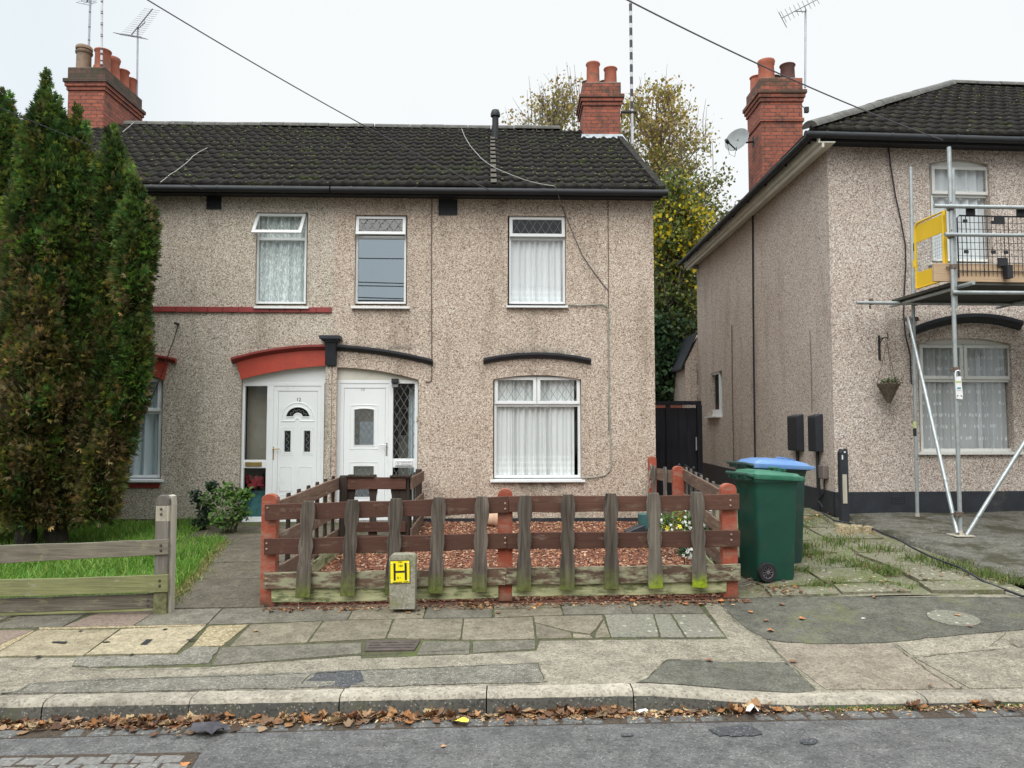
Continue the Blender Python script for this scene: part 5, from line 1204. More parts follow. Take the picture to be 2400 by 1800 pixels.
# ------------------------------------------------------------------ trees
def keyi(keys, py):
    if py <= keys[0][0]: return keys[0][1:]
    for a, b in zip(keys[:-1], keys[1:]):
        if py <= b[0]:
            t = (py-a[0])/(b[0]-a[0]); return tuple(lerp(a[i], b[i], t) for i in range(1, len(a)))
    return keys[-1][1:]
def conifer(label, Y, spires, trunks, seed, group, colf):
    rs = np.random.RandomState(seed); rr = random.Random(seed)
    t0 = trunks[0]; base = at(t0[0], t0[1], Y); base.z = groundz(base.x, base.y)-.03
    T = thing('conifer_tree', label, 'tree', base, group)
    # clumps on the spire surfaces
    C_, N_, K_, Sz = [], [], [], []
    for keys, dY, dens in spires:
        y0, y1 = keys[0][0], keys[-1][0]; n = 0
        for py in np.arange(y0, y1, 7.0):
            cx, r = keyi(keys, py); cn = int(max(1, dens*r/7.5))
            for _ in range(cn):
                a = rr.uniform(0, 2*math.pi); 
                if math.sin(a) > .35 and rr.random() < .55: a = -a
                ppm = F/(Y+dY); rad = max(r*.35, r-17)/ppm*rr.uniform(.74, 1.02)*(1+.20*math.sin(3*a+py*.006)+.10*math.sin(7*a+1.7)+.09*math.sin(py*.05+2*a)); c = at(cx, py+rr.uniform(-6, 6), Y+dY)
                if py < y0+30: rad *= .8
                p = c+Vector((math.cos(a)*rad, math.sin(a)*rad, 0)); C_.append(p); N_.append((math.cos(a), math.sin(a))); K_.append((py, cx+r*math.cos(a))); Sz.append(clamp(.55+(py-y0)/250, .5, 1.0))
    V = []; Fc = []; Cc = []; nv = 0
    per = 36
    for ci in range(len(C_)):
        p = C_[ci]; nx, ny = N_[ci]; s = Sz[ci]; base_c = colf(K_[ci], rr); cr_ = .125*s
        q = rs.normal(size=(per, 3)); q /= np.linalg.norm(q, axis=1)[:, None]; q *= (rs.uniform(.35, 1, (per, 1)))
        q *= np.array([cr_*.7, cr_*.7, cr_*1.6]); pos = np.array(p)+q + np.array([nx, ny, 0])*cr_*.35
        out = q/cr_ + np.array([nx, ny, .0])*.9; out[:, 2] += .75 + rs.uniform(-.3, .5, per); out /= np.linalg.norm(out, axis=1)[:, None]
        rnds = rs.normal(size=(per, 3)); side = np.cross(out, rnds); side /= np.linalg.norm(side, axis=1)[:, None]
        L = rs.uniform(.04, .085, per)*(.6+.4*s)
        tint = rs.uniform(.65, 1.35, (per, 1)); yel = rs.uniform(0, 1, per) < .16
        for k in range(4):
            ang = (-.75, -.22, .25, .72)[k]; d = out*math.cos(ang)+side*math.sin(ang); ll = L*(.85, 1.2, 1.1, .8)[k]
            wv = np.cross(d, np.cross(out, side)); wv /= np.linalg.norm(wv, axis=1)[:, None]; w_ = ll*.12
            b = pos; m1 = b+d*(ll*.55)[:, None]+wv*w_[:, None]; m2 = b+d*(ll*.55)[:, None]-wv*w_[:, None]; tp = b+d*ll[:, None]
            tp[:, 2] -= ll*.12
            blk_ = np.stack([b, m1, tp, m2], axis=1).reshape(-1, 3); V.append(blk_)
            idx = nv+np.arange(per)*4; Fc.append(np.stack([idx, idx+1, idx+2, idx+3], axis=1)); nv += per*4
            cc = np.array(base_c)[None, :]*tint; cc[yel] = cc[yel]*np.array([1.9, 1.5, 1.1]); Cc.append(np.repeat(cc, 4, axis=0))
    V = np.concatenate(V); Fc = np.concatenate(Fc); Cc = np.clip(np.concatenate(Cc), .004, .6)
    fastmesh('crown', V, Fc, M['leaf'], T, Cc, nper=4)
    # dead inner twigs and a dark heart of old wood
    m = MB()
    for keys, dY, dens in spires:
        y0, y1 = keys[0][0], keys[-1][0]; pts = []; rads = []
        n = 14
        for i in range(n+1):
            py = lerp(y1, y0+25, i/n); cx, r = keyi(keys, py); pts.append(at(cx, py, Y+dY)); rads.append(max(.02, r/(F/(Y+dY))*.55*rr.uniform(.8, 1.05)))
        m.tube(pts, rads, 9)
    m.build('inner_growth', M['inner'], T)
    for (x, yb, xt, yt, rt) in trunks:
        P0 = at(x, yb, Y); P0.z = groundz(P0.x, P0.y)-.03; P1 = at(xt, yt, Y+.05); m = MB()
        pts = [P0.lerp(P1, t)+Vector((rr.uniform(-.02, .02), rr.uniform(-.02, .02), 0)) for t in (0, .15, .4, .7, 1)]; m.tube(pts, [rt*1.35, rt, rt*.9, rt*.8, rt*.6], 10)
        for _ in range(9):
            q = P0.lerp(P1, rr.uniform(.2, .9)); a = rr.uniform(0, 6.28); L = rr.uniform(.3, .7); m.tube([q, q+Vector((math.cos(a)*L*.5, math.sin(a)*L*.5, .02)), q+Vector((math.cos(a)*L, math.sin(a)*L, rr.uniform(-.1, .2)))], [.018, .012, .004], 5)
        m.build('trunk', M['bark'], T)
    return T
M['inner'] = plain('old_conifer_wood', (.028, .022, .014), .95, .5, 14, bump=.8)
def colgreen(K, rr):
    py, px = K; n = math.sin(px*.043+1.3)*math.sin(py*.019+.7)+.6*math.sin(px*.09+py*.05)
    g = (.072, .122, .032) if rr.random() < .55 else ((.135, .195, .045) if rr.random() < .72 else (.028, .055, .016))
    bp = .95*clamp((py-420)/420)*clamp((350-px)/190) + .30*n*clamp((py-380)/300) + .55*clamp((py-950)/150)
    if rr.random() < clamp(bp*.85, 0, .85):
        b = rr.choice(((.20, .155, .07), (.15, .115, .055), (.19, .18, .06), (.10, .08, .042), (.26, .21, .11)))
        return b if rr.random() < .75 else (.11, .125, .03)
    return tuple(x*rr.uniform(.7, 1.25) for x in g)
GC = 'tall conifers in the left garden'
conifer('conifer at the far left edge, cut off by the picture frame', 10.0,
    [([(222, 14, 4), (262, 16, 20), (330, -5, 55), (430, -25, 85), (600, -40, 100), (900, -45, 110), (1130, -40, 105), (1215, -30, 85)], 0, 1.0)],
    [(-30, 1268, -20, 700, .09)], 5, GC, colgreen)
conifer('tallest conifer with a pointed top, browning on its lower left side', 9.7,
    [([(182, 112, 4), (228, 116, 18), (300, 112, 42), (420, 112, 62), (600, 110, 84), (900, 105, 112), (1110, 105, 112), (1205, 92, 88)], 0, 1.0),
     ([(262, 186, 3), (315, 186, 18), (400, 186, 38), (600, 186, 60), (900, 180, 75), (1110, 170, 72), (1195, 160, 60)], .08, .95)],
    [(62, 1272, 75, 650, .10), (140, 1275, 125, 700, .09)], 6, GC, colgreen)
conifer('bushy green conifer right of the tallest one, half hiding the red arched window', 9.8,
    [([(306, 262, 5), (345, 264, 24), (420, 268, 42), (600, 272, 56), (900, 258, 66), (1080, 222, 64), (1200, 205, 52)], 0, 1.0),
     ([(418, 318, 4), (455, 320, 22), (520, 326, 41), (640, 322, 43), (720, 306, 36), (800, 316, 38), (900, 308, 40), (985, 278, 40), (1100, 240, 44), (1195, 222, 40)], -.2, 1.0)],
    [(118, 1272, 230, 650, .08)], 8, GC, colgreen)
# broadleaf trees behind the houses
def broadleaf(name, label, cat_, Y, keys, base_px, nbr, nleaf, lsz, cols, seed, group, twigs=12, gz_=.35, tr=.16, up=1.0):
    rr = random.Random(seed); rs = np.random.RandomState(seed)
    b0 = at(base_px, 1000, Y); b0.z = gz_
    T = thing(name, label, cat_, b0, group); m = MB(); y0, y1 = keys[0][0], keys[-1][0]
    top = at(keyi(keys, y0+(y1-y0)*.12)[0], y0+(y1-y0)*.12, Y)
    tp = [b0.lerp(top, t)+Vector((math.sin(t*7+seed)*.2*t, math.cos(t*5)*.15*t, 0)) for t in np.linspace(0, 1, 9)]
    tmb = MB(); tmb.tube(tp, [tr*(1-.85*i/8) for i in range(9)], 10); tmb.build('trunk', M['bark'], T)
    P, W = [], []
    for i in range(nbr):
        py = y0+(y1-y0)*rr.random()**.9; cx, r = keyi(keys, py); a = rr.uniform(0, 6.283); q = math.sqrt(rr.random()); ppm = F/Y; rad = r/ppm
        e = at(cx, py, Y)+Vector((math.cos(a)*rad*q, math.sin(a)*rad*q, 0))
        hz = e.z - (rad*q*rr.uniform(.7, 1.4)+.5)*up; hz = max(b0.z+1, hz); t = clamp((hz-b0.z)/(top.z-b0.z)); s = b0.lerp(top, t)
        mid = s.lerp(e, .5)+Vector((rr.uniform(-.2, .2), rr.uniform(-.2, .2), -.12*(e-s).length*0+rr.uniform(-.1, .3)))
        m.tube([s, s.lerp(mid, .5)+Vector((rr.uniform(-.06, .06), 0, 0)), mid, mid.lerp(e, .5)+Vector((0, 0, rr.uniform(0, .12))), e], [.035, .028, .02, .013, .005], 4, cap=False)
        edge = py < y0+(y1-y0)*.25
        for _ in range(4):
            t_ = rr.uniform(.35, 1); q0 = mid.lerp(e, t_); d = Vector((rr.uniform(-1, 1), rr.uniform(-1, 1), rr.uniform(.1, 1.2))).normalized(); L = rr.uniform(.3, .75)
            m.tube([q0, q0+d*L*.6, q0+d*L+Vector((0, 0, .06))], [.010, .007, .003], 3, cap=False); P.append(q0+d*L*rr.uniform(.3, 1)); W.append(.24)
        P.append(e); W.append(.28)
    for i in range(twigs):
        py = y0+(y1-y0)*rr.uniform(0, .22); cx, r = keyi(keys, py); e = at(cx+rr.uniform(-r, r), py, Y); q = e
        L = rr.uniform(.5, 1.3); m.tube([q-Vector((0, 0, .6)), q, q+Vector((rr.uniform(-.15, .15), 0, L))], [.015, .011, .004], 4, cap=False)
    m.build('branches', M['twig'], T)
    P = np.array([tuple(p) for p in P]); W = np.array(W); idx = rs.randint(0, len(P), nleaf)
    c = P[idx]+rs.normal(size=(nleaf, 3))*W[idx][:, None]*.75
    d = rs.normal(size=(nleaf, 3)); d[:, 2] -= .6; d /= np.linalg.norm(d, axis=1)[:, None]; e = np.cross(d, rs.normal(size=(nleaf, 3))); e /= np.linalg.norm(e, axis=1)[:, None]
    L = rs.uniform(.6, 1.3, nleaf)*lsz; v = np.stack([c, c+d*(L*.45)[:, None]+e*(L*.38)[:, None], c+d*L[:, None], c+d*(L*.45)[:, None]-e*(L*.38)[:, None]], axis=1).reshape(-1, 3)
    f = np.arange(nleaf*4).reshape(-1, 4); h = (np.sin(P[idx][:, 0]*1.3+seed)+np.sin(P[idx][:, 2]*1.1))/4+.5+rs.uniform(-.45, .45, nleaf)
    ca = np.array(cols)[np.clip((h*len(cols)).astype(int), 0, len(cols)-1)]*rs.uniform(.7, 1.3, (nleaf, 1))
    fastmesh('crown', v, f, M['leaf'], T, np.repeat(ca, 4, axis=0), nper=4); return T
YG = [(.07, .10, .02), (.10, .13, .025), (.15, .17, .03), (.26, .24, .045), (.42, .33, .04), (.38, .24, .05)]
TB = 'autumn trees behind the houses'
broadleaf('autumn_tree', 'thin golden autumn tree showing over the roof left of the short chimney', 'tree', 24, [(215, 1330, 25), (260, 1295, 95), (330, 1290, 120), (600, 1300, 120)], 1300, 190, 7500, .105, [(.20, .19, .06), (.28, .24, .08), (.36, .28, .10), (.42, .30, .12), (.34, .22, .09)], 3, TB, 20)
broadleaf('autumn_tree', 'big yellowing tree filling the gap right of the short chimney', 'tree', 27, [(215, 1510, 60), (280, 1530, 130), (400, 1565, 155), (560, 1590, 150), (800, 1590, 125), (950, 1590, 100)], 1570, 480, 24000, .125, [(.11, .13, .03), (.15, .17, .04), (.20, .20, .05), (.28, .25, .065), (.40, .32, .07), (.34, .24, .08)], 7, TB, 26, tr=.25)
broadleaf('ivy_clad_tree', 'dense green tree spotted with bright yellow leaves in the gap between the houses', 'tree', 21, [(430, 1578, 40), (520, 1585, 62), (700, 1590, 66), (900, 1590, 66)], 1590, 260, 15000, .12, [(.07, .10, .025), (.10, .14, .03), (.13, .17, .04), (.18, .21, .05), (.50, .40, .02), (.55, .42, .02)], 12, TB, 0)
broadleaf('laurel_bush', 'dark evergreen bush behind the black side gate', 'bush', 20.6, [(770, 1550, 18), (830, 1560, 46), (950, 1565, 60), (1080, 1565, 60)], 1580, 220, 13000, .15, [(.02, .05, .022), (.03, .07, .028), (.045, .09, .035), (.06, .11, .045)], 15, None, 0, up=.2)
for i, (x, y, s) in enumerate(((-14, 34, 3.5), (16, 40, 4), (30, 33, 3.5))): pass
# ------------------------------------------------------------------ lawn grass
def blades(name, n, region, h, cols, seed, kind='stuff', wd=.006, mat=None, base=-.01, lean=.5):
    rs = np.random.RandomState(seed); pts = []
    while len(pts) < n:
        p = region(rs)
        if p is not None: pts.append(p)
    P = np.array(pts); H = h*rs.uniform(.5, 1.25, n)*P[:, 3]; a = rs.uniform(0, 6.283, n); ln = rs.uniform(.1, 1, n)*lean*H
    dx, dy = np.cos(a), np.sin(a); b = rs.uniform(0, 6.283, n); wx, wy = np.cos(b)*wd, np.sin(b)*wd
    def pt(t, w): return np.stack([P[:, 0]+dx*ln*t*t+wx*w, P[:, 1]+dy*ln*t*t+wy*w, P[:, 2]+base+H*(t-.25*t*t*ln/np.maximum(H, .001))], axis=1)
    v = np.stack([pt(0, 1), pt(0, -1), pt(.55, -.8), pt(.55, .8), pt(1, 0)], axis=1).reshape(-1, 3); k = np.arange(n)*5
    f = np.concatenate([np.stack([k, k+1, k+2], 1), np.stack([k, k+2, k+3], 1), np.stack([k+3, k+2, k+4], 1)])
    c = np.array(cols)[rs.randint(0, len(cols), n)]*rs.uniform(.75, 1.25, (n, 1)); return tag(fastmesh(name, v, f, mat or M['leaf'], None, np.repeat(c, 5, 0)), kind=kind)
def lawn_reg(rs):
    x = rs.uniform(-7.4, -2.9); y = rs.uniform(7.06, 11.35); xr = lerp(-3.12, -3.75, clamp((y-7)/3.3)) if y < 10.2 else -4.3
    if x > xr-rs.uniform(0, .06): return None
    if rs.uniform() > 1.35-.12*(y-7): return None
    if abs(x+5.9) < 1.1 and abs(y-9.8) < .55 and rs.uniform() < .6: return None
    return (x, y, groundz(x, y), 1.0+.25*math.sin(x*5)*math.sin(y*4))
blades('lawn_grass', 24000, lawn_reg, .135, [(.10, .24, .025), (.13, .30, .035), (.16, .33, .05), (.20, .34, .07), (.28, .36, .08)], 1, wd=.005, lean=.95)
def verge(rs):
    y = rs.uniform(7.0, 10); x = lerp(-3.12, -3.75, clamp((y-7)/3.3))+rs.normal()*.05; return (x, y, groundz(x, y)+.01, .7)
blades('path_edge_weeds', 1500, verge, .09, [(.16, .22, .05), (.25, .24, .08), (.30, .27, .10)], 2, wd=.006, lean=1.2)
weed_spots = [(2.95, 9.0, .10, 1), (3.25, 8.6, .13, 1.1), (3.45, 8.25, .15, .8), (3.6, 8.0, .13, .9), (3.72, 7.75, .12, 1.1), (3.3, 8.95, .16, 1.2), (3.9, 9.2, .2, 1.0), (4.1, 8.7, .18, .9), (4.3, 8.2, .15, 1.0), (4.45, 7.9, .14, 1.2), (4.6, 7.6, .14, 1.0), (2.75, 8.0, .12, .5), (3.0, 7.95, .12, .6), (3.1, 7.45, .1, .5), (2.9, 7.4, .1, .5), (3.5, 7.3, .1, .5), (4.75, 7.4, .13, .9), (4.0, 7.35, .12, .4), (3.3, 9.7, .25, .8), (3.8, 10.2, .25, .8), (2.6, 10.3, .2, 1)]
def weeds(rs):
    s = weed_spots[rs.randint(len(weed_spots))]; x = s[0]+rs.normal()*s[2]*.85; y = s[1]+rs.normal()*s[2]*.6
    return (x, y, groundz(x, y)+.015, s[3])
blades('drive_weeds', 4600, weeds, .095, [(.08, .15, .03), (.11, .19, .04), (.17, .21, .06), (.22, .20, .08)], 3, wd=.005, lean=1.1)
def kerbweeds(rs):
    x = rs.choice([2.05, 2.2, 2.3, 2.4, 3.0, 3.3, 3.6, -1.2, 1.1])+rs.normal()*.16; y = KF-.03+rs.normal()*.02; return (x, y, xs(x)+.005, .5)
blades('kerb_weeds', 900, kerbweeds, .06, [(.10, .18, .03), (.18, .22, .06)], 4, wd=.006, lean=1.2)
# joints: moss and litter of tiny leaves
def leafy(name, label, cat_, base, spots, n, size, cols, seed, stems=8, hgt=.6, flowers=()):
    rr = random.Random(seed); rs = np.random.RandomState(seed); T = thing(name, label, cat_, base)
    m = MB()
    for i in range(stems):
        c, r, z = spots[i % len(spots)]; e = Vector(c)+Vector((rr.uniform(-r, r), rr.uniform(-r, r), rr.uniform(-r, r)*.8)); s = Vector(base)+Vector((rr.uniform(-.08, .08), rr.uniform(-.08, .08), 0)); m.tube([s, s.lerp(e, .5)+Vector((rr.uniform(-.04, .04), 0, .05)), e], [.007, .005, .003], 4)
    m.build('stems', M['twigdark'], T)
    P = []
    for _ in range(n):
        c, r, z = spots[rs.randint(len(spots))]; q = rs.normal(size=3); q *= rs.uniform()**.4/np.linalg.norm(q); P.append(np.array(c)+q*np.array([r, r*.8, r*z]))
    c = np.array(P); d = rs.normal(size=(n, 3)); d[:, 2] = d[:, 2]*.5-.1; d /= np.linalg.norm(d, axis=1)[:, None]; up = rs.normal(size=(n, 3))*.4+np.array([0, -.4, 1]); e = np.cross(d, up); e /= np.linalg.norm(e, axis=1)[:, None]
    L = rs.uniform(.6, 1.3, n)*size; nn = np.cross(e, d)
    v = np.stack([c, c+d*(L*.3)[:, None]+e*(L*.3)[:, None]+nn*(L*.08)[:, None], c+d*(L*.7)[:, None]+e*(L*.26)[:, None], c+d*L[:, None], c+d*(L*.7)[:, None]-e*(L*.26)[:, None], c+d*(L*.3)[:, None]-e*(L*.3)[:, None]+nn*(L*.08)[:, None]], axis=1).reshape(-1, 3)
    ca = np.array(cols)[rs.randint(0, len(cols), n)]*rs.uniform(.7, 1.3, (n, 1)); fastmesh('leaves', v, np.arange(n*6).reshape(-1, 6), M['leaf'], T, np.repeat(ca, 6, 0), nper=6)
    for mat, cnt, sz in flowers:
        m = MB()
        for _i in range(cnt):
            if cnt < 15 and _i: m.build('flower', mat, T); m = MB()
            c_, r, z = spots[rr.randrange(len(spots))]; q = Vector(c_)+Vector((rr.uniform(-r, r), -r*rr.uniform(.2, 1), rr.uniform(-r, r)*z)); s_ = sz*rr.uniform(.7, 1.2); ax = Vector((rr.uniform(-.5, .5), -1, rr.uniform(0, .8))).normalized(); a = ax.cross(Vector((0, 0, 1))).normalized(); b = ax.cross(a)
            for k in range(5):
                t = 6.283*k/5; d1 = a*math.cos(t)+b*math.sin(t); d2 = a*math.cos(t+.5)+b*math.sin(t+.5); d0 = a*math.cos(t-.5)+b*math.sin(t-.5); m.add([q, q+d0*s_*.7+ax*s_*.15, q+d1*s_, q+d2*s_*.7+ax*s_*.15], [(0, 1, 2, 3)])
        m.build('flowers' if cnt >= 15 else 'flower', mat, T)
    return T
M['twigdark'] = plain('green_stem', (.06, .07, .03), .8); M['petal_white'] = plain('white_petal', (.80, .80, .76), .7, .05); M['petal_yellow'] = plain('yellow_petal', (.80, .68, .06), .7, .1)
gp = lambda x, y: Vector((x, y, groundz(x, y)))
a = at(540, 1180, 10.6)
leafy('rose_bush', 'leafy green bush growing beside the door of number 12', 'bush', gp(a.x, 10.6), [(at(500, 1170, 10.7), .16, 1), (at(548, 1175, 10.5), .17, 1.2), (at(540, 1150, 10.6), .14, 1), (at(520, 1215, 10.5), .18, .9), (at(565, 1200, 10.5), .13, 1), (at(575, 1160, 10.5), .10, 1)], 1000, .058, [(.06, .13, .025), (.09, .19, .035), (.13, .25, .045), (.10, .18, .035)], 3, 18)
a = at(470, 1200, 10.8)
leafy('dark_shrub', 'small dark leaved shrub left of the green bush by the house wall', 'bush', gp(a.x, 10.8), [(at(497, 1140, 10.8), .07, 1.2), (at(462, 1165, 10.8), .10, 1.1), (at(480, 1195, 10.8), .12, 1), (at(470, 1225, 10.8), .13, .7)], 420, .065, [(.03, .065, .03), (.045, .085, .04), (.03, .06, .045)], 4, 9)
# ------------------------------------------------------------------ fences
WOB = random.Random(21)
def plank(mb, A, B, h0, h1, th, nrm, n=8, wav=.004, seed=0, dA=0.0, dB=0.0):
    """board between plan points A and B (Vectors with z = bottom), height h0..; thickness th along nrm"""
    rr = random.Random(seed); nrm = Vector(nrm)
    a = [rr.uniform(-wav, wav) for _ in range(n+1)]; b = [rr.uniform(-wav, wav) for _ in range(n+1)]; V = []
    for i in range(n+1):
        p = A.lerp(B, i/n)
        for o in (0, th):
            V.append(p+nrm*o+Vector((0, 0, h0+a[i]))); V.append(p+nrm*o+Vector((0, 0, h1+b[i])))
    fs = []
    for i in range(n):
        k = i*4; fs += [(k, k+4, k+5, k+1), (k+2, k+3, k+7, k+6), (k+1, k+5, k+7, k+3), (k, k+2, k+6, k+4)]
    fs += [(0, 1, 3, 2), (n*4, n*4+2, n*4+3, n*4+1)]; mb.add(V, fs)
def picket_loop(u, z0, z1, w, lean=0.0, kt=.70):
    prof = [(0, 1), (.28, 1), (.31, .96), (.38, .78), (.42, .80), (.47, .92), (.53, 1.0), (.58, .93), (.63, .77), (.67, .73), (.71, .78), (.76, .95), (.80, 1), (.90, 1), (1.0, kt)]
    H = z1-z0; R_ = [(u+lean*t+w/2*k, z0+H*t) for t, k in prof]; L_ = [(u+lean*t-w/2*k, z0+H*t) for t, k in prof]; return R_ + L_[::-1]
def roundpost(fr, u, w_, z0, z1, sw, sd, mat, par, name='post', top='round'):
    m = MB(); n = 8
    if top == 'round': loop = [(u-sw/2, z0), (u+sw/2, z0)] + [(u+sw/2*math.cos(math.pi*i/n), z1-sw/2*.75+sw/2*.75*math.sin(math.pi*i/n)) for i in range(n+1)]
    else: loop = [(u-sw/2, z0), (u+sw/2, z0), (u+sw/2, z1-.02), (u+sw/2-.015, z1), (u-sw/2+.015, z1), (u-sw/2, z1-.02)]
    m.prism(fr, loop, w_-sd/2, w_+sd/2); return m.build(name, mat, par, bevel=.004)
def bolts(fr, pts, w_, mat, par, name='bolt', r=.011):
    for u, z in pts:
        m = MB(); m.lathe(fr.p(u, w_, z), [(r, 0), (r*.8, .006), (.002, .009)], 10, axis=fr.n); m.build(name, mat, par)
YF = 7.0; YR_ = 6.96; YP = 6.93; WF = lambda y: -y
ff = thing('picket_fence', 'front garden fence with brown rails, wavy grey pickets and red posts', 'fence', Vector((0, YF, .22)))
Q = lambda x, y, Y: (at(x, y, Y).x, at(x, y, Y).z)
# posts (px centre, top, bottom)
for x, yt, yb, name in ((634, 1157, 1412, ''), (1184, 1145, 1396, ''), (1706, 1133, 1390, '')):
    u, z1 = Q(x, yt, YF+.05); _, z0 = Q(x, yb+6, YF+.05); roundpost(WX, u, -(YF+.06), z0-.02, z1, .135, .10, M['post_red'], ff)
# rails: left and right pixel corners
def rail(par, fr_y, x0, y0t, y0b, x1, y1t, y1b, mat, seed, th=.028, name='rail', wav=.004):
    A0 = at(x0, y0b, fr_y); A1_ = at(x0, y0t, fr_y); B0_ = at(x1, y1b, fr_y); B1_ = at(x1, y1t, fr_y); rr = random.Random(seed); n = 12; V = []
    wa = [rr.uniform(-wav, wav) for _ in range(n+1)]; wb = [rr.uniform(-wav, wav) for _ in range(n+1)]
    for i in range(n+1):
        lo = A0.lerp(B0_, i/n); hi = A1_.lerp(B1_, i/n); sag = -.006*math.sin(math.pi*i/n)
        for o in (0, th): V.append(lo+Vector((0, o, sag+wa[i]))); V.append(hi+Vector((0, o, sag+wb[i])))
    fs = []
    for i in range(n): k = i*4; fs += [(k, k+4, k+5, k+1), (k+2, k+3, k+7, k+6), (k+1, k+5, k+7, k+3), (k, k+2, k+6, k+4)]
    fs += [(0, 1, 3, 2), (n*4, n*4+2, n*4+3, n*4+1)]
    m = MB(); m.add(V, fs); return m.build(name, mat, par, bevel=.003)
rail(ff, YR_, 620, 1182, 1220, 1192, 1163, 1202, M['rail'], 1); rail(ff, YR_, 1193, 1163, 1201, 1733, 1158, 1194, M['rail'], 2)
rail(ff, YR_, 618, 1263, 1300, 1188, 1249, 1286, M['rail'], 3); rail(ff, YR_, 1189, 1249, 1286, 1735, 1243, 1281, M['rail'], 4)
rail(ff, YR_, 617, 1342, 1381, 1185, 1331, 1371, M['rail_low'], 5); rail(ff, YR_, 1186, 1331, 1371, 1736, 1322, 1362, M['rail_low'], 6)
rail(ff, YR_+.03, 636, 1376, 1411, 908, 1378, 1407, M['gboard'], 7, name='gravel_board'); rail(ff, YR_+.03, 972, 1372, 1405, 1168, 1370, 1401, M['gboard'], 8, name='gravel_board'); rail(ff, YR_+.03, 1200, 1364, 1398, 1703, 1360, 1389, M['gboard'], 9, name='gravel_board')
px_pick = [(717, 1174, 1400, 14), (821, 1171, 1396, 12), (924, 1168, 1392, 9), (1025, 1165, 1390, 9), (1127, 1163, 1387, 7), (1229, 1161, 1384, 3), (1330, 1158.5, 1382, 2), (1432, 1156, 1380, -2), (1533.5, 1155, 1379, -5), (1636, 1152.5, 1377, -7)]
for i, (x, yt, yb, ln) in enumerate(px_pick):
    dz_ = WOB.uniform(-.003, .003); u0, z0 = Q(x-ln*.5, yb, YP); u1, z1 = Q(x+ln*.5, yt, YP); m = MB(); m.prism(WX, picket_loop(u0, z0, z1, .131, u1-u0), -YP-.0, -YP+.022+dz_)
    m.build('picket', M['picket_g'] if i in (8, 9) else M['picket'], ff, bevel=.003)
bp = []
for x, ys in ((627, (1191,)), (625, (1274, 1287)), (624, (1357, 1370)), (1184, (1180, 1193)), (1184, (1261, 1273)), (1184, (1344, 1357)), (1712, (1173, 1185)), (1714, (1253, 1266)), (1715, (1336, 1349))):
    for y in ys: bp.append(Q(x, y, YR_))
bolts(WX, bp, -YR_, M['bolt'], ff)
# left side fence of the front garden, running back along the path, returning in front of the leaded door
def sidefence(T, A, B, ztopA, ztopB, npick, seed, nrm, posts=(), mats=('rail', 'picket_in'), pk_out=True, gravel=True, short=False, rails=((-.09, .145), (-.40, .145), (-.70, .145))):
    """A, B plan points; ztop = top rail's upper edge height"""
    A = Vector(A); B = Vector(B)
    d = (B-A).normalized(); nrm = Vector(nrm).normalized(); fr = Frame((A.x, A.y, 0), d, nrm); L = (B-A).length
    for k, (dz, h) in enumerate(rails):
        m = MB(); plank(m, Vector((A.x, A.y, ztopA)), Vector((B.x, B.y, ztopB)), dz-h+.09, dz+.09, .026, nrm, seed=seed+k); m.build('rail', M[mats[0]], T, bevel=.003)
    for i in range(npick):
        t = (i+.5)/npick; zt = lerp(ztopA, ztopB, t); m = MB()
        m.prism(fr, picket_loop(L*t, zt-.86, zt+.03, .105), .028 if pk_out else -.024, .048 if pk_out else -.004); m.build('picket', M[mats[1]], T, bevel=.003)
    if gravel:
        gz0 = lerp(ztopA, ztopB, .5)-.90; m = MB(); plank(m, Vector((A.x, A.y, ztopA-.92)), Vector((B.x, B.y, ztopB-.92)), 0, .14, .02, -nrm, seed=seed+9); m.build('gravel_board', M['gboard'], T)
    for t, zt, mat, sw in posts: roundpost(fr, L*t, -.05, zt-1.0, zt, sw, .09, M[mat], T, top='flat' if mat == 'picket_in' else 'round')
fl = thing('side_fence', 'low brown rail fence running back along the path towards the leaded door', 'fence', Vector((-2.1, 8.2, .25)))
zt0 = at(650, 1178, 7.1).z; cz = at(797, 1118, 9.25); cy = 9.25
sidefence(fl, (-2.17, 7.1, 0), (cz.x, cy, 0), zt0, cz.z, 7, 31, (-1, 0, 0), posts=((1.0, cz.z+.02, 'picket_in', .09),), mats=('rail_worn', 'picket_in'))
ce = at(952, 1116, cy)
sidefence(fl, (cz.x, cy, 0), (ce.x, cy, 0), cz.z, cz.z, 3, 41, (0, -1, 0), posts=((.97, cz.z+.02, 'picket_in', .12),), pk_out=False, gravel=False, rails=((-.09, .145), (-.62, .12), (-.78, .12)), mats=('rail', 'picket_in'))
cb = at(990, 1104, 11.35)
sidefence(fl, (ce.x+.05, cy, 0), (cb.x, 11.35, 0), cz.z, cb.z, 4, 51, (1, 0, 0), posts=((.98, cb.z+.03, 'picket_in', .10),), mats=('rail_worn', 'picket_in'), pk_out=False)
m = MB(); 
for xa, xb in ((812, 878), (915, 965)): q0 = at(xa, 1112, cy); q1 = at(xb, 1112, cy); m.box(WX, q0.x, q1.x, -cy+.02, -cy+.05, cz.z+.0, cz.z+.022)
m.build('capping', M['picket_in'], fl)
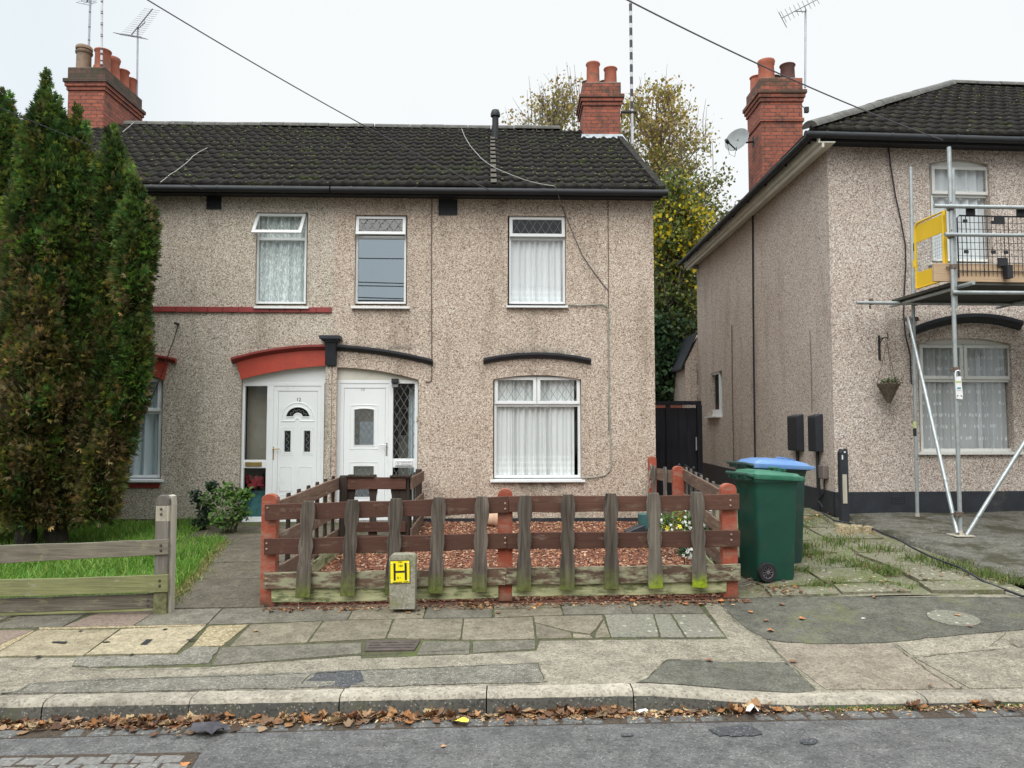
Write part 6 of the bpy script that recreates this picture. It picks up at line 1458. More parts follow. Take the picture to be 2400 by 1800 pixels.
# right side fence
fr_ = thing('side_fence', 'low brown rail fence from the front corner post back towards the side gate', 'fence', Vector((2.1, 8.6, .27)))
zr0 = at(1700, 1160, 7.1).z; pB = at(1597, 1094, 10.1)
sidefence(fr_, (1.99, 7.12, 0), (pB.x, 10.1, 0), zr0, pB.z-.02, 8, 61, (1, 0, 0), mats=('rail_worn', 'oldpost'))
pC = at(1557, 1098, 11.2)
m = MB(); plank(m, Vector((pB.x-.06, 10.1, pB.z-.24)), Vector((pB.x-.24, 11.2, pB.z-.24)), 0.02, .18, .026, (1, 0, 0), seed=71); m.build('rail', M['rail_worn'], fr_)
m = MB(); plank(m, Vector((pB.x-.06, 10.1, pB.z-.75)), Vector((pB.x-.24, 11.2, pB.z-.75)), 0.02, .16, .026, (1, 0, 0), seed=72); m.build('rail', M['rail_worn'], fr_)
for t in (.35, .75): m = MB(); fx = Frame((pB.x-.06, 10.1, 0), (-.18, 1.1, 0), (1, .1, 0)); m.prism(fx, picket_loop(1.1*t, pB.z-.9, pB.z-.02, .1), -.03, -.01); m.build('picket', M['oldpost'], fr_)
u, z1 = Q(1589, 1092, 10.0); roundpost(WX, u, -10.0, .3, z1, .145, .10, M['post_red'], fr_)
u, z1 = Q(1528, 1069, 11.2); gp_ = thing('gate_post', 'tall narrow terracotta painted post with a chain at the corner of the pink house', 'post', Vector((u, 11.2, .4)))
roundpost(WX, u, -11.2, .35, z1, .11, .10, M['post_red'], gp_)
m = MB(); rr = random.Random(3)
for k in range(16):
    q = at(1525+3.5*math.sin(k*.8), 1090+k*3.4, 11.13); ax = Vector((1, 0, 0)) if k % 2 else Vector((.3, .9, 0)); up_ = Vector((0, 0, 1)); m.tube([q+ax.normalized()*.012*math.cos(t)+up_*.018*math.sin(t) for t in np.linspace(0, 5.5, 8)], .0045, 5, closed=True)
m.build('chain', M['lead'], gp_)
# left garden fence: old grey rails on a capped post
lf = thing('rail_fence', 'old three board fence with green and grey weathered planks at left', 'fence', Vector((-5, 6.85, .2)))
YL = 6.80
rail(lf, YL, -260, 1287, 1332, 394, 1264, 1299, M['oldrail'], 81, name='rail'); rail(lf, YL, -260, 1364, 1405, 393, 1347, 1387, M['oldrail_g'], 82, name='rail'); 
rail(lf, YL+.04, -260, 1408, 1442, 365, 1391, 1425, M['oldrail'], 83, name='gravel_board'); rail(lf, YL+.045, -260, 1435, 1448, 362, 1420, 1432, M['oldrail_g'], 84, name='gravel_board')
u, z0 = Q(380, 1424, YL+.07); _, zA = Q(380, 1288, YL+.07); _, zB_ = Q(380, 1220, YL+.07); _, zC_ = Q(381, 1184, YL+.07); _, zD = Q(382, 1160, YL+.07)
m = MB(); m.prism(WX, [(u-.058, z0-.05), (u+.058, z0-.05), (u+.058, zB_), (u-.058, zB_)], -(YL+.12), -(YL+.02)); po = m.build('post', M['oldpost'], lf, bevel=.005)
m = MB(); m.prism(WX, [(u-.056, zB_), (u+.056, zB_), (u+.056, zC_), (u-.056, zC_)], -(YL+.119), -(YL+.021)); m.build('bare_wood_band', M['oldpost_pale'], po)
m = MB(); m.prism(WX, [(u-.058, zC_), (u+.058, zC_), (u+.058, zD-.03), (u+.03, zD), (u-.03, zD), (u-.058, zD-.03)], -(YL+.12), -(YL+.02)); m.build('post_cap', M['oldpost'], po, bevel=.006)
m = MB(); ub, _ = Q(401, 1300, YL+.1); m.prism(WX, [(ub-.02, z0-.05), (ub+.022, z0-.05), (ub+.022, zC_+.02), (ub-.02, zC_+.02)], -(YL+.15), -(YL+.06)); m.prism(WX, [(ub-.025, zC_+.02), (ub+.02, zC_+.02), (ub+.015, zD-.01), (ub-.02, zD)], -(YL+.15), -(YL+.06)); m.build('batten', M['oldpost_pale'], po, bevel=.003)
bolts(WX, [Q(380, 1193, YL+.02), Q(380, 1205, YL+.02), Q(374, 1361, YL), Q(374, 1373, YL), Q(377, 1278, YL), Q(377, 1290, YL), Q(352, 1405, YL+.04), Q(352, 1417, YL+.04)], -YL, M['bolt_rust'], lf, r=.013)
# hydrant marker
u0, z0 = Q(911, 1417, 6.72); u1, _ = Q(973, 1417, 6.72); _, z1 = Q(940, 1300, 6.72)
hm = thing('hydrant_marker', 'short concrete post with yellow hydrant plate H 150 in front of the fence', 'hydrant sign', Vector(((u0+u1)/2, 6.77, groundz(0, 6.77))))
M['hconc'] = ground_mat('mossy_concrete', (.34, .32, .26), (.26, .245, .19), (.44, .42, .35), .16, 60, moss=(.17, .18, .08), mth=(.5, .66), msc=6, dark=None, bump=.4)
m = MB(); uc = (u0+u1)/2; hwd = (u1-u0)/2; n = 6; lp = [(u0+.008, z0-.04), (u1-.004, z0-.04), (u1, z1-.05)] + [(u1-.04+.04*math.cos(math.pi/2*i/n), z1-.04+.04*math.sin(math.pi/2*i/n)) for i in range(n+1)] + [(u0+.04-.04*math.sin(math.pi/2*i/n), z1-.04+.04*math.cos(math.pi/2*i/n)) for i in range(n+1)] + [(u0, z1-.05)]
m.prism(WX, lp, -6.84, -6.72); m.build('concrete_post', M['hconc'], hm, bevel=.006)
def HS(zx, zy, o=6.71):   # plate zoom pixels -> u,z
    p = at(910+zx/23.7, 1305+zy/23.7, o); return p.x, p.z
m = MB(); c = [HS(85, 1495), HS(1205, 1455), HS(1195, 180), HS(82, 225)]; m.prism(WX, c, -6.722, -6.712); pb = m.build('plate_edge', M['signblack'], hm)
m = MB(); c = [HS(125, 1470), HS(1180, 1432), HS(1172, 215), HS(118, 255)]; m.prism(WX, c, -6.713, -6.709); sp_ = m.build('sign_plate', M['signyellow'], hm)
wS = -6.7075
m = MB()
for q in ([(285, 365), (405, 360), (415, 1315), (305, 1320)], [(900, 340), (1022, 335), (1040, 1290), (925, 1298)], [(405, 785), (905, 765), (908, 872), (410, 892)]): m.prism(WX, [HS(*p) for p in q], -6.709, wS)
text_into(m, WX, '150', *HS(675, 505), .026, 0, wS, bold=.0006); text_into(m, WX, 'WMFS', *HS(655, 292), .0145, 0, wS, bold=.0004); text_into(m, WX, 'Q 1', *HS(590, 1165), .021, 0, wS, bold=.0004)
rr = random.Random(6); xx = 270
while xx < 1060:
    wd_ = rr.uniform(35, 62)
    if not 775 < xx < 830: q0 = HS(xx, 1455-(xx-270)*.06); q1 = HS(xx+wd_, 1405-(xx-270)*.06); m.box(WX, q0[0], q1[0], -6.709, wS, q0[1], q1[1])
    xx += wd_+16
m.build('lettering', M['signblack'], sp_)
for q in ((185, 375), (1105, 335), (205, 1360), (1125, 1310)): m = MB(); uu, zz = HS(*q); m.lathe(WX.p(uu, -6.7085, zz), [(.006, 0), (.005, .003), (.001, .004)], 8, axis=(0, -1, 0)); m.build('screw', M['white'], sp_)
# black side gate between the houses
yg = 14.0
gt = thing('side_gate', 'tall black boarded gate between the two houses', 'gate', at(1585, 1090, yg)*1.0)
xl_, zt_ = Q(1534, 952, yg); xr_, _ = Q(1630, 952, yg); xr_ = min(xr_, 4.5); _, zp_ = Q(1560, 955, yg); zb_ = .55
m = MB(); n = 9; a0 = Q(1534, 960, yg)[0]; b0_ = Q(1632, 960, yg)[0]; zpt = Q(1585, 956, yg)[1]
for i in range(n): m.box(WX, lerp(a0, b0_, i/n)+.0005, lerp(a0, b0_, (i+1)/n)-.0005, -yg-.02, -yg+.01*(i % 2), zb_, zpt)
m.box(WX, a0, b0_, -yg-.04, -yg-.024, zb_, zpt-.02); m.build('boards', M['gate_black'], gt)
m = MB(); ztp = Q(1585, 940, yg)[1]; m.box(WX, a0-.05, b0_+.08, -yg-.05, -yg+.06, ztp-.07, ztp); m.box(WX, b0_+.0, b0_+.09, -yg-.05, -yg+.06, zb_-.2, ztp-.07); m.box(WX, a0+.2, a0+.28, -yg-.0, -yg+.05, zb_-.2, ztp-.07)
m.build('gate_frame', M['gate_black'], gt)
m = MB(); q = at(1632, 1040, yg-.08); m.box(WX, q.x-.01, q.x+.012, -yg+.06, -yg+.08, q.z-.12, q.z+.12); m.build('bolt', M['leadcame'], gt)
bw = thing('garden_wall', 'strip of red brick garden wall glimpsed over the black gate', 'wall', Vector((4.5, 19.0, .4)))
m = MB(); m.box(WX, 3.0, 4.6, -19.1, -19.0, .4, at(1570, 948, 19).z); m.build('wall', M['brick'], bw)
# low ornamental iron gate
ig = thing('iron_gate', 'low black wrought iron gate leaning by the side fence', 'gate', at(1625, 1125, 11.6))
m = MB()
for k in range(7):
    x = 1608+k*6.2; yt = 1104+k*1.3; m.tube([at(x, yt, 11.6), at(x+1, 1160, 11.6)], .010, 6)
m.tube([at(1606, 1102, 11.6), at(1645, 1112, 11.6), at(1647, 1128, 11.6), at(1648, 1165, 11.6)], .014, 6); m.tube([at(1603, 1098, 11.6), at(1606, 1089, 11.6), at(1611, 1093, 11.6), at(1618, 1100, 11.6), at(1626, 1098, 11.6)], .012, 6)
for x, y in ((1592, 1090), (1626, 1097)): m.lathe(at(x, y, 11.6), [(.005, -.03), (.022, 0), (.005, .03)], 8)
m.build('gate_bars', M['gutter'], ig)
# ------------------------------------------------------------------ bins
def wheelie(label, lidmat, bodymat, x, y, rz, w=.76, d=.82, h=1.03, dome=.0):
    z0 = groundz(x, y)+.02; T = thing('wheelie_bin', label, 'bin', Vector((x, y, z0)), 'wheelie bins beside the fence')
    c, s = math.cos(rz), math.sin(rz)
    def P(a, b, z):
        a *= w; b *= d; return Vector((x+a*c-b*s, y+a*s+b*c, z0+z))   # a: back(-) to front(+), b: width
    def ringpts(a0, a1, hw, z, r=.05, n=4):
        pts = []
        for cx_, cy_, st in ((a1-r, hw-r, 0), (a0+r, hw-r, 1), (a0+r, -hw+r, 2), (a1-r, -hw+r, 3)):
            for i in range(n+1): t = math.pi/2*(st+i/n); pts.append((cx_+r*math.cos(t), cy_+r*math.sin(t)))
        return [P(a, b, z) for a, b in pts]
    def loft(mb, rings, cap0=True, cap1=True):
        n = len(rings[0]); V = [v for r_ in rings for v in r_]; fs = []
        for i in range(len(rings)-1):
            for k in range(n): fs.append((i*n+k, i*n+(k+1) % n, (i+1)*n+(k+1) % n, (i+1)*n+k))
        if cap0: fs.append(tuple(range(n)))
        if cap1: fs.append(tuple((len(rings)-1)*n+k for k in range(n)))
        mb.add(V, fs)
    m = MB(); loft(m, [ringpts(-.30, .225, .225, .0), ringpts(-.305, .235, .235, .05), ringpts(-.33, .27, .265, h-.16), ringpts(-.34, .285, .275, h-.09), ringpts(-.345, .29, .28, h-.085), ringpts(-.345, .29, .28, h-.05)]); m.build('body', M[bodymat], T, smooth=True)
    m = MB(); loft(m, [ringpts(-.355, .325, .295, h-.075, .06), ringpts(-.36, .335, .30, h-.055, .06), ringpts(-.36, .335, .30, h-.04, .06)], True, True); m.build('rim', M[bodymat], T, smooth=True)
    m = MB(); 
    def lid(a0, a1, hw, zf, zb, r=.06, n=4):
        pts = []
        for cx_, cy_, st in ((a1-r, hw-r, 0), (a0+r, hw-r, 1), (a0+r, -hw+r, 2), (a1-r, -hw+r, 3)):
            for i in range(n+1): t = math.pi/2*(st+i/n); pts.append((cx_+r*math.cos(t), cy_+r*math.sin(t)))
        return [P(a, b, lerp(zb, zf, (a-a0)/(a1-a0))+.0*a) for a, b in pts]
    loft(m, [lid(-.365, .375, .315, h-.07, h-.04), lid(-.365, .38, .32, h-.055, h-.02), lid(-.365, .375, .315, h-.03, h+.005), lid(-.33, .33, .28, h-.022, h+.012), lid(-.31, .30, .26, h+.0, h+.032), lid(-.20, .22, .20, h+.008+dome*.7, h+.040+dome*.7), lid(-.06, .08, .08, h+.025+dome, h+.035+dome, .03)]); lo = m.build('lid', M[lidmat], T, smooth=True)
    m = MB(); m.tube([P(.10, -.12, h+.0), P(.10, -.12, h+.05), P(.10, .12, h+.05), P(.10, .12, h+.0)], .012, 6); m.hexa([P(a, b, z) for z in (h+.02, h+.045) for b in (-.12, .12) for a in (.17, .20)]); m.build('lid_grip', M[lidmat], lo)
    m = MB(); m.tube([P(-.36, -.26, h-.02), P(-.45, -.25, h+.0), P(-.45, .25, h+.0), P(-.36, .26, h-.02)], .018, 8)
    for b in (-.22, 0, .22): m.hexa([P(a, b+q, z) for z in (h-.05, h+.005) for q in (-.02, .02) for a in (-.44, -.34)])
    m.build('handle', M[bodymat], T)
    for sgn in (-1, 1):
        cc = P(-.20, sgn*.262, .092); ax = (P(0, sgn, 0)-P(0, 0, 0)); m = MB(); m.lathe(cc, [(.058, -.03), (.088, -.03), (.094, -.018), (.094, .018), (.088, .03), (.060, .03), (.058, .012), (.045, .012)], 24, axis=ax, cap=True); wo = m.build('wheel', M['rubber'], T, smooth=True)
        m = MB(); m.lathe(cc, [(.018, .0), (.018, .034), (.012, .036)], 12, axis=ax)
        a1 = ax.cross(Vector((0, 0, 1))).normalized(); b1 = Vector((0, 0, 1))
        for k in range(10): t = 6.283*k/10; dd = a1*math.cos(t)+b1*math.sin(t); m.tube([cc+ax*.026+dd*.016, cc+ax*.026+dd*.056], .0045, 4)
        m.tube([cc+ax*.027+(a1*math.cos(t)+b1*math.sin(t))*.057 for t in np.linspace(0, 6.1, 20)], .006, 5, closed=True); m.build('wheel_spokes', M['wire_grey'], wo)
    m = MB(); m.tube([P(-.20, -.27, .092), P(-.20, .27, .092)], .012, 8); m.build('axle', M['rubber'], T); return T
b = at(1795, 1362, 7.72); wheelie('bright green wheelie bin with green lid right of the fence end', 'bin_lid', 'bin', 2.56, 7.74, R(11), w=.74)
b = at(1815, 1345, 8.35); wheelie('dark green wheelie bin with blue lid standing behind the green lidded one', 'blue', 'bin_dark', 2.86, 8.45, R(8), w=.94, d=.9, h=1.06, dome=.02)
# ------------------------------------------------------------------ wall fixtures of the right house
def meter(x0, x1, yt, yb, label):
    ua = S2.uz(x0, (yt+yb)/2, .11)[0]; ub = S2.uz(x1, (yt+yb)/2, .11)[0]; z1 = S2.uz((x0+x1)/2, yt, .11)[1]; z0 = S2.uz((x0+x1)/2, yb, .11)[1]; a, b_ = min(ua, ub), max(ua, ub)
    T = thing('meter_box', label, 'meter box', S2.p((a+b_)/2, .06, z0), 'black meter boxes on the side wall')
    m = MB(); P = [S2.p(u, w_, z) for z in (z0, z1) for w_ in (0, .11) for u in (a, b_)]
    for i in (6, 7): P[i] = P[i]-Vector((0, 0, .03))
    m.hexa(P); m.build('case', M['black'], T, bevel=.008)
    m = MB(); m.box(S2, a+.025, b_-.025, .108, .118, z0+.025, z1-.055); m.build('door', M['gutter'], T, bevel=.004)
    m = MB(); um = lerp(a, b_, .5); m.tube([S2.p(um, .035, z0), S2.p(um, .035, groundz(4.4, C2.y+um)+.0)], .024, 8); m.build('pipe', M['gutter'], T)
meter(1845, 1868, 971, 1056, 'left one of two black meter boxes on the side wall'); meter(1893, 1912, 970, 1058, 'right one of two black meter boxes, nearer the front corner')
q = S2.uz(1925, 1106, .07); T = thing('junction_box', 'small grey brown box low on the side wall beside the meter pipes', 'box', S2.p(q[0], .03, q[1]-.1))
m = MB(); m.box(S2, q[0]-.09, q[0]+.09, 0, .08, q[1]-.10, q[1]+.10); m.build('case', M['grey_box'] if 'grey_box' in M else M.setdefault('grey_box', plain('grey_box', (.16, .13, .12), .6)), T, bevel=.012)
m = MB(); m.tube([S2.p(q[0], .03, q[1]-.1), S2.p(q[0]+.02, .03, q[1]-.3), S2.p(q[0]+.15, .06, q[1]-.42), S2.p(q[0]-.1, .1, q[1]-.5)], .012, 6); m.build('cable', M['wire_black'], T)
# black stub post at the corner
q0 = at(1970, 1183, 10.45); q1 = at(1992, 1183, 10.45); zt_ = at(1983, 1052, 10.45).z; T = thing('gate_stub', 'black painted timber gate post with a bare lower strip at the house corner', 'post', Vector(((q0.x+q1.x)/2, 10.45, .6)))
m = MB(); m.prism(WX, [(q0.x+.0, .55), (q1.x-.02, .55), (q1.x-.02, zt_-.03), (q1.x-.035, zt_+.01), (q1.x-.05, zt_-.03), (q0.x+.03, zt_), (q0.x+.0, zt_-.05)], -10.52, -10.42); m.build('post', M['black'], T, bevel=.006)
zz = at(1980, 1112, 10.4).z; z2 = at(1980, 1180, 10.4).z; m = MB(); m.box(WX, q0.x+.02, q0.x+.075, -10.42, -10.405, z2, zz); m.build('bare_strip', M['oldpost_pale'], T)
m = MB(); m.box(WX, q0.x+.02, q0.x+.035, -10.42, -10.412, zz+.2, zz+.26); m.box(WX, q0.x+.05, q0.x+.07, -10.42, -10.41, zz+.29, zz+.31); m.build('paint_chips', M['white'], T)
# hanging basket and its bracket
br = F2.uz(2062, 815, .02); T = thing('basket_bracket', 'black iron wall bracket carrying a hanging basket', 'bracket', F2.p(br[0], .0, br[1]-.2))
m = MB(); zt_ = F2.uz(2062, 786, .02)[1]; zb_ = F2.uz(2062, 843, .02)[1]; m.box(F2, br[0]-.014, br[0]+.014, 0, .016, zb_, zt_); th = F2.uz(2081, 790, .22)
tipu = th[0]; zs = F2.uz(2070, 794, .1)[1]; m.tube([F2.p(br[0], .01, zs), F2.p(lerp(br[0], tipu, .5), .12, zs+.01), F2.p(tipu, .22, zs+.0), F2.p(tipu+.0, .22, zs+.05), F2.p(tipu-.02, .22, zs+.065)], .009, 6)
m.tube([F2.p(br[0], .01, zs-.07), F2.p(lerp(br[0], tipu, .3), .05, zs-.03), F2.p(lerp(br[0], tipu, .45), .1, zs)], .007, 6); m.tube([F2.p(tipu, .22, zs), F2.p(tipu, .22, zs-.05)], .005, 5); m.build('bracket', M['gutter'], T)
bt = F2.uz(2082, 900, .22); bb = F2.uz(2084, 944, .22); cB = F2.p(bt[0], .22, bt[1]); H = bt[1]-bb[1]
T = thing('hanging_basket', 'cone shaped wicker basket with small plants hanging on the pebbledash', 'hanging basket', F2.p(bt[0], .22, bb[1]))
M['wicker'] = plain('wicker', (.13, .10, .07), .9, .4, 40, bump=.8)
m = MB(); r0 = .145
for k in range(18):
    t = k/17; r_ = lerp(r0, .02, t); z = -H*t; m.tube([cB+Vector((r_*(1+.03*math.sin(7*a+k))*math.cos(a), r_*math.sin(a), z+.004*math.sin(9*a+k*2))) for a in np.linspace(0, 5.98, 20)], .0075, 5, closed=True)
for k in range(12): a = 6.283*k/12; m.tube([cB+Vector((r0*math.cos(a), r0*math.sin(a), .01)), cB+Vector((.02*math.cos(a), .02*math.sin(a), -H))], .006, 4)
m.lathe(cB, [(r0*.93, 0), (.012, -H*.98)], 16); m.build('basket', M['wicker'], T)
m = MB()
for a in (.4, 2.5, 4.6): m.tube([cB+Vector((r0*math.cos(a), r0*math.sin(a), 0)), cB+Vector((0, 0, zs-.06-bt[1]))], .004, 4)
m.build('chains', M['iron'], T)
rs = np.random.RandomState(5); n = 190; c = np.array(cB)+rs.normal(size=(n, 3))*np.array([.07, .05, .025])+np.array([.02, 0, .03]); d = rs.normal(size=(n, 3)); d /= np.linalg.norm(d, axis=1)[:, None]; e = np.cross(d, rs.normal(size=(n, 3))); e /= np.linalg.norm(e, axis=1)[:, None]
v = np.stack([c, c+d*.02+e*.01, c+d*.04, c+d*.02-e*.01], 1).reshape(-1, 3); fastmesh('plants', v, np.arange(n*4).reshape(-1, 4), M['leaf'], T, np.repeat(np.array([(.06, .12, .04), (.10, .16, .06), (.12, .11, .05)])[rs.randint(0, 3, n)], 4, 0), nper=4)
# lamp under the rear eave
q = at(1630, 623, 18.5); T = thing('floodlight', 'small round grey light under the far end of the eaves', 'lamp', q-Vector((0, 0, .05)))
m = MB(); m.lathe(q, [(.03, 0), (.10, .03), (.11, .08), (.10, .09)], 16, axis=(0, -1, .1)); m.build('lamp_head', M['leadcame'], T); m = MB(); m.tube([q, q+Vector((.12, .02, .05))], .02, 6); m.build('arm', M['gutter'], T)
# ------------------------------------------------------------------ scaffold
SN = 1.40   # outer row this far from the wall; inner row .40
wi, wo_ = .35, 1.62
sc_ = thing('scaffold', 'galvanised tube scaffold standing against the front of the right house', 'scaffold', F2.p(1.8, 1.0, .6))
R_T = .0242
def tb(pts, mat='galv', name='tube', r=R_T):
    m = MB(); m.tube(pts, r, 12); return m.build(name, M[mat], sc_, smooth=True)
def ring(P, ax, name='coupler'):
    m = MB(); m.lathe(P-Vector(ax).normalized()*.03, [(R_T+.002, 0), (R_T+.014, .004), (R_T+.014, .056), (R_T+.002, .06)], 10, axis=ax); o = Vector(ax).cross(Vector((.3, .9, .2))).normalized(); m.tube([P+o*.03-Vector((0, 0, .0)), P+o*.075], .011, 6); return m.build(name, M['clamp'], sc_)
gi = lambda px, py: F2.px(px, py, wi); go = lambda px, py: F2.px(px, py, wo_)
i_top = gi(2134, 392); i_bot = gi(2150, 1208); i_bot.z = groundz(4.9, 10.4)+.07
tb([i_top, i_bot], name='inner_standard'); m = MB(); m.tube([gi(2138.6, 571), gi(2139, 589)], R_T+.001, 12); m.build('black_band', M['gutter'], sc_); m = MB(); m.tube([gi(2137.8, 552), gi(2138.5, 570)], R_T+.001, 12); M['lime'] = plain('lime_band', (.50, .55, .25), .5); m.build('lime_band', M['lime'], sc_)
m = MB(); m.tube([gi(2144.5, 1004), gi(2145, 1022)], R_T+.001, 12); m.build('black_band', M['gutter'], sc_); m = MB(); m.tube([gi(2144, 988), gi(2144.5, 1003)], R_T+.001, 12); m.build('lime_band', M['lime'], sc_)
o_top = go(2224, 345); o_bot = go(2251, 1253)
tb([o_top, o_bot], name='outer_standard'); tb([go(2233, 392)+Vector((.02, .04, 0)), go(2240, 720)+Vector((.02, .04, 0))], name='lapped_tube')
# second bay to the right, out of frame mostly
tb([go(2600, 330), go(2640, 1260)], name='outer_standard'); tb([gi(2500, 392), gi(2520, 1208)], name='inner_standard')
tb([gi(2003, 711)+F2.n*.05, gi(2560, 716)+F2.n*.05], name='inner_ledger')
tb([go(2226, 687)+F2.n*.05, go(2640, 690)+F2.n*.05], name='outer_ledger')
tb([go(2183, 486)+F2.n*.05, go(2640, 493)+F2.n*.05], name='guard_rail'); tb([go(2208, 552)+F2.n*.05, go(2640, 557)+F2.n*.05], name='guard_rail')
zt_ = go(2250, 683).z+.06; pu = F2.uz(2240, 685, wo_)[0]+.03
tb([F2.p(pu+.03, .12, zt_), F2.p(pu+.03, wo_+.24, zt_)], name='transom'); tb([F2.p(pu+1.6, .12, zt_), F2.p(pu+1.6, wo_+.2, zt_)], name='transom')
o_end = gi(2010, 706); m = MB(); m.tube([gi(2041, 700), gi(2043, 715)], R_T*1.3, 8); m.tube([gi(2038, 716), gi(2040, 724)], .012, 6); m.build('coupler', M['clamp'], sc_)
ft = o_bot
brc = tb([gi(2123, 745)+F2.n*.06, ft+Vector((-.05, -.02, .02))], name='diagonal_brace')
tb([ft+Vector((.05, -.04, .0)), go(2400, 1020)+F2.n*.08, go(2400, 1020)+F2.n*.08+(go(2400, 1020)-ft)*.8], name='diagonal_brace')
for P, ax in ((go(2227, 488), F2.ux), (go(2229, 553), F2.ux), (go(2234, 625), (0, 0, 1)), (go(2236, 687), F2.ux), (gi(2143, 711), F2.ux), (gi(2146, 748), (0, 0, 1)), (gi(2128, 748), (0, 0, 1)), (go(2241, 866), (0, 0, 1)), (go(2250, 1205), (0, 0, 1)), (go(2244, 1205), (0, 0, 1))): ring(P, ax)
# platform
zd = zt_+.03; u0 = F2.uz(2115, 706, wi)[0]-.14; u0d = pu-.04
m = MB()
for k in range(5): w0 = .26+k*.262; m.box(F2, u0d+.0*k, u0d+4.2, w0, w0+.25, zd, zd+.038)
m.build('deck_boards', M['board_dark'], sc_, bevel=.004)
tbx = F2.uz(2195, 650, wo_)[0]; zT = go(2300, 634).z; zBt = go(2300, 672).z
m = MB(); m.box(F2, tbx, tbx+3.8, wo_-.085, wo_-.047, zd+.04, zd+.04+.225); m.build('toe_board', M['board_new'], sc_, bevel=.003)
# feet
for P in (i_bot, o_bot): m = MB(); m.box(WX, P.x-.11, P.x+.11, -P.y-.11, -P.y+.11, P.z-.012, P.z+.0); m.tube([P, P+Vector((0, 0, .05))], .03, 8); m.build('base_plate', M['oldpost_pale'], sc_)
# black mesh guard
mg = thing('mesh_guard', 'black plastic mesh guard panel hooked on the scaffold rails', 'guard panel', F2.p(pu+1, wo_-.02, zd+.3))
a = F2.uz(2243, 505, wo_-.03); b_ = F2.uz(2243, 631, wo_-.03); u0 = a[0]; u1 = u0+2.4; z1, z0 = a[1], b_[1]; wm = wo_-.032
m = MB(); m.tube([F2.p(u0, wm, z0-.1), F2.p(u0, wm, z1-.03), F2.p(u0+.03, wm, z1), F2.p(u1, wm, z1)], .010, 6); m.tube([F2.p(u0, wm, z0-.02), F2.p(u1, wm, z0-.02)], .006, 6)
k = 0; uu = u0+.055
while uu < u1: m.tube([F2.p(uu, wm, z0-.08), F2.p(uu+.004*math.sin(k*1.7), wm+.004*math.sin(k), (z0+z1)/2), F2.p(uu, wm, z1)], .0055 if (k % 5) in (0, 1) else .0035, 5, cap=False); uu += .055; k += 1
for q in range(1, 8): z = lerp(z1, z0, q/8); m.tube([F2.p(u0, wm, z), F2.p(u1, wm, z)], .0035, 5, cap=False)
m.build('mesh', M['gutter'], mg)
m = MB()
for du in (.13, .78, 1.4): m = MB(); m.box(F2, u0+du-.02, u0+du+.09, wm+.005, wm+.025, z1-.0, z1+.09); m.box(F2, u0+du-.02, u0+du+.09, wm+.005, wm+.09, z1+.085, z1+.10); m.build('hook_clip', M['gutter'], mg)
for du, dz in ((.09, .06), (.46, .07), (.09, .44), (.44, .44), (.60, .44)): m = MB(); m.box(F2, u0+du-.02, u0+du+.03, wm+.004, wm+.02, z1-dz-.03, z1-dz+.01); m.build('clip', M['gutter'], mg)
m = MB()
m.box(F2, u0+.47, u0+.60, wm+.004, wm+.02, z1-.10, z1-.01); m.build('clip', M['gutter'], mg); m = MB(); m.box(F2, u0+.50, u0+.62, wm+.004, wm+.02, z1-.62, z1-.52); m.box(F2, u0+.56, u0+.63, wm+.006, wm+.085, z1-.78, z1-.62)
m.build('strap', M['gutter'], mg)
# yellow gate, hung across the platform's end
gy = thing('safety_gate', 'yellow metal scaffold gate with a wire mesh middle', 'gate', F2.p(pu-.1, 1.2, zd))
EA = go(2222, 500); ua = F2.uz(2214, 493, wo_-.10)[0]
GF = Frame(F2.p(ua, wo_-.10, 0), F2.n*-1, -F2.ux)   # u runs back towards the wall, w out to the left
zt1 = F2.uz(2212, 494, wo_-.10)[1]; zb1 = F2.uz(2212, 655, wo_-.10)[1]; Lg = .62
m = MB(); H = zt1-zb1
fp = [(0, zb1), (0, zt1-.0)] + [(Lg-.09+.09*math.sin(t), zt1-.09+.09*math.cos(t)) for t in np.linspace(0, math.pi/2, 6)] + [(Lg, zb1)]
m.tube([GF.p(u, 0, z) for u, z in fp], .017, 8, closed=True); m.box(GF, 0, .03, -.02, .02, zb1, zt1); m.tube([GF.p(0, .03, zb1), GF.p(0, .03, zt1-.05)], .016, 8)
m.tube([GF.p(Lg+.02, 0, lerp(zb1, zt1, .33)), GF.p(Lg+.02, 0, lerp(zb1, zt1, .45))], .03, 8); m.build('gate_frame', M['yellow'], gy, smooth=True)
m = MB(); m.box(GF, .015, Lg-.01, -.004, .004, lerp(zb1, zt1, .70), zt1-.03); m.build('panel', M['yellow'], gy); m = MB(); m.box(GF, .015, Lg-.01, -.0045, .0035, zb1+.01, lerp(zb1, zt1, .24)); m.build('panel', M['yellow'], gy)
m = MB()
for k in range(1, 15): m.tube([GF.p(Lg*k/15, 0, lerp(zb1, zt1, .24)), GF.p(Lg*k/15, 0, lerp(zb1, zt1, .70))], .0025, 4, cap=False)
for k in range(1, 9): z = lerp(zb1, zt1, .24+.46*k/9); m.tube([GF.p(0, 0, z), GF.p(Lg, 0, z)], .0025, 4, cap=False)
m.build('wire_mesh', M['galv'], gy)
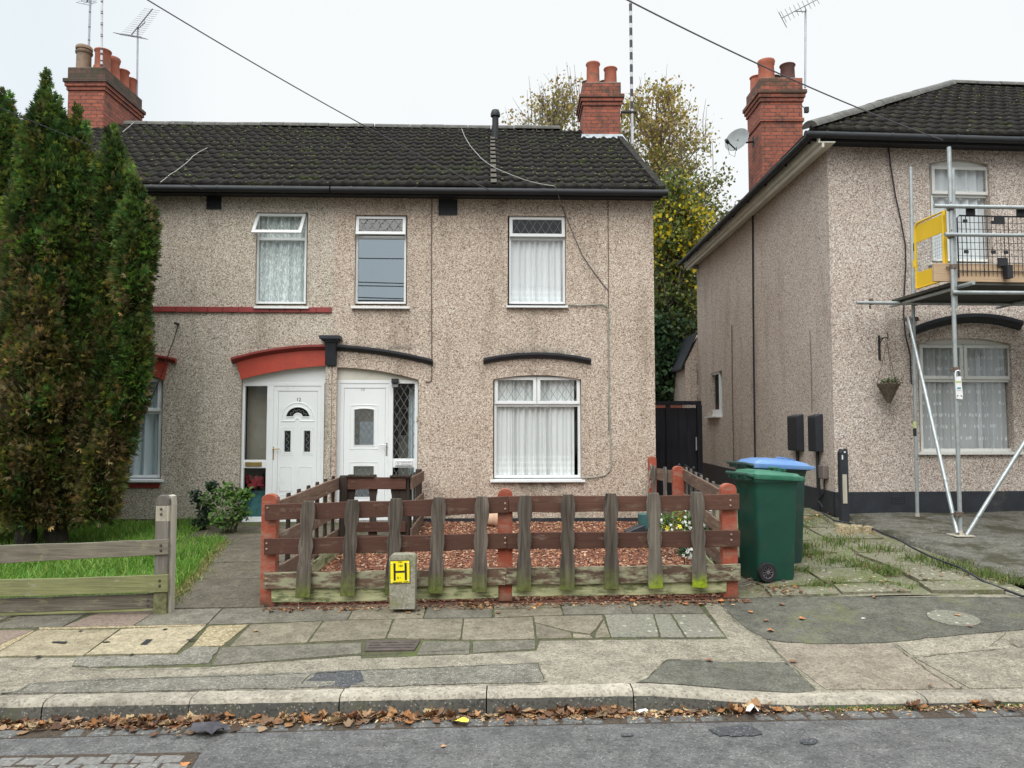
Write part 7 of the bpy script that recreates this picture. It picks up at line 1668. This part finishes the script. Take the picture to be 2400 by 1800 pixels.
# white inspection tag
tg = F2.px(2249, 905, wo_+.04); T = thing('scaffold_tag', 'white inspection tag hooked to the outer scaffold tube', 'tag', tg-Vector((0, 0, .18)))
def TP(zx, zy): return F2.uz(2200+zx/13.82, 840+zy/13.82, wo_+.045)
m = MB(); m.prism(F2, [TP(575, 1310), TP(780, 1325), TP(790, 1180), TP(740, 730), TP(735, 590), TP(600, 590), TP(540, 700), TP(550, 900)], wo_+.038, wo_+.045); m.build('card', M['white'], T, bevel=.001)
m = MB(); pts = [F2.p(*((lambda q: (q[0], wo_+.042, q[1]))(TP(x, y)))) for x, y in ((560, 720), (545, 520), (560, 420), (640, 385), (700, 420))]; m.tube(pts, .008, 8); m.build('hook', M['white'], T, smooth=True)
m = MB(); m.prism(F2, [TP(550, 795), TP(725, 795), TP(725, 725), TP(545, 725)], wo_+.045, wo_+.0462); m.build('lime_label', M['lime'], T)
m = MB(); m.prism(F2, [TP(590, 995), TP(720, 995), TP(720, 935), TP(610, 935)], wo_+.045, wo_+.0462); M['teal'] = plain('teal', (.08, .30, .38), .5); m.build('teal_label', M['teal'], T)
m = MB(); 
for q in ([(580, 1240), (620, 1230), (640, 1190), (600, 1195)], [(700, 1195), (750, 1200), (770, 1240), (745, 1245)], [(580, 1042), (745, 1042), (745, 1050), (580, 1050)]): m.prism(F2, [TP(*p) for p in q], wo_+.045, wo_+.0462)
m.build('marks', M['signblack'], T)
# ------------------------------------------------------------------ aerials, dish, mast
def yagi(name, label, foot, top, boomA, boomB, nel, elen, mat, refl, elv, rad=.018, striped=None, tmat='alu'):
    T = thing(name, label, 'aerial', foot); m = MB(); m.tube([foot, top], rad, 8); m.build('mast', M[tmat], T, smooth=True)
    if striped:
        L = (top-foot).length; d = (top-foot).normalized()
        for t0, t1 in striped: m = MB(); m.tube([foot+d*L*t0, foot+d*L*t1], rad+.0015, 8); m.build('dark_band', M['stripe_black'], T)
    if boomA is None: return T
    m = MB(); m.tube([boomA, boomB], .012, 6); d = boomB-boomA; n = nel
    for k in range(n): q = boomA.lerp(boomB, (k+.5)/n); m.tube([q-elv*elen*(1-.25*k/n), q+elv*elen*(1-.25*k/n)], .0045, 4)
    m.tube([top, top.lerp(boomA.lerp(boomB, .35), 1)], .012, 6); m.tube([top, boomA.lerp(boomB, .6)+Vector((.03, 0, -.06)), boomA.lerp(boomB, .62)], .010, 6); m.build('boom', M[mat], T)
    m = MB(); up_ = (d.cross(elv)).normalized(); a = refl
    for s in (-1, 0, 1):
        for t_ in (-.12, .0, .12): pass
    for s in (-.13, 0, .13): m.tube([boomA-elv*a+up_*s, boomA+elv*a+up_*s], .007, 4)
    for s in (-a, 0, a): m.tube([boomA+elv*s-up_*.13, boomA+elv*s+up_*.13], .007, 4)
    m.build('reflector', M[mat], T); return T
Ya = 16.2
yagi('tv_aerial', 'television aerial pointing up right on the left chimney', at(321, 232, Ya), at(323, 68, Ya), at(306, 84, Ya), at(358, 20, Ya-.3), 14, .26, 'alu', .34, Vector((.95, -.2, -.25)).normalized(), .02)
Yb = 15.2
yagi('tv_aerial', 'television aerial cut by the top of the picture above the left chimney', at(207, 145, 15.6), at(212, -8, 15.6), at(203, 5, 15.6), at(230, -50, 15.2), 10, .2, 'alu', .15, Vector((.97, -.1, -.25)).normalized(), .022, striped=[(k, k+.015) for k in (.08, .32, .52, .75)])
tm = yagi('radio_mast', 'black and white banded pole fixed to the corner of the left chimney', at(238, 155, 14.8), at(240, -180, 14.8), None, None, 0, 0, 'alu', 0, None, .022, striped=[(.0, .012), (.03, .04), (.075, .09), (.11, .125)]+[(.2+.08*k, .208+.08*k) for k in range(9)]+[(.215+.08*k, .22+.08*k) for k in range(9)], tmat='stripe_white')
yagi('radio_mast', 'tall black and white banded pole beside the short chimney', at(1482, 338, 15.3), at(1475, -200, 15.3), None, None, 0, 0, 'alu', 0, None, .03, striped=[(.15+.053*k, .183+.053*k) for k in range(16)], tmat='stripe_white')
m = MB(); A_ = at(1456, 263, 15.25); B_ = at(1490, 263, 15.3); m.tube([A_, B_], .03, 6); m.tube([A_-Vector((0, 0, .0)), A_+Vector((0, 0, -.16))], .012, 5); bo = m.build('mast_bracket', M['gutter']); tag(bo, 'black bracket holding the banded pole to the short chimney', 'bracket')
yagi('tv_aerial', 'television aerial on a thin mast above the right chimney', at(1887, 206, 14.4), at(1888, 27, 14.4), at(1832, 42, 14.4), at(1920, -4, 14.1), 9, .13, 'alu', .17, Vector((.6, .5, -.6)).normalized(), .02)
m = MB(); q = at(1889, 257, 14.35); m.box(WX, q.x-.03, q.x+.05, -q.y-.03, -q.y+.03, q.z-.06, q.z+.05); m.tube([q, q+Vector((-.1, 0, .1))], .01, 5); o = m.build('security_camera', M['gutter'], bevel=.008); tag(o, 'small black camera on the right edge of the tall chimney', 'camera')
# dish
dc = at(1726, 326, 14.6); T = thing('satellite_dish', 'grey satellite dish bracketed to the tall chimney', 'satellite dish', dc-Vector((0, 0, .25)))
ax = Vector((-.62, -.68, .30)).normalized(); m = MB(); m.lathe(dc-ax*.06, [(.0, .0), (.10, .006), (.18, .022), (.245, .045), (.25, .047), (.245, .052), (.18, .03), (.10, .014), (.0, .008)], 28, axis=ax, cap=False); m.build('dish', M['leadcame'], T, smooth=True)
m = MB(); dn = (Vector((0, 0, -1))-ax*ax.z*-1).normalized(); e0 = dc-Vector((0, 0, .22)); lnb = e0+ax*.30+Vector((-.05, 0, .0)); m.tube([e0, lnb], .014, 6); m.lathe(lnb+Vector((0, 0, .0)), [(.03, -.05), (.035, 0), (.03, .05)], 10, axis=(ax*-1)); m.tube([lnb, lnb+Vector((.04, 0, -.25)), lnb+Vector((.14, 0, -.30)), lnb+Vector((.18, 0, -.1)), e0], .005, 5)
bk_ = at(1768, 332, 14.9); m.tube([dc-ax*.05, dc-ax*.05+Vector((.2, .1, .0)), bk_], .02, 6); m.box(WX, bk_.x-.03, bk_.x+.03, -bk_.y-.05, -bk_.y+.05, bk_.z-.1, bk_.z+.1); m.build('arm', M['gutter'], T)
# ------------------------------------------------------------------ cables
def cable(label, pts, r, mat, name='cable'): m = MB(); m.tube(pts, r, 6, cap=False); o = m.build(name, M[mat]); return tag(o, label, 'cable')
def sagline(A, B, sag, n=24): return [A.lerp(B, i/n)-Vector((0, 0, sag*4*(i/n)*(1-i/n))) for i in range(n+1)]
E1 = F1.px(1148, 446, .34); S1 = at(370, 0, 7.6); S1b = S1+(S1-E1)*.25
cable('overhead telephone wire dropping to the gutter of the pink house', sagline(S1b, E1, .10), .0075, 'wire_grey')
E2 = F2.px(2218, 331, .3); S2_ = at(1504, 0, 7.6); cable('overhead telephone wire dropping to the eaves of the hipped house', sagline(S2_+(S2_-E2)*.25, E2, .12), .0085, 'wire_grey')
E3 = F1.px(474, 444, .34); S3 = at(0, 248, 8.4); cable('black overhead wire passing behind the conifers to the gutter', sagline(S3+(S3-E3)*.4, E3, .03), .007, 'wire_black')
def slope_pt(px, py, off=.07):
    # on the front roof slope of the terrace
    d = ray(px, py); n = (F1.n*(Z_R-Z_E) + Vector((0, 0, 1))*(W_E-W_R)).normalized(); P0 = F1.p(0, W_E, Z_E)+n*off; t = (P0-CO).dot(n)/d.dot(n); return CO+d*t
Zc = lambda reg, pts: [((reg-1)*800+x/2.765, y/2.765) for x, y in pts]
w1 = [slope_pt(*p) for p in Zc(2, [(780, 835), (800, 885), (835, 945), (870, 985), (905, 1025), (950, 1060), (1000, 1090), (1050, 1112), (1120, 1140), (1200, 1170), (1290, 1192), (1380, 1205)])] + [F1.px(800+1395/2.765, 1225/2.765, W_E+.06), F1.px(800+1405/2.765, 1262/2.765, W_E-.02), F1.px(800+1428/2.765, 1330/2.765, .02)]
cable('pale cable curling down the moss covered roof of the pink house', w1, .0055, 'wire_white')
cable('thin dark cable running diagonally down the pink wall', [F1.px(x, y, .012) for x, y in ((1316, 481), (1340, 540), (1364, 597), (1395, 642), (1426, 682))], .006, 'wire_grey')
cable('white cable looping from the upstairs sill down to the downstairs sill', [F1.px(x, y, .02) for x, y in ((1331, 714.5), (1360, 716), (1390, 714), (1412, 713), (1423, 719), (1427, 732), (1426, 820), (1427, 925), (1430, 1016), (1433, 1088), (1429, 1103), (1418, 1114), (1392, 1119), (1364, 1120))], .010, 'wire_white')
cable('dark vertical cable down the right side of the pink wall', [F1.px(x, y, .008) for x, y in ((1425, 464), (1426, 600), (1425.5, 800), (1427, 1010))], .006, 'clamp')
cable('thin vertical cable ending in a hook above the leaded door', [F1.px(x, y, .012) for x, y in ((1012, 462), (1011, 600), (1011, 700), (1012, 845), (1012, 885), (1010, 893), (1004, 896), (998, 895))], .007, 'clamp')
cable('pale cable hanging down the roof of the greyer house', [slope_pt(*p) for p in Zc(1, [(1342, 958), (1290, 985), (1250, 1012), (1225, 1040), (1200, 1062), (1170, 1085), (1140, 1108), (1100, 1132), (1070, 1158), (1040, 1180)])]+[F1.px(1028/2.765, 1213/2.765, W_E+.07)], .0055, 'wire_white')
cable('short pale cable over the ridge beside the left chimney', [slope_pt(*p) for p in Zc(1, [(868, 792), (840, 818), (815, 838), (795, 856)])], .006, 'wire_white')
cable('black wire strung from a wall hook across the red arched window', [F1.px(x, y, .13) for x, y in ((418, 760), (407, 797), (392, 838), (378, 880), (362, 918), (345, 960), (331, 985), (314, 1004), (309, 1040), (295, 1068), (281, 1085))], .007, 'wire_black')
m = MB(); m.lathe(F1.px(418, 760, .0), [(.02, 0), (.02, .12), (.01, .14)], 8, axis=F1.n); tag(m.build('wall_hook', M['bolt_rust']), 'rusty wall hook above the red arched window', 'hook')
cable('thick black cable hanging down the front of the hipped house', [F2.px(x, y, .03) for x, y in ((2081, 332), (2087, 385), (2098, 455), (2112, 520), (2122, 575), (2123, 620), (2119, 690), (2118, 740), (2122, 785), (2133, 830), (2136, 900))], .011, 'wire_black')
cable('black vertical pipe line down the side wall of the hipped house', [S2.px(x, y, .02) for x, y in ((1764, 496), (1765, 700), (1767, 900), (1770, 1100))], .016, 'wire_black')
cable('thin wire on the far half of the side wall', [S2.px(x, y, .02) for x, y in ((1715, 762), (1716, 900), (1720, 1095))], .009, 'clamp'); cable('faint thin wire above the meter boxes', [S2.px(x, y, .02) for x, y in ((1898, 775), (1901, 860), (1903, 966))], .005, 'clamp')
cable('crooked wire at the rear corner of the side wall', [S2.px(x, y, .02) for x, y in ((1632, 840), (1635, 890), (1631, 912), (1636, 935), (1637, 1000), (1641, 1060), (1645, 1080))], .008, 'clamp')
cable('black cable lying from the meter boxes across the edge of the forecourt', [gpt(x, y, .09) for x, y in S(3, [(905, 5), (980, 55), (1075, 72), (1190, 92), (1290, 132), (1400, 178), (1490, 232), (1600, 285), (1700, 325), (1800, 360)])]+[gpt(x, y, .03) for x, y in S(3, [(1960, 455), (2080, 500), (2200, 545), (2300, 548)])], .012, 'wire_black')
# ------------------------------------------------------------------ things in the gravel garden
pt = at(1150, 1216, 11.1); pz = groundz(pt.x, 11.1)+.07
T = thing('plant_pot', 'pale terracotta pot lying on its side by the wall', 'plant pot', Vector((pt.x, 11.1, pz-.05)))
m = MB(); m.lathe(Vector((pt.x-.12, 11.1, pz+.04)), [(.10, 0), (.085, .0), (.12, .2), (.135, .20), (.135, .26), (.12, .26), (.07, .03)], 20, axis=(1, -.15, .05), cap=False); m.build('pot', M['terracotta_pale'], T, smooth=True)
pt = at(1498, 1226, 9.6); z = groundz(pt.x, 9.6)
T = thing('planter', 'black angular planter box tipped beside the flowers', 'planter', Vector((pt.x, 9.6, z)))
m = MB(); m.prism(Frame((pt.x, 9.6, 0), (1, 0, 0), (0, -1, 0)), [(-.12, z+.0), (.10, z), (.17, z+.13), (.06, z+.26), (-.16, z+.17)], -.25, 0); m.build('box', M['black'], T, bevel=.01)
m = MB(); m.lathe(Vector((pt.x+.16, 9.75, z+.1)), [(.12, 0), (.15, .15), (.155, .28)], 16); M['teal_pot'] = plain('teal_plastic', (.04, .12, .12), .4); m.build('tub', M['teal_pot'], T, smooth=True)
fc_ = at(1600, 1230, 9.0)
leafy('flower_clump', 'low green plant with small white and yellow flowers inside the fence corner', 'plant', gp(fc_.x, 9.0), [(at(1560, 1222, 9.0), .10, 1), (at(1595, 1215, 8.9), .12, 1), (at(1625, 1225, 8.8), .12, 1), (at(1600, 1245, 8.8), .13, .8), (at(1655, 1235, 8.8), .09, 1.4), (at(1650, 1205, 8.9), .07, 1)], 1500, .034, [(.09, .17, .03), (.13, .22, .05), (.17, .25, .06), (.07, .13, .03)], 9, 14, flowers=((M['petal_white'], 60, .02), (M['petal_yellow'], 6, .035)))
leafy('trailing_plant', 'sprig of white flowers trailing under the fence rail', 'plant', gp(at(1610, 1290, 7.6).x, 7.6), [(at(1598, 1290, 7.6), .05, 1.2), (at(1618, 1295, 7.6), .04, 1.2)], 120, .03, [(.07, .13, .05), (.05, .10, .05)], 10, 4, flowers=((M['petal_white'], 12, .018),))
def chips(name, n, reg, sz, cols, seed, par=None, flat=.5):
    rs = np.random.RandomState(seed); P = np.array([reg(rs) for _ in range(n)]); L = rs.uniform(.5, 1.5, n)*sz; Wd = L*rs.uniform(.3, .6, n); T_ = L*flat*rs.uniform(.15, .5, n)
    a = rs.uniform(0, 6.28, n); tl = rs.uniform(-.5, .5, n); dx = np.stack([np.cos(a)*np.cos(tl), np.sin(a)*np.cos(tl), np.sin(tl)], 1); dy = np.stack([-np.sin(a), np.cos(a), np.zeros(n)], 1); dz = np.cross(dx, dy)
    V = []
    for sx, sy, sz_ in ((-1, -1, -1), (1, -.7, -1), (1, 1, -1), (-1, .8, -1), (-.8, -.8, 1), (.8, -.6, 1), (.7, .8, 1), (-.8, .6, 1)): V.append(P+dx*(L*sx/2)[:, None]+dy*(Wd*sy/2)[:, None]+dz*(T_*sz_/2)[:, None])
    V = np.stack(V, 1).reshape(-1, 3); k = np.arange(n)*8; f = np.concatenate([np.stack([k+a_, k+b_, k+c_, k+d_], 1) for a_, b_, c_, d_ in ((4, 5, 6, 7), (0, 1, 5, 4), (1, 2, 6, 5), (2, 3, 7, 6), (3, 0, 4, 7))])
    c = np.array(cols)[rs.randint(0, len(cols), n)]*rs.uniform(.7, 1.3, (n, 1)); return tag(fastmesh(name, V, f, M['chip'], par, np.repeat(c, 8, 0), nper=4), kind='stuff')
BC = [(.21, .085, .042), (.26, .105, .055), (.31, .14, .075), (.16, .065, .036), (.38, .20, .12), (.09, .045, .03), (.44, .30, .2), (.12, .055, .035)]
def bedreg(rs):
    y = 7.05+4.4*rs.uniform()**1.3; x = rs.uniform(-2.05, 2.0)
    if x < -1.28 and y > 9.2: x = rs.uniform(-1.2, 2.0)
    return (x, y, groundz(x, y)+.014+rs.uniform(0, .012))
chips('red_chippings', 16000, bedreg, .034, BC, 3)
def fr_reg(rs):
    x = rs.uniform(-2.2, 2.1); y = 6.95-abs(rs.normal())*.028; return (x, y, groundz(x, y)+.008+rs.uniform(0, .008))
chips('spilled_chippings', 1300, fr_reg, .026, BC+[(.10, .06, .04), (.06, .045, .03), (.15, .11, .07)]*3, 4)
# ------------------------------------------------------------------ fallen leaves
LO = [(0, .0), (.18, .10), (.42, .06), (.50, .30), (.62, .24), (.95, .55), (.72, .80), (.82, .95), (.50, .98), (.30, 1.25)]
def maple(rr, size, curl):
    pts = [(x, y) for x, y in LO] + [(-x, y) for x, y in LO[1:-1][::-1]]; pts = [(x, y) for x, y in LO] + [(0, 1.45)] + [(-x, y) for x, y in LO[::-1][:-1]]
    out = [(0.0, .55, .0)] + [(x*.8, y, 0) for x, y in pts]
    a, b = rr.uniform(-1, 1), rr.uniform(.4, 1)
    V = [(x*size, (y-.6)*size, size*(curl*(b*x*x + .35*a*(y-.6)*x + .4*(y-.6)**2) + rr.uniform(-.05, .05)*curl)) for x, y, _ in out]
    n = len(pts); return V, [(0, 1+i, 1+(i+1) % n) for i in range(n)]
def leafmass(name, items, seed):
    rr = random.Random(seed); V = []; Fc = []; C_ = []
    for (p, size, curl, col) in items:
        v, f = maple(rr, size, curl); a = rr.uniform(0, 6.28); tx, ty = rr.uniform(-.5, .5)*min(1, curl), rr.uniform(-.5, .5)*min(1, curl)
        Mx = Matrix.Translation(p) @ Matrix.Rotation(a, 4, 'Z') @ Matrix.Rotation(tx, 4, 'X') @ Matrix.Rotation(ty, 4, 'Y'); b = len(V)
        W = [Mx @ Vector(q) for q in v]; mz = min(q.z for q in W); W = [q+Vector((0, 0, p.z-mz+.001)) for q in W]
        V += [tuple(q) for q in W]; Fc += [(b+i, b+j, b+k) for i, j, k in f]; k = rr.uniform(.75, 1.25); C_ += [tuple(c*k for c in col)]*len(v)
    return tag(fastmesh(name, V, Fc, M['dryleaf'], None, C_, nper=3), kind='stuff')
LC = [(.22, .11, .055), (.17, .075, .038), (.30, .18, .10), (.11, .055, .03), (.46, .33, .18), (.36, .19, .085), (.16, .095, .055), (.07, .04, .025), (.30, .13, .045), (.24, .16, .095), (.13, .08, .05)]
rr = random.Random(12); items = []
def dens(x):
    return 1.0 if x < -1.8 else (.95 if x < -1.2 else (.85 if x < -.2 else (.5 if x < .9 else (.28 if x < 1.7 else .10))))
x = -4.6
while x < 4.6:
    clump = .5+.5*math.sin(x*5.1)+.4*math.sin(x*13+1)
    for _ in range(int(.6+6.5*dens(x)*clamp(.15+clump*.55, .08, 1))):
        y = KF-.02-abs(rr.gauss(0, .075 if x < -1 else (.055 if x < .3 else .035))); sz = rr.uniform(.014, .05)*(1 if rr.random() < .75 else 1.35); items.append((Vector((x+rr.uniform(-.03, .03), y, xs(x)+.012+max(0, (y-KF+.11))*.25*rr.random())), sz, rr.uniform(.2, 1.9), rr.choice(LC)))
    x += .021
leafmass('gutter_leaf_litter', items, 5)
def crumbreg(rs): x = rs.uniform(-5, 5) if rs.uniform() < .45 else rs.uniform(-5, 1.2); y = KF-.02-abs(rs.normal())*.05; return (x, y, xs(x)+.012)
chips('leaf_crumbs', 5200, crumbreg, .018, LC+[(.35, .28, .16), (.5, .42, .28)], 14)
items = []
for _ in range(150):
    x = rr.uniform(-2.2, 2.1); y = 6.90-abs(rr.gauss(0, .05)); items.append((Vector((x, y, groundz(x, y)+.008)), rr.uniform(.015, .032), rr.uniform(.3, 1.2), rr.choice(LC)))
for _ in range(90):
    a = gpt(*S(2, [(860+rr.gauss(0, 70), 600+abs(rr.gauss(0, 18)))])[0]); items.append((a+Vector((0, 0, .008)), rr.uniform(.018, .035), rr.uniform(.3, 1.2), rr.choice(LC)))
for _ in range(130):
    s_ = weed_spots[rr.randrange(len(weed_spots))]; x = s_[0]+rr.gauss(0, s_[2]*1.6); y = s_[1]+rr.gauss(0, s_[2]*1.3); items.append((Vector((x, y, groundz(x, y)+.03)), rr.uniform(.015, .03), rr.uniform(.4, 1.2), rr.choice(LC)))
for _ in range(60): x = rr.uniform(2.2, 2.7); y = rr.uniform(7.0, 7.35); items.append((Vector((x, y, groundz(x, y)+.03)), rr.uniform(.015, .03), rr.uniform(.4, 1.2), rr.choice(LC)))
for _ in range(70): x = rr.uniform(3.4, 4.5); y = rr.uniform(10.3, 11.2); items.append((Vector((x, y, groundz(x, y)+.03)), rr.uniform(.02, .04), rr.uniform(.4, 1.2), rr.choice(LC)))
leafmass('leaf_litter', items, 6)
# single leaves
LG = 'single fallen leaves on the pavement'
protos = []
for i, (cx_, mt) in enumerate((('orange', (.42, .16, .05)), ('brown', (.20, .09, .045)), ('tan', (.36, .20, .10)))):
    M['leaf_'+cx_] = plain('dry_leaf_'+cx_, mt, .7, .3, 60)
    for q in range(2):
        v, f = maple(random.Random(i*5+q), .045, .5); mz = min(p[2] for p in v); me = bpy.data.meshes.new('fallen_leaf'); me.from_pydata([(a, b_, c-mz) for a, b_, c in v], [], f); me.materials.append(M['leaf_'+cx_]); protos.append(me)
sl_ = [(3, 440, 648, 0), (3, 640, 598, 2), (3, 770, 690, 1), (3, 540, 702, 3), (3, 568, 767, 0), (3, 715, 968, 2), (3, 175, 960, 3), (3, 1245, 553, 0), (3, 1865, 740, 2), (3, 1605, 1160, 3), (3, 1780, 668, 4), (3, 1700, 190, 1), (3, 240, 578, 0), (3, 15, 597, 1), (3, 120, 597, 4), (2, 1885, 575, 0), (2, 1015, 652, 2), (2, 1215, 628, 2), (2, 500, 660, 3), (2, 435, 650, 4), (2, 660, 1518, 5), (1, 1200, 1635, 0), (1, 2050, 590, 0), (1, 1660, 768, 4), (1, 55, 695, 4)]
for i, (reg, zx, zy, k) in enumerate(sl_):
    px_, py_ = S(reg, [(zx, zy)])[0]; p = gpt(px_, py_, .016) if zy < 1190 else rpt(px_, py_, .006)
    o = bpy.data.objects.new('fallen_leaf', protos[k]); COL.objects.link(o); o.location = p; o.rotation_euler = (rnd.uniform(-.1, .1), rnd.uniform(-.1, .1), rnd.uniform(0, 6.28)); s_ = rnd.uniform(.55, 1.1)*(1.2 if k in (0, 1) else .9); o.scale = (s_, s_, s_)
    kind_ = ('orange', 'orange', 'dark brown', 'dark brown', 'tan', 'tan')[k]; tag(o, {0: 'bright orange fallen leaf lying flat on its own', 1: 'bright orange fallen leaf lying flat on its own', 2: 'dark brown curled fallen leaf lying on its own', 3: 'dark brown curled fallen leaf lying on its own', 4: 'tan fallen leaf lying flat on its own', 5: 'tan fallen leaf lying flat on its own'}[k], 'leaf', LG+', '+kind_)
# litter
def litter(name, label, cat_, p, pts, mat, hgt=.02):
    m = MB(); n = len(pts); c = Vector((0, 0, hgt)); V = [p+Vector((x, y, z)) for x, y, z in pts]+[p+c]; m.add(V, [(i, (i+1) % n, n) for i in range(n)]); o = m.build(name, mat); return tag(o, label, cat_)
rr = random.Random(8)
def crump(r, n, h): return [(r*rr.uniform(.5, 1.1)*math.cos(6.28*i/n), r*.6*rr.uniform(.5, 1.1)*math.sin(6.28*i/n), rr.uniform(0, h)) for i in range(n)]
litter('crushed_cup', 'crumpled white and blue paper scrap in the gutter', 'litter', rpt(1763, 1670, .03), crump(.062, 9, .05), M['white'], .055)
litter('crushed_cup', 'small white lump of paper in the leaves below the kerb', 'litter', rpt(1508, 1673, .02), crump(.035, 8, .03), M['white'], .03)
litter('cigarette_butt', 'tiny white litter scrap on the dark pavement tar', 'litter', gpt(*S(3, [(1170, 690)])[0], .012), crump(.02, 6, .006), M['white'], .006)
M['wrapper'] = plain('red_wrapper', (.55, .02, .06), .4, .3, 30, dirt=(.7, .6, .6), dsc=40, dth=(.55, .6)); litter('sweet_wrapper', 'crumpled red and white sweet wrapper among gutter leaves', 'litter', rpt(898, 1668, .02), crump(.045, 11, .05), M['wrapper'], .05)
litter('yellow_leaf', 'bright yellow leaf in the gutter', 'leaf', rpt(1084, 1692, .02), crump(.055, 11, .02), M['petal_yellow'], .02)
litter('cloth_rag', 'dark crumpled plastic rag lying in the channel', 'litter', rpt(497, 1715, .012), crump(.12, 15, .05), plain('dark_rag', (.05, .045, .055), .5, .4, 30), .06)
litter('white_pebble', 'small white scrap at the foot of the hydrant post', 'litter', gpt(964, 1417, .012), crump(.022, 6, .01), M['white'], .02)
# log by the bin
p0 = gpt(1722, 1335, .06); T = thing('log', 'short cut branch lying by the fence post', 'log', p0-Vector((0, 0, .05))); m = MB(); m.tube([p0+Vector((-.12, .12, .06)), p0+Vector((.03, -.03, .0))], .035, 10, cap=False); m.build('bark', M['bark'], T); m = MB(); m.lathe(p0+Vector((.03, -.03, 0)), [(.034, 0), (.001, .004)], 12, axis=(.7, -.7, -.2)); m.build('cut_end', M['oldpost_pale'], T)
m = MB(); rr = random.Random(4)
for _ in range(26):
    c = gpt(1735+rr.gauss(0, 28), 1365+rr.gauss(0, 10), .02); a = rr.uniform(0, 3.14); L = rr.uniform(.05, .16); m.tube([c-Vector((math.cos(a)*L, math.sin(a)*L, 0)), c+Vector((math.cos(a)*L, math.sin(a)*L, rr.uniform(0, .06)))], .004, 4)
tag(m.build('twig_litter', M['twig']), kind='stuff')
p0 = gpt(2018, 1235, .1); m = MB(); rr = random.Random(1)
for i in range(5):
    c = p0+Vector((rr.uniform(-.25, .25), rr.uniform(-.1, .15), -.04)); s = rr.uniform(.08, .16); V = [c+Vector((s*rr.uniform(.7, 1.2)*math.cos(t), s*.8*rr.uniform(.7, 1.2)*math.sin(t), -.05)) for t in np.linspace(0, 5.2, 6)]+[c+Vector((s*.6*math.cos(t), s*.5*math.sin(t), s*.5*rr.uniform(.6, 1))) for t in np.linspace(0, 5.2, 6)]; m.add(V, [(k, (k+1) % 6, 6+(k+1) % 6, 6+k) for k in range(6)]+[(6, 7, 8, 9, 10, 11)])
tag(m.build('broken_concrete', M['aggregate'], bevel=.01), 'pale broken concrete lumps at the corner of the forecourt', 'rubble')
# dead plant stems by the house corner
m = MB(); rr = random.Random(9); b0 = at(1515, 1165, 11.0)
for _ in range(12): e = b0+Vector((rr.uniform(-.45, .2), rr.uniform(-.1, .1), rr.uniform(.1, .5))); m.tube([b0, b0.lerp(e, .5)+Vector((0, 0, .06)), e], .003, 4, cap=False)
m.tube([b0, b0-Vector((0, 0, .35))], .004, 4); tag(m.build('dry_stems', M['oldpost_pale']), 'bare dry plant stems in front of the pink wall corner', 'plant')
# ------------------------------------------------------------------ across the street (seen mirrored in the panes)
FO = Frame((0, -15.5, 0), (-1, 0, 0), (0, 1, 0))
ot = thing('opposite_terrace', 'long dark roofed terrace across the street, mirrored in the upstairs panes', 'building', Vector((0, -16, 0)))
m = MB(); m.box(FO, -28, 28, -8, 0, -.3, 5.6); m.build('wall', M['dash_grey'], ot)
m = MB(); m.add([FO.p(-28.4, .4, 5.5), FO.p(28.4, .4, 5.5), FO.p(28.4, -4, 9.0), FO.p(-28.4, -4, 9.0), FO.p(28.4, -8.4, 5.5), FO.p(-28.4, -8.4, 5.5)], [(0, 1, 2, 3), (3, 2, 4, 5)]); m.build('roof', M['roof'], ot)
for i in range(-5, 6): 
    for z0 in (.9, 3.5): m = MB(); m.box(FO, i*5-.9, i*5+.9, 0, .03, z0, z0+1.3); m.build('window', M['upvc'], ot); 
for k, (y0, z0, z1) in enumerate(((-9, 8.6, 8.2), (-9.3, 8.3, 8.45), (-8.7, 7.9, 7.5), (-9.2, 7.6, 7.7), (-8.9, 7.2, 6.9), (-9.1, 9.3, 9.8))):
    cable('street wire overhead behind the viewer, mirrored in a window', sagline(Vector((-20, y0, z0)), Vector((20, y0, z1)), .5), .022, 'wire_black')['group'] = 'street wires mirrored in the windows'
pz_ = thing('bark_stub', '', 'x', (0, 0, 0)); bpy.data.objects.remove(pz_)
